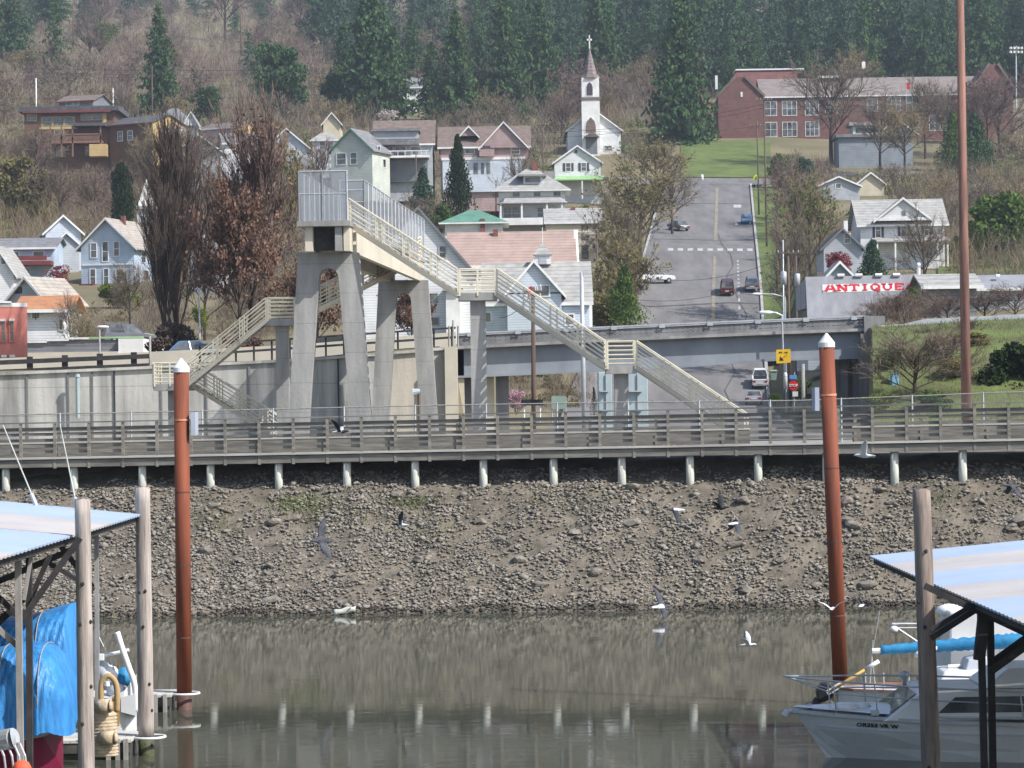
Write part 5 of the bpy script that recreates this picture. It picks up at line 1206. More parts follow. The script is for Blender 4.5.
# conifers one can tell apart
conifer(160, 112, 2, 52, 'tall dark conifer standing alone in the brown brush above the modern house', seed=0, Y=640)
conifer(10, 62, -30, 62, 'dark conifer at the upper left corner above the power lines', seed=1, Y=860)
conifer(52, 18, -40, 44, 'conifer beside the upper left corner, its trunk on the terrace line', seed=2, Y=1010)
bush(283, 118, 40, 62, 'broad dark evergreen on the hillside above the grey gabled houses', m_conifer, Y=640, n=2600, name='evergreen_tree', cat='tree')
conifer(372, 118, -28, 80, 'very tall wide conifer left of the half hidden white hillside house', seed=1, Y=650, dens=1.2)
conifer(412, 90, 12, 44, 'slim conifer right behind the very tall wide one', seed=3, Y=760)
conifer(457, 124, 8, 60, 'tall dark conifer between the hidden white house and the mauve house', seed=2, Y=640, dens=1.2)
conifer(505, 128, -14, 66, 'tall conifer left of the church, behind the mauve house roof', seed=0, Y=660)
conifer(541, 122, -6, 62, 'dense conifer directly left of the church spire', seed=3, Y=690)
conifer(600, 112, -30, 72, 'tall dark conifer rising behind the church spire', seed=1, Y=720)
conifer(681, 156, -8, 84, 'huge dark fir with a bare trunk foot between the church and the school', seed=2, Y=590, dens=1.5)
conifer(729, 105, 34, 26, 'small spindly conifer beside the dark red school hall roof', seed=0, Y=700)
conifer(320, 40, -40, 48, 'conifer on the upper terrace above the broad evergreen', seed=3, Y=1000)
conifer(394, 114, 26, 52, 'bushy conifer at the right foot of the very tall wide one', seed=0, Y=662)
conifer(345, 108, 20, 50, 'conifer standing at the left foot of the very tall wide one', seed=2, Y=690)
conifer(432, 112, 40, 44, 'lower conifer directly left of the tall one between the white and mauve houses', seed=1, Y=668)
conifer(481, 120, 34, 50, 'shorter conifer between the two tall ones above the mauve house', seed=3, Y=672, mat=m_conifer2)
conifer(524, 116, 10, 54, 'conifer squeezed between the two tall trees left of the church', seed=1, Y=705)
conifer(562, 112, 24, 48, 'bushy conifer touching the left side of the church spire', seed=0, Y=735, mat=m_conifer2)
conifer(622, 100, 2, 56, 'conifer between the church spire and the huge dark fir', seed=2, Y=770, mat=m_conifer2)
conifer(650, 92, -6, 50, 'pale green conifer just left of the huge dark fir', seed=3, Y=800)
conifer(700, 88, -4, 56, 'conifer just behind the right side of the huge dark fir', seed=1, Y=790, mat=m_conifer2)
bush(458, 215, 133, 36, 'pointed dark green conifer in front of the mauve and white house', m_yew, Y=415, form='cone', n=3800, name='pointed_conifer', cat='tree', seed=1)
bush(424, 232, 165, 44, 'green tree behind the overpass cage below the balcony house', m_conifer2, Y=400, form='cone', n=2600, name='evergreen_tree', cat='tree')
bush(440, 236, 200, 34, 'leafy green bush beside the green roofed house', m_ever, Y=398, n=1600)
bush(625, 326, 264, 46, 'bright green young conifer beside the pale blue house at the foot of the street', m_ever, Y=262, form='cone', n=3000, name='young_conifer', cat='tree', seed=2)
bush(608, 330, 290, 60, 'yellow green bushy shrub around the young conifer', m_olive, Y=266, n=2200)
bush(122, 246, 160, 32, 'dark columnar cypress behind the pale blue two storey house', m_yew, Y=385, form='column', n=4200, name='cypress', cat='tree', seed=2)
bush(874, 296, 238, 46, 'blue green spruce in front of the white shuttered house', m_conifer2, Y=300, form='cone', n=3400, name='spruce', cat='tree', seed=0)
bush(992, 275, 192, 88, 'big round dark green tree right of the white shuttered house', m_ever, Y=345, n=4200, name='evergreen_tree', cat='tree', seed=1)
bush(976, 182, 112, 52, 'dark green cedar right of the tall reddish pole before the school', m_conifer, Y=520, form='cone', n=3200, name='cedar', cat='tree', seed=1)
bush(953, 172, 110, 40, 'green cedar left of the tall reddish pole before the school', m_ever, Y=535, form='cone', n=2600, name='cedar', cat='tree', seed=2)
bush(802, 192, 155, 30, 'dark green bush near the utility poles below the school', m_conifer2, Y=500, n=2000)
bush(782, 198, 150, 30, 'green bush behind the utility poles at the top of the street', m_ever, Y=515, n=1800)
bush(120, 312, 276, 52, 'bright yellow green bush below the pale blue two storey house', m_yelgreen, Y=300, n=2600)
bush(60, 288, 262, 34, 'red leaved shrub below the dark red deck', m_redleaf, Y=330, n=900)
bush(838, 278, 249, 34, 'crimson bush in front of the grey blue cottage', m_redleaf, Y=318, n=1500)
bush(826, 288, 268, 22, 'low orange shrub beside the crimson bush', m_roof_orange, Y=316, n=500)
bush(20, 232, 150, 76, 'pale yellow green willow at the left edge above the blue building', m_olive, Y=430, n=3200, name='willow', cat='tree')
bush(975, 120, 78, 44, 'bare brown thicket tree at the right end of the school', m_twig2, Y=590, n=2200, name='thicket_tree', cat='tree')
bush(175, 150, 122, 40, 'pale blossoming tree beside the grey hipped house', m_blossom, Y=470, n=1300, name='blossom_tree', cat='tree')
bush(388, 124, 108, 26, 'pale pink blossoming tree above the balcony house', m_blossom, Y=520, n=700, name='blossom_tree', cat='tree')
bush(201, 332, 303, 22, 'bright lime green shrub between the dark poplar and the rusty tree', m_yelgreen, Y=240, n=1400)
bush(588, 236, 228, 26, 'pale yellow flowering shrub behind the cupola', m_offwhite, Y=335, n=700)
bush(548, 232, 224, 36, 'green clipped hedge in front of the foursquare house', m_ever, Y=430, n=900, name='hedge', cat='hedge')
bush(1010, 420, 338, 74, 'large dark evergreen shrub at the right edge of the grassy slope', m_yew, Y=137, n=4200, seed=1)
bush(1000, 345, 322, 60, 'yellow green weedy bush above the large dark shrub', m_yelgreen, Y=147.8, n=1800)
bush(800, 400, 372, 26, 'small green bush beside the stop sign', m_ever, Y=205, n=1300)
bush(775, 402, 390, 20, 'low green clump left of the stop sign', m_ever, Y=215, n=700)
bush(516, 412, 384, 30, 'pink blossoming bush under the bridge', m_pink, Y=195, n=1500)
bush(594, 412, 384, 11, 'tiny dark conical shrub beside the pale teal cabinets', m_yew, Y=185, form='cone', n=800)
bush(548, 405, 374, 60, 'brown tangled brush bank seen under the bridge', m_twig2, Y=222, n=2800)
bush(575, 398, 374, 40, 'brown grey brush patch seen right of the light pole under the bridge', m_twig, Y=228, n=2000)
# the bare columns and the rusty tree behind the overpass
bare_tree(177, 362, 152, 58, 'dark upright bare poplar behind the left end of the highway rail', 'column', m_twigdk, Y=178, seed=1, leafsize=.007)
bare_tree(166, 362, 206, 40, 'second dark bare poplar leaning on the larger one', 'column', m_twigdk, Y=176, seed=2)
bare_tree(248, 360, 138, 72, 'tall brownish bare poplar behind the left stair', 'column', m_twig2, m_rustleaf, 1500, Y=186, seed=3, leafsize=.006)
bare_tree(240, 362, 190, 84, 'rusty tree with dead brown leaves behind the left stair landing', 'round', m_twig2, m_rustleaf, 9000, Y=174, seed=0, leafsize=.010)
bare_tree(318, 366, 262, 70, 'rusty leaved tree seen through the legs of the overpass', 'round', m_twig2, m_rustleaf, 8000, Y=172, seed=1, leafsize=.010)
bare_tree(412, 356, 288, 52, 'low rusty leaved tree between the second pair of overpass legs', 'round', m_twig2, m_rustleaf, 7000, Y=172, seed=2, leafsize=.012)
bare_tree(288, 300, 140, 60, 'olive budding tree left of the caged deck', 'round', m_twig3, m_olive, 1800, Y=330, seed=3)
bush(170, 368, 318, 56, 'dark leafless thicket at the foot of the dark poplars', m_twigdk, Y=175, n=2600, name='thicket')
bush(238, 366, 326, 60, 'rusty low thicket at the foot of the rusty tree', m_rustleaf, Y=171, n=1800, name='thicket')
for q_, (x_, b_, t_, w_, m_, l_) in enumerate(((884, 334, 300, 60, m_twig2, 'low purple brown bush left of the lettering end, above the bridge end block'), (905, 332, 293, 54, m_twig, 'grey brown bush below the last red letters'), (948, 330, 296, 56, m_twig2, 'brown bush left of the tall reddish pole below the annex'), (985, 326, 288, 60, m_twig, 'grey leafless bush right of the tall reddish pole below the shed'), (1015, 324, 284, 60, m_twig2, 'brown leafless bush at the right edge in front of the shed'), (930, 360, 326, 60, m_twig, 'tangled bush right behind the right guard rail'), (968, 352, 318, 44, m_twig2, 'thin bush climbing beside the tall reddish pole'))):
    bare_tree(x_, b_, t_, w_, l_, 'round', m_, Y=(146 if b_ > 340 else 158), seed=q_ % 4, name='bare_bush', cat='bush')
bare_tree(880, 166, 92, 66, 'bare tree standing before the low grey blue building at the school', 'round', m_twig, Y=528, seed=3)
bare_tree(905, 172, 104, 60, 'second bare tree before the low grey blue building', 'round', m_twig3, Y=520, seed=0)
bare_tree(1000, 168, 74, 84, 'broad brown tree veiling the right gable of the school', 'round', m_twig2, Y=560, seed=1)
bare_tree(945, 160, 84, 60, 'bare tree left of the tall reddish pole before the school windows', 'round', m_twig, Y=566, seed=2)
bare_tree(205, 345, 232, 74, 'wide bare tree between the dark poplar and the rusty tree', 'round', m_twig2, Y=250, seed=1)
bare_tree(130, 330, 262, 50, 'bare tree left of the dark poplars', 'round', m_twig, Y=255, seed=0)
bare_tree(225, 250, 168, 74, 'tall bare tree in the brush above the white weathered house', 'round', m_twig2, Y=400, seed=3)
bare_tree(195, 200, 128, 70, 'bare tree below the grey hipped house', 'round', m_twig, Y=450, seed=2)
bare_tree(95, 232, 166, 62, 'bare tree behind the pale blue two storey house', 'round', m_twig2, Y=430, seed=0)
bare_tree(60, 226, 168, 60, 'bare tree left of the cypress behind the blue house', 'round', m_twig, Y=425, seed=1)
bare_tree(272, 190, 132, 56, 'bare tree in front of the latticed gable', 'round', m_twig, Y=445, seed=1)
bare_tree(320, 190, 140, 50, 'bare tree in front of the round fronted house', 'round', m_twig2, Y=442, seed=0)
bare_tree(150, 175, 122, 54, 'pale bare tree in front of the yellow gable end', 'round', m_twig3, Y=470, seed=3)
bare_tree(35, 190, 128, 60, 'bare tree at the left end of the brown modern house', 'round', m_twig, Y=470, seed=2)
bush(210, 122, 84, 44, 'dark evergreen on the hillside right of the lone conifer', m_conifer, Y=620, n=1800, name='evergreen_tree', cat='tree')
bush(340, 112, 70, 50, 'dark evergreen left of the very tall wide conifer', m_conifer, Y=660, n=2000, name='evergreen_tree', cat='tree')
bush(100, 52, 18, 40, 'green bushy evergreen on the hill between the two upper left conifers', m_ever, Y=900, n=1400, name='evergreen_tree', cat='tree')
bush(575, 300, 262, 40, 'low leafy tree left of the wide street trees', m_olive, Y=300, n=1600)
for q_, (x_, b_, t_, w_, m_, l_) in enumerate(((888, 372, 346, 40, m_ever, 'green leafy bush on the grass slope beside the bridge abutment'), (955, 380, 350, 50, m_olive, 'olive bush at the foot of the tall reddish pole on the slope'), (880, 410, 388, 36, m_yelgreen, 'yellow green bush low on the grass slope by the abutment'), (935, 412, 386, 48, m_ever, 'green bush low on the slope left of the tall reddish pole'), (975, 345, 326, 44, m_olive, 'olive bush under the right guard rail'), (1040, 380, 340, 60, m_ever, 'green bush beyond the right edge of the slope'))):
    bush(x_, b_, t_, w_, l_, m_, Y=(hit(x_, b_, 118, 150) or 130), n=1500)
# street trees and others with their own outline
bare_tree(657, 208, 138, 78, 'large budding street tree beside the upper street below the great fir', 'round', m_twig3, m_olive, 500, Y=478, seed=0)
bare_tree(640, 262, 170, 98, 'wide bare street tree overhanging the left lane above the crosswalk', 'round', m_twig3, m_olive, 900, Y=400, seed=1)
bare_tree(618, 288, 200, 66, 'bare tree beside the cream house', 'round', m_twig, m_olive, 500, Y=348, seed=2)
bare_tree(622, 312, 236, 84, 'budding tree beside the white car on the street', 'round', m_twig3, m_olive, 1500, Y=318, seed=3)
bare_tree(672, 222, 170, 60, 'bare branched tree leaning over the street near the upper left kerb', 'round', m_twig, Y=440, seed=2)
bare_tree(831, 152, 58, 98, 'big bare tree in front of the brick school', 'round', m_twig, Y=552, seed=1)
bare_tree(850, 118, 48, 70, 'bare tree with buds rising behind the school roof', 'round', m_twig3, Y=640, seed=3)
bare_tree(925, 150, 78, 56, 'small bare tree by the flag pole', 'round', m_twig, Y=560, seed=0)
bare_tree(988, 150, 78, 60, 'bare forked tree before the right end of the school', 'round', m_twig2, Y=545, seed=2)
bare_tree(810, 268, 178, 74, 'green budding tree behind the utility poles', 'round', m_twig3, m_ever, 700, Y=350, seed=2)
bare_tree(790, 300, 215, 54, 'bare tree tangled with the utility poles', 'round', m_twig, Y=320, seed=1)
bare_tree(925, 300, 210, 70, 'bare tree in front of the porch of the white shuttered house', 'round', m_twig, Y=308, seed=3)
bare_tree(690, 60, 0, 0.1, 'x') if False else None
bare_tree(600, 148, 88, 46, 'ochre bare tree right behind the church', 'round', m_twig3, Y=640, seed=0)
bare_tree(562, 158, 92, 52, 'purple brown bare tree left of the church', 'round', m_twig2, Y=600, seed=1)
bare_tree(640, 118, 60, 44, 'ochre bare tree between the church and the great fir', 'round', m_twig3, Y=700, seed=2)
bare_tree(478, 48, 6, 60, 'reddish bare tree between the tall hillside conifers', 'round', m_twig2, Y=1000, seed=3)
bare_tree(520, 206, 150, 44, 'bare tree at the right end of the mauve house', 'round', m_twig, Y=425, seed=0)
bare_tree(70, 330, 296, 34, 'small bare tree beside the striped house', 'round', m_twig, Y=215, seed=2)
bare_tree(80, 352, 306, 30, 'pale leafless tree against the striped house wall', 'round', m_twig3, Y=212, seed=3)
bare_tree(915, 408, 330, 120, 'spreading leafless shrub tree on the grassy slope', 'round', m_twig, Y=134, seed=1)
bare_tree(945, 395, 330, 80, 'second leafless shrub beside the reddish pole on the slope', 'round', m_twig2, Y=140, seed=0)
bare_tree(900, 335, 295, 70, 'brown brushy tree in front of the antiques roof', 'round', m_twig2, Y=170, seed=2)
bare_tree(930, 335, 288, 60, 'tangled brown tree at the right end of the antiques lettering', 'round', m_twig, Y=172, seed=3)
bush(914, 304, 283, 30, 'small green conifer poking over the red lettering', m_ever, Y=190, form='cone', n=1500, name='young_conifer', cat='tree')
bare_tree(300, 30, -20, 54, 'pale bare tree on the upper terrace left of the terrace conifer', 'round', m_twig2, Y=1050, seed=1)
bare_tree(225, 30, -30, 60, 'bare tree on the upper terrace between the tall pole and the lone conifer', 'round', m_twig2, Y=1060, seed=2)
bare_tree(90, 60, 10, 60, 'bare tree below the terrace line at the upper left', 'round', m_twig, Y=900, seed=3)
bare_tree(100, 24, -20, 40, 'leafless tree at the left end of the terrace line', 'round', m_twig2, Y=1040, seed=0)

# --- far wood and brown brush: masses nobody could count
def mass(name, label, items, mat, src):
    Vs, Fs, off = [], [], 0
    SV = [np.array([v.co[:] for v in me.vertices]) for me in src]; SF = [np.array([p.vertices[:] for p in me.polygons]) for me in src]
    for (x, y, z, sx, sz, a, k) in items:
        v = SV[k % len(SV)]; c, s = math.cos(a), math.sin(a)
        q = np.stack([(v[:, 0] * c - v[:, 1] * s) * sx + x, (v[:, 0] * s + v[:, 1] * c) * sx + y, v[:, 2] * sz + z], 1)
        Vs.append(q); Fs.append(SF[k % len(SF)] + off); off += len(v)
    o = arr_obj(name, np.concatenate(Vs), np.concatenate(Fs), mat); tagit(o, label, 'wood', kind='stuff')
r = np.random.default_rng(21)
lowc = [conifer_meshes(s, mat=m_conifer2, nlev=26, dens=.75)[1] for s in range(3)]
items = []
def addwood(x0, x1, y0, y1, n, hm=(15, 36), keep=1.0):
    for _ in range(n):
        Y = 1 / r.uniform(1 / y1, 1 / y0); px = r.uniform(x0, x1); x = (px - 512) / F * Y
        hh = r.uniform(*hm); items.append((x, Y, gz(x, Y) - .5, hh * r.uniform(.48, .7), hh, r.uniform(0, 6.3), int(r.integers(3))))
addwood(690, 1150, 720, 1700, 230); addwood(480, 700, 760, 1700, 120); addwood(330, 480, 880, 1700, 46); addwood(-100, 330, 1080, 1700, 50); addwood(-120, 330, 700, 1050, 5)
mass('far_conifer_wood', 'dark conifer wood covering the far hillside', items[::2], m_conifer2, lowc)
mass('far_conifer_wood', 'greener conifers mixed through the far hillside wood', items[1::2], m_conifer, lowc)
def lowbare(seed):
    limbs, tw = branchy(seed, 'round', (9, 6, 6, 4)); rg = np.random.default_rng(seed)
    b = np.array([t[0] for t in tw]); d = np.array([t[1] for t in tw]); L = np.array([t[2] for t in tw])
    V, Q = tri_twigs(b, d, L, np.full(len(b), .0075), rg); b2 = np.array([l[0] for l in limbs]); e2 = np.array([l[1] for l in limbs]); L2 = np.linalg.norm(e2 - b2, axis=1)
    V2, Q2 = tri_twigs(b2, unit(e2 - b2), L2, np.array([l[2] * 1.6 for l in limbs]), rg)
    return arr_mesh('low_bare', np.concatenate([V, V2]), np.concatenate([Q, Q2 + len(V)]), m_twig)
lb = [lowbare(s_) for s_ in (61, 62, 63)]
def baremass(name, label, mat, cells, seed):
    rg = np.random.default_rng(seed); its = []
    for (x0, x1, py0, py1, n, h0, h1) in cells:
        for _ in range(n):
            px, py = rg.uniform(x0, x1), rg.uniform(py0, py1); Y = hit(px, py)
            if not Y or (625 < px < 775 and py > 125): continue
            hh = rg.uniform(h0, h1); tp = py - hh / (Y / F)
            if any(a - 8 < px < c + 8 and tp < d - 4 and py > b_ and Y < Yh + 10 for (a, b_, c, d, Yh) in EXCL): continue
            p = P(px, py, Y); its.append((p.x, p.y, p.z - .4, hh * rg.uniform(.8, 1.2), hh, rg.uniform(0, 6.3), int(rg.integers(3))))
    mass(name, label, its, mat, lb)
baremass('bare_wood', 'grey brown leafless trees massed over the hillside', m_twig, [(-170, 700, 20, 150, 110, 9, 15), (-170, 480, 150, 250, 34, 6, 10), (130, 300, 255, 340, 20, 6, 9), (775, 1180, 150, 260, 34, 6, 10)], 71)
baremass('bare_wood', 'purplish leafless trees massed over the hillside', m_twig2, [(-170, 700, 5, 130, 90, 9, 16), (680, 1180, 5, 75, 22, 10, 18), (-170, 480, 140, 240, 26, 6, 10), (775, 1180, 100, 240, 30, 6, 10)], 72)
baremass('budding_wood', 'ochre budding trees scattered over the hillside', m_twig3, [(-170, 700, 30, 150, 46, 8, 13), (680, 1180, 10, 80, 16, 10, 16), (-60, 140, 150, 230, 14, 6, 10), (130, 300, 260, 340, 8, 5, 8), (775, 1180, 150, 270, 44, 5, 9)], 73)
def brush(name, label, mat, cells, seed, tw_n=64, cat='brush'):
    rg = np.random.default_rng(seed); B, D, L, W_ = [], [], [], []
    for (px0, px1, py0, py1, n, h0, h1) in cells:
        for _ in range(int(n * 1.75)):
            px, py = rg.uniform(px0, px1), rg.uniform(py0, py1)
            Y = hit(px, py)
            if not Y: continue
            hh = rg.uniform(h0, h1); tp = py - hh / (Y / F); bad = False
            if (640 < px < 768 and py > 132) or (760 < px < 790 and py > 185): continue
            for (a, b_, c, d, Yh) in EXCL:
                if a - 3 < px < c + 3 and tp < d and py > b_ and Y < Yh + 10: bad = True; break
            if bad: continue
            p = P(px, py, Y); k = tw_n
            base = np.array([p.x, p.y, p.z - .3]) + rg.normal(size=(k, 3)) * np.array([hh * .16, hh * .16, .05])
            base[:, 2] += rg.random(k) ** 1.5 * hh * .65
            d = unit(np.stack([rg.normal(size=k) * .42, rg.normal(size=k) * .42, np.ones(k)], 1))
            B.append(base); D.append(d); l = hh * rg.uniform(.2, .55, k); L.append(l); W_.append(np.clip(rg.uniform(.02, .055, k) * hh / 5 * (Y / 450) ** .6, .015, .3))
    V, Q = tri_twigs(np.concatenate(B), np.concatenate(D), np.concatenate(L), np.concatenate(W_), rg)
    o = arr_obj(name, V, Q, mat); tagit(o, label, cat, kind='stuff')
brush('bare_brush', 'grey brown leafless brush covering the hillside between houses', m_twig, [(-170, 720, 5, 170, 900, 4, 9), (-150, 480, 150, 260, 330, 3, 6), (770, 1180, 150, 290, 420, 3, 6), (770, 1180, 300, 318, 60, 2, 4), (60, 300, 290, 345, 150, 1.5, 3.5), (128, 300, 240, 340, 150, 3, 6), (765, 1000, 138, 166, 70, 2, 4), (505, 592, 380, 410, 40, 1.2, 2.5), (868, 1060, 322, 332, 60, 1, 2)], 31)
brush('bare_brush', 'purple brown leafless brush on the hillside', m_twig2, [(-170, 720, 5, 130, 620, 5, 10), (-150, 480, 130, 250, 330, 3, 7), (770, 1180, 140, 270, 260, 3, 6), (868, 1060, 298, 322, 120, 2, 4)], 32)
brush('budding_brush', 'ochre budding brush scattered over the hillside', m_twig3, [(-170, 720, 20, 150, 330, 4, 8), (-40, 130, 150, 260, 130, 3, 7), (770, 1180, 140, 290, 380, 3, 6), (560, 650, 235, 325, 60, 2, 5)], 33)
def leafmass(name, label, mat, cells, seed, n_leaf=120):
    rg = np.random.default_rng(seed); C, SZ = [], []
    for (px0, px1, py0, py1, n, h0, h1) in cells:
        for _ in range(n):
            px, py = rg.uniform(px0, px1), rg.uniform(py0, py1); Y = hit(px, py)
            if not Y or (640 < px < 768 and py > 132) or (760 < px < 786 and py > 185): continue
            hh = rg.uniform(h0, h1); tp = py - hh / (Y / F)
            if any(a - 3 < px < c + 3 and tp < d and py > b_ and Y < Yh + 10 for (a, b_, c, d, Yh) in EXCL): continue
            p = P(px, py, Y); q = rg.normal(size=(n_leaf, 3)) * np.array([.38, .38, .26]) * hh * .8; q[:, 2] = np.abs(q[:, 2])
            C.append(np.array(p) + q); SZ.append(rg.uniform(.1, .28, n_leaf) * hh / 4 + .05)
    V, Q = leafquads(np.concatenate(C), np.concatenate(SZ), rg); o = arr_obj(name, V, Q, mat); tagit(o, label, 'undergrowth', kind='stuff')
leafmass('undergrowth', 'dark green evergreen undergrowth in patches on the hillside', m_ever, [(-170, 640, 30, 170, 240, 2, 6), (770, 1180, 150, 290, 170, 2, 4), (-40, 640, 170, 300, 150, 1.5, 3.5)], 41)
leafmass('undergrowth', 'olive scrub in patches on the hillside', m_olive, [(-170, 640, 30, 170, 110, 2, 5), (770, 1180, 150, 290, 150, 2, 4), (-40, 160, 140, 260, 60, 2, 4), (240, 300, 150, 340, 50, 2, 4), (60, 300, 290, 345, 40, 1.2, 2.5), (505, 592, 380, 408, 10, .8, 1.6)], 42)
leafmass('undergrowth', 'fresh yellow green spring growth between the houses', m_yelgreen, [(-170, 640, 110, 300, 90, 1, 2.5), (780, 1060, 180, 300, 70, 1, 2.5)], 43)
# weeds on the grassy slope at the right
rg = np.random.default_rng(44); n_ = 12000
px = rg.uniform(873, 1150, n_); Y = rg.uniform(127, 149.5, n_); x = (px - 512) / F * Y; z = G(x, Y)
B = np.stack([x, Y, z], 1); D = unit(np.stack([rg.normal(size=n_) * .4, rg.normal(size=n_) * .4, np.ones(n_)], 1))
V, Q = tri_twigs(B, D, rg.uniform(.08, .26, n_), rg.uniform(.015, .04, n_), rg); o = arr_obj('grass', V, Q, m_bank); tagit(o, 'rough grass on the slope below the right guard rail', 'grass', kind='stuff')

# ------------------------------------------------------------------ poles, lamps, signs
def pole(px, top, base, Y, r_, label, mat=None, arms=(), trans=(), name='utility_pole', cat='pole', px2=None, group=None):
    t0 = P(px, top, Y); b0 = P(px2 if px2 is not None else px, base, Y); g0 = gz(b0.x, Y) - 1
    t = thing(name, label, cat, (b0.x, Y, g0 + 1), 0, group); o_ = t.location
    MB(o_).tube((b0.x, Y, min(g0, b0.z)), t0, r_, r_ * .72, 10).build('shaft', mat or m_polewood, t, smooth=True)
    for dy, wd in arms:
        z = P(px, top + dy, Y).z; MB(o_).box(t0.x - wd, Y - .2, z - .07, t0.x + wd, Y - .08, z + .07).build('cross_arm', m_polewood, t)
        mb = MB(o_)
        for q in (-.9, -.45, .45, .9): mb.tube((t0.x + wd * q, Y - .14, z + .07), (t0.x + wd * q, Y - .14, z + .26), .05, .04, 6)
        mb.build('insulator', m_galv, t)
    for dx, dy in trans:
        z = P(px, top + dy, Y).z; xx = t0.x + dx
        MB(o_).lathe((xx, Y - .25, z), [(.02, -.62), (.26, -.6), (.28, .5), (.2, .58), (.02, .6)], 10).build('transformer', m_galv, t, smooth=True)
    return t
pole(960, -12, 418, 120, .22, 'very tall reddish brown pole rising from behind the boardwalk on the right', m_polered, px2=966.5)
pole(757, 120, 215, 470, .15, 'tallest utility pole beside the top of the street', arms=[(6, 1.2)], px2=759)
pole(764, 95, 262, 420, .15, 'utility pole with long shaft along the right kerb of the street', arms=[(5, 1.2)], px2=767)
pole(777, 218, 300, 365, .15, 'utility pole with wide cross arm right of the parked grey car', arms=[(4, 1.3), (9, 1.0)])
pole(788, 250, 322, 255, .15, 'utility pole with pale transformer left of the antiques roof', arms=[(3, 1.0)], trans=[(-.45, 28)], px2=789)
pole(796, 256, 322, 262, .14, 'slim utility pole with low transformer next to the antiques roof', trans=[(.05, 24)])
pole(783, 240, 320, 300, .1, 'thin grey pole between the utility poles', m_galv)
pole(533, 287, 425, 152 - 4, .14, 'dark brown wooden pole with short arm in front of the bridge', m_polewood, arms=[(5, .45)], px2=533.5)
fl2 = thing('banner', 'small red banner hanging from the dark brown wooden pole', 'banner', P(531, 293, 147.8)); MB(fl2.location).hexa([P(528, 297.5, 147.7), P(531.5, 295, 147.7), P(531.5, 295, 147.75), P(528, 297.5, 147.75), P(527, 289, 147.7), P(531.5, 285.5, 147.7), P(531.5, 285.5, 147.75), P(527, 289, 147.75)]).build('cloth', m_redsign, fl2)
lp_ = pole(581.5, 272, 425, 146, .14, 'pale galvanised light pole in front of the bridge', m_galv, name='light_pole', cat='light pole', px2=584.5)
MB(lp_.location).bar(P(581.5, 273, 146), P(588, 272.5, 146), .18, .22).build('lamp_head', m_galv, lp_)
pole(36, 78, 110, 600, .16, 'white topped pole above the brown modern house', m_trim, name='lamp_pole', cat='pole')
pole(113, 88, 112, 610, .14, 'short white lamp pole behind the brown modern house', m_trim, name='lamp_pole', cat='pole')
pole(152, 66, 120, 600, .16, 'wooden pole left of the lone conifer', m_polewood)
pole(241, 12, 46, 960, .3, 'bare trunk like pole on the terrace at the upper left', m_polewood)
pole(73, 4, 34, 960, .3, 'leaning grey pole at the left of the terrace line', m_polewood)
pole(199, 290, 352, 190, .07, 'thin pole on the highway beside the dark poplar', m_galv, px2=200)
pole(150, 336, 372, 150.8, .08, 'thin brown post at the end of the dark guard rail', m_greytimber, name='post', cat='post')
pole(397, 88, 225, 420, .13, 'wooden utility pole behind the mauve house', m_polewood, arms=[(6, 1)]) if False else None
pole(496, 180, 240, 416, .12, 'dark utility pole in front of the mauve house', m_polewood)
pole(597, 230, 300, 330, .13, 'dark utility pole beside the cream house', m_polewood, arms=[(5, .8)])
pole(543, 120, 190, 475, .12, 'utility pole right of the mauve house', m_polewood, arms=[(5, .9)])
pole(416, 152, 190, 425, .11, 'dark pole in front of the balcony house', m_polewood)
sp_ = thing('stadium_light', 'tall stadium light with a bank of pale lamps behind the school', 'light', P(1016, 90, 640)); MB(sp_.location).tube(sp_.location - Vector((0, 0, 4)), P(1016, 46, 640), .2, .14, 8).build('shaft', m_galv, sp_)
for dx in (-5.5, -2, 2, 5.5):
    for dy in (48, 52): c = P(1016 + dx, dy, 639.7); MB(sp_.location).lathe((c.x, c.y, c.z - .3), [(.05, 0), (.34, .05), (.34, .5), (.05, .6)], 8).build('lamp', m_lens, sp_)
def cobra(px, py, dx, base, Y, label, mount=None):
    b0 = P(px + dx, base, Y); g0 = mount if mount is not None else gz(b0.x, Y); t = thing('street_light', label, 'street light', (b0.x, Y, g0)); o_ = t.location
    MB(o_).path([(b0.x, Y, g0 - .4), P(px + dx, py + 3, Y), P(px + dx * .6, py + .3, Y), P(px, py, Y)], .07).build('shaft', m_galv, t)
    a = P(px, py, Y); MB(o_).loft([[a + Vector((q * (1 if dx < 0 else 1), 0, 0)) + Vector((0, .16 * r_ * math.cos(w_), .12 * r_ * math.sin(w_))) for w_ in [k * math.pi / 3 for k in range(6)]] for q, r_ in ((-.45, .3), (-.3, 1), (.2, 1), (.4, .4))]).build('lamp_head', m_trim, t, smooth=True)
cobra(103, 327, -3.5, 345, 196, 'curved white street light behind the low warehouse')
cobra(766, 312.5, 16, 330, 163.55, 'grey street light arm reaching over the bridge near the antiques roof', P(782, 330, 163.55).z)
cobra(757, 294, 28, 318, 252, 'street light arm over the parked grey car')
cobra(208, 300, 6, 320, 280, 'pale lamp arm between the rusty tree and the overpass') if False else None
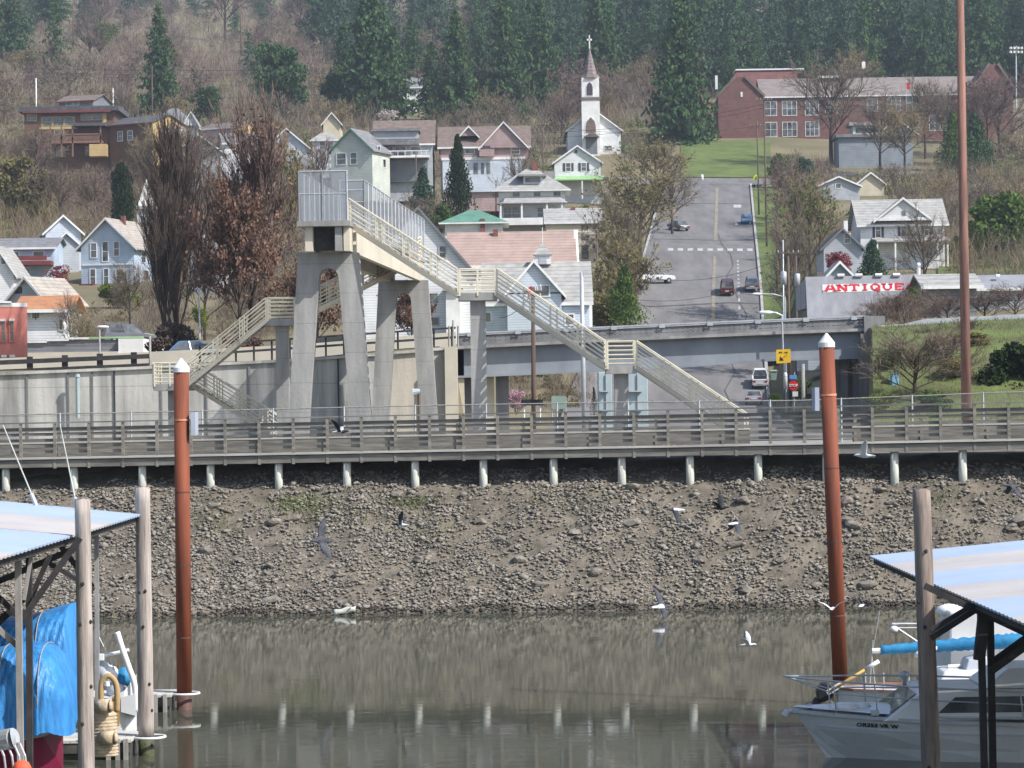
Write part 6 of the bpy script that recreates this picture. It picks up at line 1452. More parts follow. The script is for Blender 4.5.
# signs
t = thing('hanging_sign', 'yellow square sign with black arrow hanging in front of the bridge', 'sign', P(783, 355, 150.2)); o_ = t.location; q = lambda x, y, d=0: P(x, y, 150.2 - d)
MB(o_).hexa([q(776.5, 363.5), q(790.8, 362.5), q(790.8, 362.5, -.04), q(776.5, 363.5, -.04), q(776.2, 349.8), q(790.5, 349), q(790.5, 349, -.04), q(776.2, 349.8, -.04)]).build('panel', m_yellow, t)
MB(o_).tube(q(783, 349.5, -.05), q(782, 322, -.05), .05, .05, 6).build('hanger', m_galv, t)
mb = MB(o_); mb.bar(q(787, 354.5, .012), q(781.3, 359.2, .012), .012, .07, (0, 1, 0)); mb.poly([q(779.8, 360.5, .02), q(780.3, 356.2, .02), q(784, 360.6, .02)])
for x0, x1 in ((779, 780.5), (781.2, 782.2), (784.5, 785.2), (786, 787.5)): mb.poly([q(x0, 353.2, .02), q(x1, 353.1, .02), q(x1, 351.6, .02), q(x0, 351.7, .02)])
mb.build('arrow_marking', m_black, t)
def octo(px, py, r_, Y, n=8): return [P(px, py, Y) + Vector((r_ * math.cos(math.pi / n + 2 * math.pi * k / n), 0, r_ * math.sin(math.pi / n + 2 * math.pi * k / n))) for k in range(n)]
t = thing('stop_sign', 'red stop sign on a thin post with a small blue sign above, beyond the bridge', 'sign', P(793.5, 408, 178)); o_ = t.location
MB(o_).tube(P(794, 420, 178), P(794.5, 372, 178), .04, .04, 6).build('post', m_galv, t)
MB(o_).prism(octo(793.5, 385.5, .33, 177.9), (0, -.03, 0)).build('stop_plate', m_redsign, t)
c = P(793.5, 385.5, 177.84); tx = text('lettering', 'STOP', m_white, t, c - o_, .22, (math.pi / 2, 0, 0), 1.0, .006)
MB(o_).hexa([P(789.5, 379, 177.9), P(797, 379, 177.9), P(797, 379, 177.93), P(789.5, 379, 177.93), P(789.5, 375, 177.9), P(797, 375, 177.9), P(797, 375, 177.93), P(789.5, 375, 177.93)]).build('blue_plate', m_bluesign, t)
MB(o_).hexa([P(792.5, 396.5, 177.9), P(798, 396.5, 177.9), P(798, 396.5, 177.93), P(792.5, 396.5, 177.93), P(792.5, 391.5, 177.9), P(798, 391.5, 177.9), P(798, 391.5, 177.93), P(792.5, 391.5, 177.93)]).build('white_plate', m_white, t)
pole(803, 364, 410, 182, .16, 'pale wooden post right of the stop sign', m_greytimber, name='post', cat='post')
t = thing('school_crossing_sign', 'yellow pentagon crossing sign at the top of the street', 'sign', P(756, 186, 512)); o_ = t.location
MB(o_).tube(P(756, 192, 512), P(756, 175, 512), .06, .06, 6).build('post', m_galv, t)
MB(o_).prism([P(753.2, 180, 511.9), P(758.8, 180, 511.9), P(758.8, 177, 511.9), P(756, 174.2, 511.9), P(753.2, 177, 511.9)], (0, -.04, 0)).build('panel', paint('lime_sign', (.62, .72, .05)), t)
MB(o_).prism([P(755.4, 179.3, 511.84), P(756.8, 179.3, 511.84), P(756.5, 176.3, 511.84), P(755.7, 176.3, 511.84)], (0, -.02, 0)).build('walker_marking', m_black, t)
t = thing('rubbish_bin', 'grey green wheeled rubbish bin by the road under the bridge', 'bin', P(773, 380, 250)); o_ = t.location; kk = 250 / F
x0, x1 = P(769.8, 380, 250).x, P(777, 380, 250).x; zb_, zt_ = P(773, 380.5, 250).z, P(773, 371.5, 250).z
MB(o_).hexa([(x0 + .1, 249.8, zb_), (x1 - .1, 249.8, zb_), (x1 - .1, 250.4, zb_), (x0 + .1, 250.4, zb_), (x0, 249.7, zt_), (x1, 249.7, zt_), (x1, 250.5, zt_), (x0, 250.5, zt_)]).build('body', m_greenbin, t, bevel=.04)
MB(o_).hexa([(x0 - .06, 249.62, zt_ + .01), (x1 + .06, 249.62, zt_ + .01), (x1 + .06, 250.55, zt_ + .01), (x0 - .06, 250.55, zt_ + .01), (x0 + .05, 249.75, zt_ + .14), (x1 - .05, 249.75, zt_ + .14), (x1 - .05, 250.45, zt_ + .14), (x0 + .05, 250.45, zt_ + .14)]).build('lid', m_greenbin, t, bevel=.03)
t = thing('bollard', 'short white bollard right of the grey green bin', 'bollard', P(785.5, 380, 245)); c = t.location
MB(c).lathe((c.x, c.y, c.z - .8), [(.02, 0), (.16, .02), (.16, 1.3), (.11, 1.42), (.02, 1.46)], 10).build('shaft', m_trim, t, smooth=True); MB(c).torus((c.x, c.y, c.z + .3), .165, .02, 12, 5).build('band', m_galv, t)
Yu = hit(895, 389.5, 120, 150) or 138
t = thing('utility_box', 'light blue utility box standing on the grass slope right of the bridge', 'box', P(895, 389.5, Yu)); o_ = t.location
x0, x1, zb_, zt_ = P(891.5, 389, Yu).x, P(899, 389, Yu).x, o_.z - .4, P(895, 373.5, Yu).z
MB(o_).box(x0, Yu, zb_, x1, Yu + .5, zt_).build('body', m_ltblue, t, bevel=.02)
MB(o_).box(x0 + .04, Yu - .03, zb_ + .5, x1 - .04, Yu - .003, zt_ - .06).build('door', m_ltblue, t); MB(o_).box(x0 - .03, Yu - .04, zt_ + .002, x1 + .03, Yu + .54, zt_ + .05).build('roof', m_teal, t)
for i, (xa, xb, lab) in enumerate(((598.5, 612, 'pale teal steel cabinet left of the stair column under the bridge'), (624.5, 648, 'pale teal steel cabinet with shelves right of the stair column'))):
    t = thing('equipment_cabinet', lab, 'cabinet', P((xa + xb) / 2, 430, 125)); o_ = t.location; x0, x1 = P(xa, 400, 125).x, P(xb, 400, 125).x; zt_ = P(xa, 372, 125).z
    MB(o_).box(x0, 125, 4.6, x1, 126.2, zt_).build('body', m_teal, t, bevel=.03)
    for zz in (392, 411): 
        z = P(xa, zz, 125).z; MB(o_).box(x0 + .08, 124.7, z, x0 + (x1 - x0) * .75, 124.995, z + .05).build('bracket', m_galv, t)
    MB(o_).box(x0 + (x1 - x0) * .55, 124.93, 4.8, x0 + (x1 - x0) * .58, 124.995, zt_ - .1).build('door_seam', m_galv, t)
t = thing('information_board', 'dark green board with pale posts beneath the bridge', 'sign', P(558, 412, 150)); o_ = t.location
for x in (552, 565.5): MB(o_).tube(P(x, 425, 148.5), P(x, 397, 148.5), .05, .05, 6).build('post', m_galv, t)
MB(o_).hexa([P(551.5, 409, 148.4), P(566, 409, 148.4), P(566, 409, 148.45), P(551.5, 409, 148.45), P(551.5, 396, 148.4), P(566, 396, 148.4), P(566, 396, 148.45), P(551.5, 396, 148.45)]).build('panel', m_greenbin, t)
t = thing('notice_board', 'wide black notice board on the brown pole beneath the bridge', 'sign', P(532, 404, 147.5)); o_ = t.location
MB(o_).hexa([P(521, 405.5, 147.5), P(543, 405.5, 147.5), P(543, 405.5, 147.6), P(521, 405.5, 147.6), P(521, 399.5, 147.5), P(543, 399.5, 147.5), P(543, 399.5, 147.6), P(521, 399.5, 147.6)]).build('panel', m_black, t)
for x in (524, 540): MB(o_).tube(P(x, 422, 147.65), P(x, 400, 147.65), .06, .06, 6).build('post', m_trim, t)
t = thing('bollard', 'short white marker post on the grass at the top of the street', 'bollard', P(702, 180, 533)); c = t.location
MB(c).lathe((c.x, c.y, c.z - .5), [(.02, 0), (.3, .02), (.3, 1.3), (.22, 1.5), (.02, 1.55)], 10).build('shaft', m_trim, t, smooth=True); MB(c).torus((c.x, c.y, c.z + .5), .31, .03, 12, 5).build('band', m_galv, t)

# wires
def wire(a, b_, sag, label, r_=.02, n=14):
    pts = []
    for k in range(n + 1):
        t_ = k / n; p = Vector(a).lerp(Vector(b_), t_); p.z -= sag * 4 * t_ * (1 - t_); pts.append(p)
    o = MB(pts[0]).path(pts, r_, 4).build('power_line', m_dksteel); o.location = pts[0]; tagit(o, label, 'cable')
wire(P(-40, 66, 600), P(700, 48, 600), 2.5, 'topmost power line sagging across the brown hillside on the left', .035)
wire(P(-40, 98, 600), P(540, 82, 600), 1.5, 'power line crossing just above the brown modern house', .03)
wire(P(-40, 70, 600), P(700, 53, 600), 2.5, 'second power line just under the topmost one', .03)
wire(P(430, 130, 470), P(764, 104, 420), 2, 'power line passing in front of the church tower', .025)
wire(P(430, 136, 470), P(764, 108, 420), 2, 'lower power line passing in front of the church tower', .025)
wire(P(543, 124, 475), P(757, 126, 470), 1.5, 'power line in front of the great fir', .025)
wire(P(640, 276, 300), P(790, 255, 255), 1.2, 'power line sagging over the street above the white car', .02)
wire(P(640, 300, 250), P(796, 262, 262), 1.2, 'lower power line sagging over the street near the parked cars', .02)
wire(P(764, 100, 420), P(1080, 90, 420), 2.5, 'power line running right from the street poles toward the school', .025)
wire(P(777, 222, 365), P(1060, 205, 365), 2, 'power line above the white shuttered house', .022)
wire(P(500, 318, 148), P(533, 292, 148), .3, 'short slack wire to the dark brown wooden pole', .015)

# ------------------------------------------------------------------ vehicles
def car(label, X, Y, heading, mat, kind='sedan', name='car', cat='car'):
    z = gz(X, Y) + .05; e = 2.0; dx, dy = math.cos(heading), math.sin(heading)
    t = thing(name, label, cat, (X, Y, z), 0)
    pitch = math.atan2(gz(X + dx * e, Y + dy * e) - gz(X - dx * e, Y - dy * e), 2 * e)
    t.rotation_euler = (Matrix.Rotation(heading, 3, 'Z') @ Matrix.Rotation(-pitch, 3, 'Y')).to_euler()
    Wd = .88
    if kind == 'sedan':
        prof = [(-2.2, .35), (2.25, .35), (2.28, .62), (2.1, .78), (1.05, .92), (-1.55, .95), (-2.2, .88), (-2.26, .6)]; cab = [(-1.5, .94), (1.0, .92), (.25, 1.42), (-.95, 1.44)]
    elif kind == 'van':
        prof = [(-2.2, .35), (2.2, .35), (2.25, .65), (2.05, .88), (1.25, 1.02), (-2.15, 1.05), (-2.25, .6)]; cab = [(-2.1, 1.04), (1.2, 1.01), (.45, 1.72), (-1.9, 1.76)]
    elif kind == 'suv':
        prof = [(-2.2, .4), (2.2, .4), (2.25, .7), (2.1, .95), (1.05, 1.05), (-2.15, 1.08), (-2.25, .6)]; cab = [(-2.05, 1.07), (1.0, 1.04), (.35, 1.62), (-1.8, 1.65)]
    else:
        prof = [(-2.6, .5), (2.6, .5), (2.62, .85), (2.5, 1.02), (1.4, 1.12), (1.35, 1.13), (-2.6, 1.13)]; cab = [(-.55, 1.12), (1.35, 1.12), (.75, 1.72), (-.35, 1.74)]
    def sect(pf, w0, w1, ztop):
        zmin = min(p[1] for p in pf); zmax = max(p[1] for p in pf)
        return [[(x, s * (w0 + (w1 - w0) * ((z_ - zmin) / max(.01, zmax - zmin)) ** 1.6), z_) for x, z_ in pf] for s in (-1, 1)]
    MB().loft(sect(prof, Wd, Wd * .95, 0)).build('body', mat, t, bevel=.05)
    g_ = MB().loft(sect(cab, Wd * .93, Wd * .72, 0)).build('windows', m_glass, t)
    (xa, za), (xb, zb_) = cab[3], cab[2]
    MB().hexa([(xa, -.64, za + .004), (xb, -.64, zb_ + .004), (xb, .64, zb_ + .004), (xa, .64, za + .004), (xa + .08, -.56, za + .05), (xb - .1, -.56, zb_ + .05), (xb - .1, .56, zb_ + .05), (xa + .08, .56, za + .05)]).build('roof', mat, t)
    for s in (-1, 1):
        ends = [(cab[0], cab[3]), (cab[1], cab[2]), (((cab[0][0] + cab[1][0]) / 2, cab[0][1]), ((cab[3][0] + cab[2][0]) / 2, cab[3][1]))]
        for lo_, hi_ in ends: MB().bar((lo_[0], s * Wd * .935, lo_[1]), (hi_[0], s * Wd * .725, hi_[1]), .07, .07).build('pillar', mat, t)
    if kind == 'pickup':
        MB().box(-2.5, -.72, 1.131, -.62, .72, 1.14).build('bed_floor', m_black, t)
        for s in (-1, 1): MB().box(-2.6, s * .84 - .06, 1.131, -.56, s * .84 + .06, 1.2).build('bed_side', mat, t)
    wb = 1.35 if kind != 'pickup' else 1.65
    for sx in (-wb, wb):
        for s in (-1, 1):
            w0 = MB().tube((sx, s * .70, .33), (sx, s * .905, .33), .34, .34, 14).build('wheel', m_tyre, t); MB().tube((sx, s * .9, .33), (sx, s * .915, .33), .19, .19, 10).build('rim', m_galv, w0)
    xr = min(p[0] for p in prof); xf = max(p[0] for p in prof); zl = .74 if kind != 'pickup' else .9
    for s in (-1, 1):
        MB().box(xr - .03, s * .66 - .16, zl - .08, xr + .1, s * .66 + .16, zl + .1).build('tail_light', m_taillight, t); MB().box(xf - .18, s * .62 - .16, zl - .12, xf + .01, s * .62 + .16, zl + .02).build('headlight', m_lens, t)
    MB().box(xr - .06, -.8, .42, xr + .02, .8, .58).build('bumper', m_galv if kind in ('pickup', 'suv') else mat, t); MB().box(xr - .045, -.26, .62, xr - .02, .26, .76).build('licence_plate', m_white, t)
    return t
up = math.atan2(1, .0775)
def on_street(px, Y): return (px - 512 + (1.5)) / F * Y
car('dark red minivan driving up the middle of the street with its tail lights showing', on_street(727, 368), 368, up, m_carred, 'van')
car('dark grey hatchback parked at the right kerb beside the red minivan', on_street(752, 370), 370, up, m_cargrey, 'suv')
car('blue car parked facing downhill near the top of the street', on_street(747.5, 458), 458, up + math.pi, m_skyblue_tarp, 'sedan')
car('white estate car pulled across the left side of the street', street_x(376) - 7.4, 376, R(8), m_carwhite, 'suv')
car('dark car half hidden by the leaning tree at the upper left kerb', on_street(679, 446), 446, up + .5, m_cargrey, 'sedan')
car('white pickup truck parked beyond the bridge', on_street(758.5, 317), 317, up, m_carwhite, 'pickup', 'pickup_truck', 'pickup truck')
car('silver car parked just behind the white pickup', on_street(752, 305), 305, up, m_carsilver, 'sedan')
car('blue car on the highway partly hidden by the left stair', P(197, 350, 168).x, 168, 0.0, m_skyblue_tarp, 'sedan')
car('dark blue van parked behind the warehouse beside the brown brush', P(128, 338, 240).x, 240, R(20), m_cargrey, 'van')
# ------------------------------------------------------------------ foreground piles
def steel_pile(top, base, px2, Y, label, sign_px, mat=m_rust):
    a = P(top[0], top[1], Y); b_ = P(px2, base, Y); d = (b_ - a).normalized()
    t = thing('steel_pile', label, 'pile', (b_.x, Y, 0)); o_ = t.location; r_ = 7.6 * Y / F
    c0 = a + d * (12.5 * Y / F); foot = b_ + d * 3.0; wet = b_ - d * .35
    MB(o_).tube(c0, wet, r_, r_, 24).build('shaft', m_rust, t, smooth=False)
    MB(o_).tube(wet, foot, r_, r_, 24).build('wet_foot', m_rust_wet, t)
    MB(o_).lathe(c0 - Vector((0, 0, .06)), [(r_ * 1.1, 0), (r_ * 1.1, .10), (r_ * .95, .13), (.02, .30)], 20).build('cap', m_white, t)
    for kz in range(1, 4): qz = a + d * (62 * Y / F + kz * 1.55); MB(o_).tube(qz, qz + d * .03, r_ * 1.012, r_ * 1.012, 24).build('weld_seam', m_rust_wet, t)
    q = a + d * (62 * Y / F)
    MB(o_).tube(q, q + d * .04, r_ * 1.06, r_ * 1.06, 20).build('band', paint('orange_band', (.75, .30, .18)), t)
    sx = 1 if sign_px > top[0] else -1
    s0 = q + Vector((sx * (r_ + .10), .12, -.1)); MB(o_).box(s0.x - .045, s0.y - .3, s0.z - .25, s0.x + .045, s0.y + .3, s0.z + .24).build('sign_plate', paint('sign_back', (.42, .46, .55)), t)
    for p in t.children: 
        if p.name.startswith('shaft') or p.name.startswith('wet'):
            for f in p.data.polygons: f.use_smooth = len(f.vertices) == 4
    return t
steel_pile((181, 357), 709, 184.5, 60.9, 'rust red steel pile with white cone cap standing in the water on the left', 193)
steel_pile((826, 332), 699, 841, 60.0, 'rust red steel pile with white cone cap standing behind the moored boats on the right', 818)
def wood_pile(px, top, px2, py2, Y, r_px, label, base=None, dark=False):
    a = P(px, top, Y); b_ = P(px2, py2, Y); d = (b_ - a).normalized(); b_ = a + d * (a.z + 2.5) / max(.2, -d.z)
    t = thing('mooring_pile', label, 'pile', (b_.x, Y, 0)); o_ = t.location; r_ = r_px * Y / F
    rg = np.random.default_rng(int(px)); mb = MB(o_); rings = []; n_ = 20; L_ = (b_ - a).length; m = int(L_ / .25)
    w0 = None
    for k in range(m + 1):
        c = a.lerp(b_, k / m); rr_ = r_ * (.93 + .1 * k / m) * (1 + .02 * math.sin(k * 1.7)); 
        rings.append([c + Vector((rr_ * math.cos(2 * math.pi * q / n_) * (1 + .03 * math.sin(q * 2.1)), rr_ * math.sin(2 * math.pi * q / n_), (.03 * math.sin(q * 1.3) if k == 0 else 0))) for q in range(n_)])
    zwet = .45; cut = next(k for k in range(m + 1) if a.lerp(b_, k / m).z < zwet)
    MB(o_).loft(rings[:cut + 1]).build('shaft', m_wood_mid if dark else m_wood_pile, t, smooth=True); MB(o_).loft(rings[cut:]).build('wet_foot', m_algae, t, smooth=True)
    for q in range(9):
        kb = MB(o_); z_ = rg.uniform(.1, .8); c = a.lerp(b_, z_); an = rg.uniform(-2.6, -.5); kb.lathe(c + Vector((r_ * .97 * math.cos(an), r_ * .97 * math.sin(an), -.03)), [(.005, 0), (.028, .02), (.028, .05), (.005, .07)], 6).build('knot', m_dktimber, t)
    return t
wood_pile(82.5, 500, 86.5, 768, 44.5, 8.2, 'grey weathered wooden pile standing in front of the left roof edge')
wood_pile(142.5, 488, 146.5, 748, 53, 7.9, 'grey weathered wooden pile at the corner of the left striped roof')
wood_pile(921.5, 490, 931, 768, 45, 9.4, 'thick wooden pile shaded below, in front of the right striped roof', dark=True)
# ------------------------------------------------------------------ roofed moorings
def moorage(label, Y0, X0, z0, side, slope, bands, posts, far_len):
    t = thing('boat_shelter', label, 'boat shelter', (X0, Y0 - 5, 0)); o_ = t.location
    y = Y0
    for i, (dl, mt) in enumerate(bands):
        x1 = X0 + side * far_len; zz = z0 + slope * far_len; y2 = y - dl
        n_ = 24; mb = MB(o_)
        top = []
        for yv in (y, y2 + .02): top.append([Vector((X0 + (x1 - X0) * q / n_, yv, z0 + (zz - z0) * q / n_)) for q in range(n_ + 1)])
        # shallow corrugation across the slope
        m2 = max(4, int(dl / .16)); rows = []
        for r_ in range(m2 + 1):
            yy_ = y + (y2 + .02 - y) * r_ / m2; rows.append([Vector((X0 + (x1 - X0) * q / 4, yy_, z0 + (zz - z0) * q / 4 + (.018 if r_ % 2 else 0))) for q in range(5)])
        base = len(mb.v)
        for r_ in rows: mb.v += r_
        for r_ in range(m2):
            for q in range(4): a = base + r_ * 5 + q; mb.f.append([a, a + 1, a + 6, a + 5])
        pn = mb.build('roof_panel', mt, t); so_ = pn.modifiers.new('thick', 'SOLIDIFY'); so_.thickness = .03; so_.offset = -1
        y = y2
    Yend = y
    mb = MB(o_); mb.bar((X0 + side * .12, Y0 - .05, z0 - .09), (X0 + side * .12, Yend, z0 - .09), .07, .10); mb.build('eave_beam', m_dktimber, t)
    return t, o_
t, o_ = moorage('boat shelter with shallow blue and white striped roof on the left', 53.0, -6.93, 4.47, -1, .11, [(3.9, m_roofblue), (4.4, m_roofwhite), (5.2, m_roofblue), (4.4, m_roofwhite), (4.5, m_roofblue), (4.5, m_roofwhite), (4.5, m_roofblue)], None, 9)
def post(px0, py0, px1, py1, Y, wd, name='post', mat=m_greytimber, Y2=None): MB(o_).bar(P(px0, py0, Y), P(px1, py1, Y2 or Y), wd, wd, (0, 1, 0)).build(name, mat, t)
post(18, 552, 21, 790, 42, .09); post(29, 548, 30, 790, 42.4, .09, mat=m_dktimber)
post(96.5, 530, 97.5, 735, 51.5, .075)
post(20, 622, 80, 538, 42.2, .085, 'brace', m_dktimber); post(-10, 590, 22, 618, 42.3, .08, 'brace', m_dktimber); post(20, 648, -20, 612, 42.1, .08, 'brace', m_greytimber); post(24, 600, 32, 552, 42.05, .05, 'brace', m_greytimber); post(-20, 640, 24, 598, 42.45, .1, 'brace', m_dktimber); post(30, 600, 50, 555, 42.5, .07, 'brace', m_dktimber)
post(44, 560, 94, 590, 47, .07, 'brace', m_dktimber); post(-10, 585, 92, 541, 45.5, .1, 'rafter', m_dktimber)
post(95, 590, 60, 545, 51.6, .09, 'brace', m_dktimber)
t, o_ = moorage('boat shelter with shallow blue and white striped roof on the right', 54.8, 6.81, 3.4, 1, .085, [(2.6, m_roofblue), (3.2, m_roofwhite), (3.3, m_roofblue), (3.2, m_roofwhite), (3.2, m_roofblue), (3.2, m_roofwhite), (3.2, m_roofblue)], None, 9)
for x0, x1, x2, Y in ((980.5, 983, 985, 43.0), (990, 991, 993.5, 43.25)):
    post(x0, 606, x2, 800, Y, .10, mat=m_dktimber)
post(931, 638, 978, 608, 43.1, .09, 'brace', m_dktimber); post(931, 631, 976, 604, 43.4, .09, 'brace', m_dktimber)
post(990, 672, 1040, 636, 43.1, .1, 'brace', m_dktimber); post(990, 664, 1040, 628, 43.5, .1, 'brace', m_dktimber); post(984, 612, 979, 660, 42.9, .16, 'gusset', m_dktimber)
post(925, 586, 1040, 640, 42.8, .1, 'rafter', m_dktimber)
# ------------------------------------------------------------------ left: docks, tarped boats, skiff, raft
def dock(label, x0, x1, y0, y1, hoop, z=.38, legs=()):
    t = thing('dock', label, 'dock', ((x0 + x1) / 2, (y0 + y1) / 2, 0)); o_ = t.location
    d = MB(o_)
    m = max(2, int((x1 - x0) / .18))
    for k in range(m): a = x0 + (x1 - x0) * k / m; d.box(a + .006, y0, z - .05, a + (x1 - x0) / m - .006, y1, z)
    d.build('decking', m_boards_lt, t)
    MB(o_).box(x0 + .01, y0 + .02, z - .24, x1 - .01, y0 + .12, z - .055).build('stringer', m_slate, t); MB(o_).box(x0 + .01, y1 - .12, z - .24, x1 - .01, y1 - .02, z - .055).build('stringer', m_slate, t)
    MB(o_).box(x0 + .05, y0 + .15, -.15, x1 - .05, y1 - .15, z - .1).build('float', m_slate, t)
    for hx, hy, r_ in hoop: MB(o_).torus((hx, hy, z - .02), r_, .028, 18, 6).build('pile_hoop', m_trim, t, smooth=True)
    for lx_, ly_ in legs: MB(o_).box(lx_ - .04, ly_ - .04, -.3, lx_ + .04, ly_ + .04, z + .02).build('bracket', m_greytimber, t)
    return t
Xr = P(184.5, 709, 60.9).x; Xg = P(146.5, 748, 53).x
dock('dark dock finger with pale edge reaching to the left rust red pile', Xr - 3.2, Xr - .22, 60.4, 61.6, [(Xr + .02, 60.9, .30)], .36, [(Xr - .35, 60.38), (Xr - .55, 60.38)])
dock('dark dock finger reaching to the wooden pile at the left roof corner', Xg - 3.2, Xg - .2, 52.4, 53.8, [(Xg + .05, 53, .30)], .36, [(Xg - .3, 52.38), (Xg - .45, 52.38), (Xg - .62, 52.38)])
MB().box(-7.4, 36, 0, -6, 52, .3) if False else None
def tarpshape(name, label, x0, x1, y0, y1, zb_, zt0, zt1, seed, round_end=.5, hull=None):
    t = thing(name, label, 'tarp', ((x0 + x1) / 2, (y0 + y1) / 2, zb_)); o_ = t.location; rg = np.random.default_rng(seed)
    nx, na = 90, 64; rings = []; ph = rg.uniform(0, 6, 8)
    for i in range(nx + 1):
        u = i / nx; x = x0 + (x1 - x0) * u; end = min(1, (1 - u) / (round_end * .25 + .001)); end = math.sqrt(max(0, 1 - (1 - end) ** 2))
        zt = (zt0 + (zt1 - zt0) * u - .05 * math.sin(u * 9 + ph[0])); rg_ = []
        for j in range(na + 1):
            a = math.pi * j / na; c, s = math.cos(a), math.sin(a)
            hy = (y1 - y0) / 2; yy_ = (y0 + y1) / 2 - hy * np.sign(c) * abs(c) ** .8 * (.35 + .65 * end)
            fold = (.016 * abs(math.sin(u * 40 + a * 6 + ph[1])) + .018 * math.sin(u * 23 - a * 9 + ph[2]) + .016 * abs(math.sin(u * 61 - a * 4 + ph[3])) + .010 * math.sin(u * 140 - 11 * a + ph[4])) * (1.1 - s * .8)
            zz = zb_ + (zt - zb_) * (abs(s) ** .5) * (.12 + .88 * end) - .05 * math.sin(u * 25 + ph[5]) * (1 - s)
            rg_.append(Vector((x + fold * .3, yy_ + fold * (1 if c < 0 else -1) * 1.1, zz + fold * .5)))
        rings.append(rg_)
    MB(o_).loft(rings, closed=False).build('sheet', m_tarp, t, smooth=True)
    for q in (.25, .55, .8):
        rp = MB(o_); ring = rings[int(q * nx)]; rp.path([p + Vector((0, -.02 if p.y < o_.y else .02, .015)) for p in ring[2:-2:3]], .007, 5)
        rp.build('tie_rope', m_rope, t)
    return t
def curve(pts, n_=5):                 # a smooth line through the points
    pts = [Vector(p) for p in pts]; q = [pts[0]] + pts + [pts[-1]]; out = []
    for i in range(1, len(q) - 2):
        a, b_, c_, d_ = q[i - 1:i + 3]
        for k in range(n_):
            t_ = k / n_; out.append(.5 * (2 * b_ + (c_ - a) * t_ + (2 * a - 5 * b_ + 4 * c_ - d_) * t_ ** 2 + (3 * b_ - a - 3 * c_ + d_) * t_ ** 3))
    return out + [pts[-1]]
def Xat(px, Y): return P(px, 700, Y).x
tarpshape('boat_tarp', 'rounded blue tarp over the maroon boat under the left roof', Xat(-75, 46), Xat(76, 46), 45.2, 47.4, 1.28, 2.62, 2.64, 5, .9)
tarpshape('boat_tarp', 'taller blue tarp rising behind the rounded one', Xat(-75, 50), Xat(75, 50), 49, 51.4, 1.5, 2.62, 3.0, 8, .05)
def hull(o_, st, zs=None):
    # st: list of (x, half breadth at deck, half breadth at waterline, deck height, keel depth); y centre from o_
    rings = []
    for x, bd, bw_, zd_, zk in st:
        rings.append([Vector((x, -bd, zd_)), Vector((x, -(bd * .6 + bw_ * .4), zd_ * .5)), Vector((x, -bw_, .02)), Vector((x, 0, zk)), Vector((x, bw_, .02)), Vector((x, (bd * .6 + bw_ * .4), zd_ * .5)), Vector((x, bd, zd_))])
    return rings
t = thing('covered_boat', 'maroon hulled boat lying under the rounded blue tarp', 'boat', (Xat(10, 46.3), 46.3, 0)); c = t.location
xs = [(Xat(-90, 46), 1.0, .9, 1.10, -.3), (Xat(-20, 46), 1.05, .9, 1.13, -.3), (Xat(20, 46), .98, .6, 1.2, -.3), (Xat(45, 46), .6, .2, 1.24, -.25), (Xat(59, 46), .08, .02, 1.28, -.1)]
rings = [[p + Vector((0, c.y, 0)) for p in r_] for r_ in hull(c, xs)]
MB(c).loft(rings, closed=True).build('hull', m_maroon, t, smooth=False)
mb = MB(c)
for (xa, ba, _, za, _), (xb, bb, _, zb_, _) in zip(xs[:-1], xs[1:]): mb.hexa([(xa, c.y - ba - .03, za - .02), (xb, c.y - bb - .03, zb_ - .02), (xb, c.y - bb + .02, zb_ - .02), (xa, c.y - ba + .02, za - .02), (xa, c.y - ba - .03, za + .14), (xb, c.y - bb - .03, zb_ + .14), (xb, c.y - bb + .02, zb_ + .14), (xa, c.y - ba + .02, za + .14)])
mb.build('rub_rail', m_gelgrey, t)
t = thing('small_boat', 'small white boat deck with chrome rails and a fishing barbecue at the bottom left corner', 'boat', (Xat(-8, 42), 42, 0)); c = t.location
xs = [(Xat(-70, 42), .9, .7, .55, -.2), (Xat(-30, 42), .85, .6, .58, -.2), (Xat(8, 42), .5, .25, .62, -.2), (Xat(26, 42), .06, .02, .66, -.1)]
MB(c).loft([[p + Vector((0, c.y - .6, 0)) for p in r_] for r_ in hull(c, xs)]).build('hull', m_gel, t)
for px0 in (2, 10, 17, 23): MB(c).path([P(px0 - 8, 742, 41.6), P(px0 - 3, 744, 41.5), P(px0 + 2, 756, 41.4), P(px0 + 4, 772, 41.4)], .018, 6).build('chrome_rail', m_galv, t)
MB(c).tube(P(-8, 742, 41.7), P(13, 738, 41.5), .16, .15, 14).tube(P(13, 738, 41.5), P(15, 737.5, 41.5), .15, .05, 14).build('barbecue', m_galv, t)
MB(c).lathe(P(22, 772, 41.2), [(.02, -.12), (.12, -.06), (.15, .04), (.1, .14), (.02, .17)], 12).build('orange_float', paint('orange_red_float', (.8, .12, .06)), t, smooth=True)
t = thing('small_boat', 'low white dinghy bow beside the maroon hull under the tarp', 'boat', (Xat(66, 47.5), 47.5, 0)); c = t.location
xs = [(Xat(46, 47.5), .4, .25, .28, -.15), (Xat(62, 47.5), .38, .2, .30, -.15), (Xat(78, 47.5), .06, .02, .36, -.05)]
MB(c).loft([[p + Vector((0, c.y, 0)) for p in r_] for r_ in hull(c, xs)]).build('hull', m_gel, t); MB(c).box(Xat(48, 47.5), c.y - .3, .301, Xat(68, 47.5), c.y + .3, .33).build('thwart', m_tan, t)
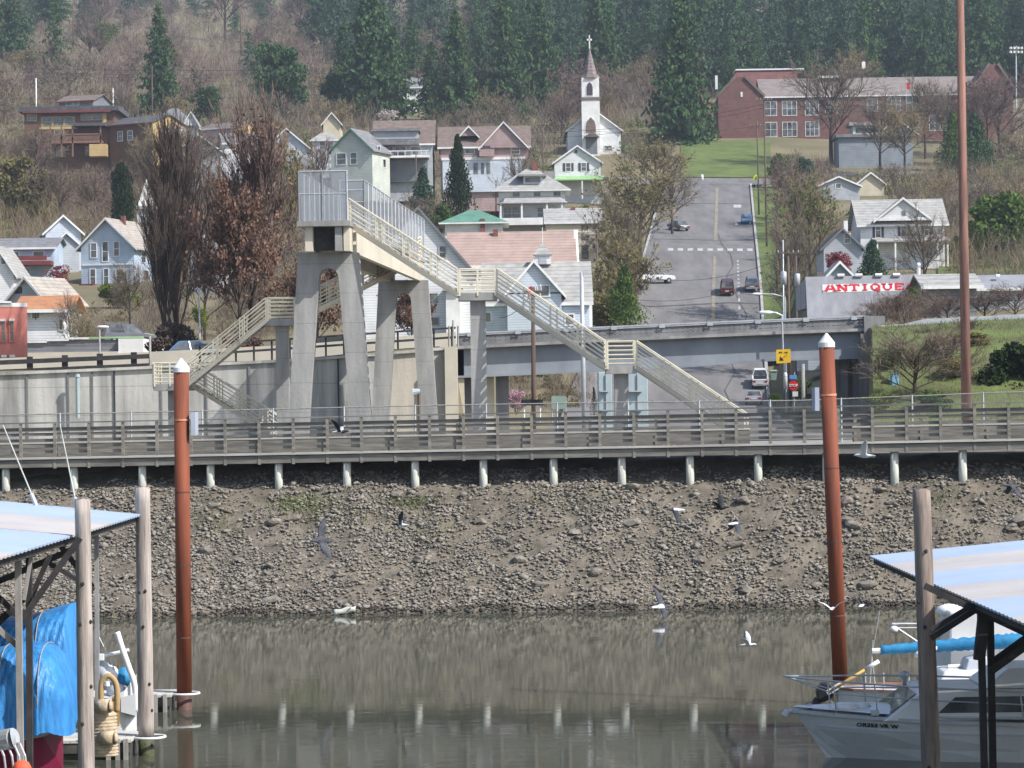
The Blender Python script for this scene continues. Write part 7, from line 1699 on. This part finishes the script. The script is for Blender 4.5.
# raft and rope coil standing on the dock by the wooden pile
t = thing('rope_bale', 'beige rope wound fender bale standing on the dock between the two wooden piles', 'fender', P(104, 752, 50)); c = t.location
rings = []
for k in range(40):
    u = k / 39; z0_ = P(104, 756 - 44 * u, 50).z; rr_ = .26 * (1 + .07 * math.sin(k * 2.1)) * (.86 if k in (0, 39) else 1); xx = P(103.5 - 1.5 * u, 740, 50).x; rings.append([Vector((xx + rr_ * 1.0 * math.cos(a), 50 + rr_ * .8 * math.sin(a), z0_)) for a in [2 * math.pi * q / 18 for q in range(18)]])
MB(c).loft(rings).build('winding', m_rope, t, smooth=True)
for yy_, xx_ in ((706, 103), (738, 108)):
    a = P(xx_ - 7, yy_, 49.8); b_ = P(xx_ + 7, yy_, 49.7); MB(c).tube(a, b_, .12, .12, 14).tube(b_, b_ + Vector((.05, 0, 0)), .12, .04, 14).build('roll_end', m_rope, t, smooth=True)
t = thing('foam_arch', 'tan upside down U shaped foam arch behind the rope bale', 'fender', P(108, 722, 51.5)); c = t.location
pts = [P(101.5, 712, 51.5), P(101, 688, 51.5), P(103, 680, 51.5), P(108.5, 676, 51.5), P(114, 680, 51.5), P(117, 690, 51.5), P(117, 712, 51.5)]
MB(c).path(curve(pts), .055, 10).build('padding', m_tan, t, smooth=True); MB(c).tube(P(107, 681, 51.5), P(107, 686, 51.5), .06, .06, 8).build('buckle', m_trim, t)
t = thing('plywood_sheet', 'ochre plywood sheet standing on the dock behind the rope bale', 'board', P(115, 725, 52)); c = t.location
MB(c).hexa([P(110, 727, 52), P(119.5, 726, 52), P(119.5, 726, 52.06), P(110, 727, 52.06), P(112, 698, 52), P(119.5, 695, 52), P(119.5, 695, 52.06), P(112, 698, 52.06)]).build('panel', m_oar, t); MB(c).bar(P(112, 698, 51.98), P(119.5, 695, 51.98), .04, .04).build('batten', m_tan, t)
t = thing('skiff', 'small white skiff with raised white spar and blue bundles moored between the wooden piles', 'boat', P(124, 722, 57)); c = t.location; c.z = 0; t.location = c
sk = [(P(97, 715, 57).x, .5, .35, .75, -.1), (P(112, 715, 57).x, .58, .45, .72, -.15), (P(128, 715, 57).x, .5, .3, .85, -.15), (P(136.5, 715, 57).x, .12, .04, 1.12, -.05)]
MB(c).loft([[p + Vector((0, 57, 0)) for p in r_] for r_ in hull(c, sk)]).build('hull', m_gel, t)
MB(c).path(curve([P(136.5, 712, 56.6), P(134.5, 685, 56.6), P(129, 668, 56.6), P(122, 648, 56.6), P(117, 632, 56.6)]), .06, 10).build('spar', m_trim, t, smooth=True)
MB(c).path([P(98, 635, 56.8), P(114, 668, 56.8), P(121, 690, 56.8)], .012, 5).build('stay', m_galv, t)
MB(c).tube(P(99, 657, 56.8), P(129, 650, 56.8), .035, .035, 8).build('cross_bar', m_trim, t); MB(c).box(P(98, 660, 56.7).x, 56.6, P(98, 660, 56.7).z, P(104, 654, 56.7).x, 56.8, P(98, 654, 56.7).z).build('float_block', m_trim, t)
for x0_, y0_, s_, mt in ((110, 676, .2, m_trim), (118, 690, .22, m_gelgrey), (124, 678, .16, m_tarp2), (104, 672, .16, m_gelgrey), (121, 704, .2, m_black)): MB(c).lathe(P(x0_, y0_ + 8, 56.9), [(.03, 0), (s_, .06), (s_ * 1.1, .2), (s_ * .6, .34), (.03, .38)], 9).build('bundle', mt, t, smooth=True)
MB(c).hexa([P(121, 712, 56.5), P(136, 716, 56.5), P(136, 716, 56.9), P(121, 712, 56.9), P(121, 697, 56.5), P(135.5, 694, 56.5), P(135.5, 694, 56.9), P(121, 697, 56.9)]).build('bow_board', m_gel, t)
# whip aerials rising from the shelter roof
for (a, b_, lab) in (((60, 425), (75, 498), 'tall leaning pale whip aerial behind the front left wooden pile'), ((3, 425), (29, 488), 'leaning grey whip aerial at the far left in front of the boardwalk')):
    Y = 52.5; p1 = P(b_[0], b_[1], Y); p0 = P(a[0], a[1], Y); zr = 4.46 + .11 * (-6.93 - p1.x) if p1.x < -6.93 else 4.4
    dd = (p1 - p0).normalized(); foot = p1 + dd * max(0, (p1.z - zr) / max(.1, -dd.z))
    t = thing('whip_aerial', lab, 'aerial', foot); MB(foot).tube(foot, p0, .016, .010, 6).build('rod', m_pile_lt, t); MB(foot).tube(foot - dd * .25, foot, .04, .04, 8).build('mount', m_galv, t)
# ------------------------------------------------------------------ right: cruiser, sailboat, far boat
t = thing('motor_cruiser', 'white motor cruiser with chrome bow rail and dark side windows moored on the right', 'boat', (P(930, 740, 51).x, 51, 0)); c = t.location
Yc = 51.2
def bx_(px): return P(px, 720, Yc - 1.0).x
x_b = bx_(798)
st = []
for u, bd, bw_, zd_, zk in ((0, .03, .0, .88, .5), (.03, .22, .01, .87, .2), (.08, .52, .10, .85, -.15), (.16, .88, .38, .82, -.4), (.28, 1.18, .80, .77, -.45), (.45, 1.33, 1.12, .72, -.45), (.7, 1.36, 1.2, .69, -.4), (1.0, 1.3, 1.2, .68, -.35)):
    st.append((x_b + 8.6 * u, bd, bw_, zd_, zk))
# raked stem: the lower points start further aft
rings = []
for i, (x, bd, bw_, zd_, zk) in enumerate(st):
    rk = .62 * max(0, 1 - i / 4.0); zz = lambda z_: rk * (1 - max(0, z_) / zd_) if zd_ else 0
    R_ = []
    for y_, z_ in ((-bd, zd_), (-(bd * .78 + bw_ * .22), zd_ * .62), (-(bd * .35 + bw_ * .65), zd_ * .28), (-bw_, -.02), (0, zk), (bw_, -.02), ((bd * .35 + bw_ * .65), zd_ * .28), ((bd * .78 + bw_ * .22), zd_ * .62), (bd, zd_)):
        R_.append(Vector((x + zz(z_) * (1.0 if i < 4 else 0), Yc + y_, z_)))
    rings.append(R_)
MB(c).loft(rings, closed=True).build('hull', m_gel, t, smooth=False)
ru = MB(c)
for a, b_ in zip(rings[:-1], rings[1:]):
    for q in (0, 8): ru.bar(a[q] + Vector((0, -.02 if q == 0 else .02, -.03)), b_[q] + Vector((0, -.02 if q == 0 else .02, -.03)), .05, .06)
ru.build('rub_rail', m_galv, t)
sp2 = MB(c)
for a, b_ in zip(rings[1:-1], rings[2:]):
    p, q_ = a[0].lerp(a[1], .8), b_[0].lerp(b_[1], .8); sp2.bar(p + Vector((0, -.012, 0)), q_ + Vector((0, -.012, 0)), .02, .03)
sp2.build('side_stripe', m_gelgrey, t)
dkm = MB(c)                           # slightly domed foredeck
rows = []
for (x, bd, bw_, zd_, zk) in st[:]: rows.append([Vector((x, Yc + bd * s_ * .96, zd_ + .05 + .10 * (1 - abs(s_) ** 2) * min(1, bd))) for s_ in (-1, -.6, -.2, .2, .6, 1)])
dkm.loft(rows, closed=False).build('deck', m_gel, t, smooth=True)
def trunk(x0, x1, y0, y1, z0_, z1_, fr, name, mat, top=.8, bev=.04):   # cabin block with raked front and tumblehome
    return MB(c).hexa([(x0, y0, z0_), (x1, y0, z0_), (x1, y1, z0_), (x0, y1, z0_), (x0 + fr, y0 + .14, z1_), (x1, y0 + .14, z1_), (x1, y1 - .14, z1_), (x0 + fr, y1 - .14, z1_)]).build(name, mat, t, bevel=bev)
xa = bx_(908); trunk(xa - .45, bx_(1150), Yc - 1.05, Yc + 1.05, .74, 1.28, .75, 'cabin', m_gel); trunk(bx_(985), bx_(1150), Yc - .95, Yc + .95, 1.285, 1.62, .45, 'cabin_top', m_gel)
def sidept(px, z_): return Vector((bx_(px), Yc - 1.05 + .14 * (z_ - .74) / .54 - .012, z_))
MB(c).poly([sidept(938, .88), sidept(1140, .87), sidept(1140, 1.15), sidept(956, 1.15)]).build('side_window', m_glass, t)
def frpt(y_, z_): f_ = (z_ - .74) / .54; return Vector((xa - .45 + .75 * f_ - .015, y_, z_ + .012))
MB(c).poly([frpt(Yc - .88, .86), frpt(Yc + .88, .86), frpt(Yc + .8, 1.2), frpt(Yc - .8, 1.2)]).build('windscreen', m_glass, t)
for px, s_ in ((850, .22), (868, .12)): MB(c).lathe((bx_(px), Yc - .3, .90), [(s_ * 1.2, 0), (s_ * 1.2, .05), (s_, .10), (.02, .12)], 12).build('deck_hatch', m_gel, t, smooth=True)
MB(c).box(bx_(872), Yc - .9, .84, bx_(880), Yc - .82, .93).build('cleat', m_galv, t); MB(c).lathe((bx_(911), Yc - .25, 1.26), [(.04, 0), (.035, .14), (.09, .2), (.11, .27), (.02, .3)], 10).build('search_light', m_galv, t, smooth=True)
# pulpit rail
rl = MB(c); top = [Vector((x_b - .15, Yc, 1.47))]
for (x, bd, *_r) in st[2:7]: top.append(Vector((x, Yc - bd * .95, 1.45 - .25 * (x - x_b) / 5)))
top2 = [Vector((p.x, 2 * Yc - p.y, p.z)) for p in top]
for ln in (top, top2): rl.path(ln, .018, 6); rl.path([Vector((p.x, p.y, p.z - .22)) if k else p for k, p in enumerate(ln)], .013, 6)
for ln in (top, top2):
    for p in ln[1:]: rl.tube(p, Vector((p.x + .05, p.y, .82)), .014, .014, 6)
rl.build('bow_rail', m_galv, t, smooth=True)
MB(c).tube((x_b - .12, Yc - .02, .82), (x_b + .35, Yc, .92), .05, .06, 8).tube((x_b - .14, Yc - .02, .76), (x_b - .08, Yc - .02, .86), .08, .06, 8).build('anchor_roller', m_galv, t)
tx = text('registration_number', 'OR353 VR W', m_black, t, Vector((bx_(877), Yc - 1.13, .66)) - c, .10, (math.pi / 2 - .25, 0, R(-3)), 1.25, .003, .004)
# find the hull side under the lettering
hb = next(k for k in range(len(st) - 1) if st[k + 1][0] > bx_(877)); f_ = (bx_(877) - st[hb][0]) / (st[hb + 1][0] - st[hb][0])
pA = rings[hb][0].lerp(rings[hb + 1][0], f_); pB = rings[hb][1].lerp(rings[hb + 1][1], f_); pm = pA.lerp(pB, .52)
ax = (rings[hb + 1][0].lerp(rings[hb + 1][1], .52) - rings[hb][0].lerp(rings[hb][1], .52)).normalized(); up_ = (pA - pB); up_ = (up_ - ax * up_.dot(ax)).normalized(); nn = ax.cross(up_).normalized()
tx.matrix_local = Matrix.Translation(pm + nn * .02 - c) @ Matrix((( ax.x, up_.x, nn.x, 0), (ax.y, up_.y, nn.y, 0), (ax.z, up_.z, nn.z, 0), (0, 0, 0, 1))) @ Matrix.Diagonal((1.3, 1, 1, 1))
# sailboat behind
t = thing('sailboat', 'white sailboat with boom under a furled blue sail cover behind the cruiser', 'boat', (P(950, 700, 58.5).x, 58.5, 0)); c = t.location
Ys = 58.5; sx_ = lambda px: P(px, 700, Ys).x
st2 = [(sx_(836), .45, .3, .50, -.1), (sx_(850), .6, .45, .48, -.3), (sx_(920), .95, .8, .44, -.4), (sx_(1000), 1.0, .85, .46, -.4), (sx_(1120), .5, .3, .6, -.3), (sx_(1150), .05, .02, .7, -.1)]
MB(c).loft([[p + Vector((0, Ys, 0)) for p in r_] for r_ in hull(c, st2)]).build('hull', m_gel, t)
mb = MB(c)
for (xa_, ba, _, za, _), (xb_, bb, _, zb_, _) in zip(st2[:-1], st2[1:]):
    for s_ in (-1, 1): mb.bar((xa_, Ys + s_ * ba, za + .03), (xb_, Ys + s_ * bb, zb_ + .03), .06, .05)
mb.build('toe_rail', m_polered, t)
MB(c).hexa([(sx_(930), Ys - .75, .45), (sx_(1100), Ys - .6, .5), (sx_(1100), Ys + .6, .5), (sx_(930), Ys + .75, .45), (sx_(940), Ys - .6, .86), (sx_(1090), Ys - .5, .95), (sx_(1090), Ys + .5, .95), (sx_(940), Ys + .6, .86)]).build('cabin', m_gel, t, bevel=.05)
MB(c).hexa([(sx_(962), Ys - .5, .86), (sx_(985), Ys - .5, .86), (sx_(985), Ys + .4, .86), (sx_(962), Ys + .4, .86), (sx_(966), Ys - .4, 1.08), (sx_(985), Ys - .4, 1.14), (sx_(985), Ys + .3, 1.14), (sx_(966), Ys + .3, 1.08)]).build('winch_box', m_gelgrey, t, bevel=.03)
bm0, bm1 = P(872, 651, Ys), P(1045, 640, Ys)
MB(c).tube(bm0, bm1, .055, .055, 10).build('boom', m_trim, t)
cv = []
for k in range(40):
    u = k / 39; p = P(881, 650, Ys).lerp(P(1045, 641, Ys), u); s_ = .09 + .07 * u; cv.append([p + Vector((.02 * math.sin(q * 3 + k), s_ * .8 * math.cos(q * math.pi / 7) * (1 + .08 * math.sin(k * 1.9 + q)), s_ * (1 + .2 * math.sin(k * 2.3 + q * 2)) * math.sin(q * math.pi / 7) + .05 * u)) for q in range(14)])
MB(c).loft(cv).build('sail_cover', m_tarp2, t, smooth=True)
MB(c).loft([[P(915 + 22 * k / 5, 655 - 7 * k / 5, Ys - .3) + Vector((0, .05 * math.cos(q), (.05 + .03 * math.sin(k * 2)) * math.sin(q))) for q in [w_ * math.pi / 4 for w_ in range(8)]] for k in range(6)]).build('furled_sail', m_trim, t, smooth=True)
MB(c).tube(P(948, 667, Ys), P(1045, 662, Ys), .05, .05, 8).build('spare_spar', m_trim, t)
for x_, y_ in ((871, 650), (1000, 640)): MB(c).tube(P(x_, y_, Ys), P(x_ + (6 if x_ < 900 else 0), 700, Ys), .012, .012, 5).build('stay', m_galv, t)
MB(c).tube(P(869, 700, Ys), P(873, 640, Ys), .012, .012, 5).tube(P(873, 650, Ys), P(880, 610, Ys), .008, .008, 5).build('backstay', m_galv, t)
for px in (862, 880, 905): MB(c).tube((sx_(px), Ys - .6, .45), (sx_(px), Ys - .6, .85), .02, .02, 6).build('stanchion', m_galv, t)
# outboard motor on the sailboat's transom
t = thing('outboard_motor', 'tilted black outboard motor with tan bracket on the sailboat stern', 'motor', P(822, 700, 58.2)); c = t.location
q = lambda x, y, d=0.0: P(x, y, 58.2 + d)
prof = [q(816, 690), q(822, 682.5), q(829, 682.5), q(833, 689), q(832, 697), q(823, 702), q(817, 699)]
MB(c).prism([p - Vector((0, .15, 0)) for p in prof], (0, .32, 0)).build('cowling', m_black, t, bevel=.03)
MB(c).hexa([q(806, 708, -.08), q(812, 709, -.08), q(812, 709, .08), q(806, 708, .08), q(815, 697, -.08), q(823, 702, -.08), q(823, 702, .08), q(815, 697, .08)]).build('leg', m_dksteel, t)
MB(c).tube(q(803, 709), q(808, 708), .03, .12, 10).build('propeller', m_dksteel, t)
MB(c).prism([q(829, 700, -.1), q(836, 702, -.1), q(838, 690, -.1), q(831, 688, -.1)], (0, .22, 0)).build('bracket', m_tan, t)
t = thing('steering_oar', 'long yellow and white oar leaning up from the outboard motor', 'oar', q(830, 695)); c = t.location
MB(c).tube(q(829, 692, -.3), q(866, 669, -.3), .035, .03, 8).build('shaft', m_oar, t, smooth=True)
a_, b_ = q(827, 693, -.3), q(842, 684, -.3); MB(c).bar(a_, b_, .03, .1, (0, 0, 1)).build('blade', m_trim, t); MB(c).tube(q(866, 669, -.3), q(879, 661, -.3), .045, .04, 8).build('grip', m_trim, t, smooth=True)
# far cabin boat
t = thing('fishing_boat', 'white boat with radar dome and dark red cover behind the blue sail cover', 'boat', (P(980, 660, 63).x, 63, 0)); c = t.location; Y3 = 63.0; fx = lambda px: P(px, 650, Y3).x
st3 = [(fx(930), .4, .2, 1.0, -.1), (fx(945), .9, .6, .95, -.3), (fx(1050), 1.1, .9, .95, -.3), (fx(1120), .9, .7, 1.0, -.3)]
MB(c).loft([[p + Vector((0, Y3, 0)) for p in r_] for r_ in hull(c, st3)]).build('hull', m_gel, t)
MB(c).box(fx(945), Y3 - .7, .9, fx(1040), Y3 + .7, 1.75).build('cabin', m_gel, t, bevel=.05)
MB(c).tube(P(892, 624, Y3), P(960, 624, Y3), .03, .03, 6).tube(P(892, 628, Y3), P(960, 628, Y3), .02, .02, 6).tube(P(897, 628, Y3), P(918, 642, Y3), .02, .02, 6).tube(P(918, 642, Y3), P(940, 655, Y3), .025, .025, 6).build('bow_rail', m_galv, t)
MB(c).lathe(P(894, 633, Y3), [(.02, 0), (.09, .04), (.1, .12), (.02, .16)], 10).build('bow_lamp', m_trim, t, smooth=True)
MB(c).lathe(P(949, 616, Y3), [(.05, 0), (.26, .02), (.29, .1), (.26, .2), (.1, .26), (.02, .27)], 18).build('radar_dome', m_trim, t, smooth=True)
MB(c).tube(P(949, 616, Y3), P(950, 645, Y3), .06, .07, 8).tube(P(958, 600, Y3), P(954, 620, Y3), .015, .015, 5).tube(P(968, 650, Y3), P(966, 618, Y3), .02, .02, 5).build('mast', m_trim, t)
MB(c).lathe(P(1000, 640, Y3), [(.05, -.3), (.45, -.15), (.5, .1), (.34, .42), (.1, .55), (.02, .56)], 14).build('dark_red_cover', m_polered, t, smooth=True)
MB(c).tube(P(940, 622, Y3), P(1030, 616, Y3), .03, .03, 6).build('canopy_rail', m_galv, t); MB(c).hexa([P(1006, 640, Y3), P(1030, 640, Y3), P(1030, 640, Y3 + .5), P(1006, 640, Y3 + .5), P(1004, 624, Y3), P(1030, 622, Y3), P(1030, 622, Y3 + .5), P(1004, 624, Y3 + .5)]).build('canvas_side', m_gelgrey, t)
# ------------------------------------------------------------------ things at the water line
t = thing('driftwood_log', 'pale driftwood log lying at the water line', 'log', P(345, 611, 87)); c = t.location
mb = MB(c); rg_ = [];
for k in range(9): p = P(334 + 21.5 * k / 8, 613 - 4 * k / 8, 87.1); rg_.append([p + Vector((0, .09 * (1 + .2 * math.sin(k)) * math.cos(q), .10 * (1 + .2 * math.cos(k * 1.3)) * math.sin(q))) for q in [w_ * math.pi / 4 for w_ in range(8)]])
mb.loft(rg_).build('log', m_pile_lt, t, smooth=True); MB(c).tube(P(347, 611, 87.05), P(351, 607.5, 87.0), .03, .015, 6).build('branch_stub', m_greytimber, t)
t = thing('driftwood_log', 'thin grey branch lying on the stones near the right rust red pile', 'log', P(848, 550, 90)); c = t.location
MB(c).path([P(842, 552, 90.2), P(850, 549.5, 90.2), P(858, 548, 90.2)], .03, 6).build('log', m_greytimber, t); MB(c).tube(P(850, 549.5, 90.2), P(853, 546, 90.1), .018, .01, 5).build('branch_stub', m_greytimber, t)
# ------------------------------------------------------------------ birds
def bird(px, py, Y, head, bank, wl, wr, size, mat, label, pitch=0.0, belly=None):
    bm = bmesh.new(); n_ = 8; rings = []
    for x, r_, z in ((-.19, .012, .0), (-.12, .032, 0), (-.03, .055, 0), (.06, .055, .005), (.13, .036, .015), (.17, .032, .025), (.205, .02, .02), (.23, .005, .012)):
        rings.append([bm.verts.new((x, r_ * math.cos(2 * math.pi * k / n_ + math.pi / 8), z + r_ * .9 * math.sin(2 * math.pi * k / n_ + math.pi / 8))) for k in range(n_)])
    fcs = {}
    for a in range(len(rings) - 1):
        for k in range(n_): fcs[(a, k)] = bm.faces.new((rings[a][k], rings[a][(k + 1) % n_], rings[a + 1][(k + 1) % n_], rings[a + 1][k]))
    bm.faces.new(rings[0][::-1]); tail = bm.faces.new(rings[-1])
    def ext(f, pts):
        rr_ = bmesh.ops.extrude_discrete_faces(bm, faces=[f]); f2 = rr_['faces'][0]
        return f2
    def wing(sd, ang, mid):
        key = (2, 7) if sd > 0 else (2, 3)
        f = fcs[key]; s = 1 if sd > 0 else -1
        span = [(.10, .075, .0, .014), (.22, .075, -.02, .010), (.30, .05, -.05, .006), (.40, .015, -.10, .003)]
        for i, (d_, ch_, sw, th_) in enumerate(span):
            f = ext(f, None); vs_ = list(f.verts); a_ = ang if i < 2 else ang * mid
            y = s * (.04 + (d_ * math.cos(ang) if i < 2 else .22 * math.cos(ang) + (d_ - .22) * math.cos(a_))); z = .02 + (d_ * math.sin(ang) if i < 2 else .22 * math.sin(ang) + (d_ - .22) * math.sin(a_))
            vs_.sort(key=lambda v: v.co.x)
            lo, hi = sorted(vs_[:2], key=lambda v: v.co.z), sorted(vs_[2:], key=lambda v: v.co.z)
            for pr, xs_ in ((lo, -1), (hi, 1)):
                for v, zs_ in zip(pr, (-1, 1)): v.co = Vector((sw + xs_ * ch_, y - zs_ * s * th_ * math.sin(a_), z + zs_ * th_ * math.cos(a_)))
    wing(1, wl, .6); wing(-1, wr, .6)
    # tail fan out of the rear cap
    for k, v in enumerate(rings[0]): v.co.y *= 3.2; v.co.z *= .35; v.co.x -= .03
    bm.normal_update(); bmesh.ops.recalc_face_normals(bm, faces=bm.faces)
    me = bpy.data.meshes.new('bird'); bm.to_mesh(me); bm.free(); me.materials.append(mat)
    if belly:
        me.materials.append(belly)
        for p in me.polygons:
            cx_ = p.center
            if abs(cx_.y) < .07 and (cx_.x < .08): p.material_index = 1
    for p in me.polygons: p.use_smooth = True
    o = bpy.data.objects.new('bird', me); COL.objects.link(o); o.location = P(px, py, Y); o.rotation_euler = (bank, pitch, head); o.scale = (size * 1.35,) * 3
    sb = o.modifiers.new('sub', 'SUBSURF'); sb.levels = 1; sb.render_levels = 1
    tagit(o, label, 'bird', 'birds flying over the water')
bird(340, 432, 84, R(-20), .1, 1.25, 1.1, .95, m_featherdk, 'dark bird with raised wings in front of the boardwalk rail', 0, m_featherwh)
bird(322, 541, 78, R(200), R(-60), .2, .25, 1.15, m_feather, 'grey bird banking steeply with long wings over the left part of the stony bank')
bird(401, 525, 80, R(170), .2, 1.1, .9, .8, m_featherdk, 'small dark bird with one raised wing over the middle of the stony bank', 0, m_featherwh)
bird(676, 510, 76, R(185), R(-15), -.95, -.8, .85, m_feather, 'grey bird with lowered wings and pale rump, highest of the three over the stones', 0, m_featherwh)
bird(720, 508, 78, R(-20), .1, .95, .6, .9, m_featherdk, 'dark bird with wings in a V right of the pale rumped one')
bird(735, 524, 77, R(25), .1, -.85, -.7, .85, m_feather, 'grey white bird with lowered wings below the V winged dark bird', 0, m_featherwh)
bird(865, 456, 80, R(160), R(30), .35, .5, 1.05, m_featherwh, 'white bellied bird gliding right of the tall red pile in front of the boardwalk', 0)
bird(1012, 486, 70, R(200), R(-10), -.7, -.9, .9, m_feather, 'grey bird with drooping wings at the right edge over the bank')
bird(661, 607, 84, R(20), R(40), .6, .2, 1.05, m_feather, 'blue grey bird with pale wing skimming the water line', 0, m_featherwh)
bird(748, 645, 62, R(-15), .1, 1.1, .75, .62, m_featherwh, 'white bird with raised wings over the open water')
bird(832, 609, 58, R(70), .1, .5, .8, .55, m_featherwh, 'pale bird passing in front of the right rust red pile')
bird(862, 606, 68, R(60), .1, .9, .25, .7, m_featherdk, 'dark bird with a raised wing just right of the rust red pile', 0, m_featherwh)

# ------------------------------------------------------------------ air
HAZE = .00015
mbz = MB(); mbz.box(-900, -30, -6, 900, 2450, 460); hz = mbz.build('haze', bpy.data.materials.new('haze_air')); m = hz.data.materials[0]; m.use_nodes = True; n = m.node_tree; n.nodes.clear()
pv = n.nodes.new('ShaderNodeVolumePrincipled'); pv.inputs['Color'].default_value = (.74, .84, 1, 1); pv.inputs['Density'].default_value = HAZE; pv.inputs['Anisotropy'].default_value = .2
ou = n.nodes.new('ShaderNodeOutputMaterial'); n.links.new(pv.outputs[0], ou.inputs['Volume']); hz['kind'] = 'stuff'; tagit(hz, 'thin pale blue haze in the air over town and hillside', 'haze')
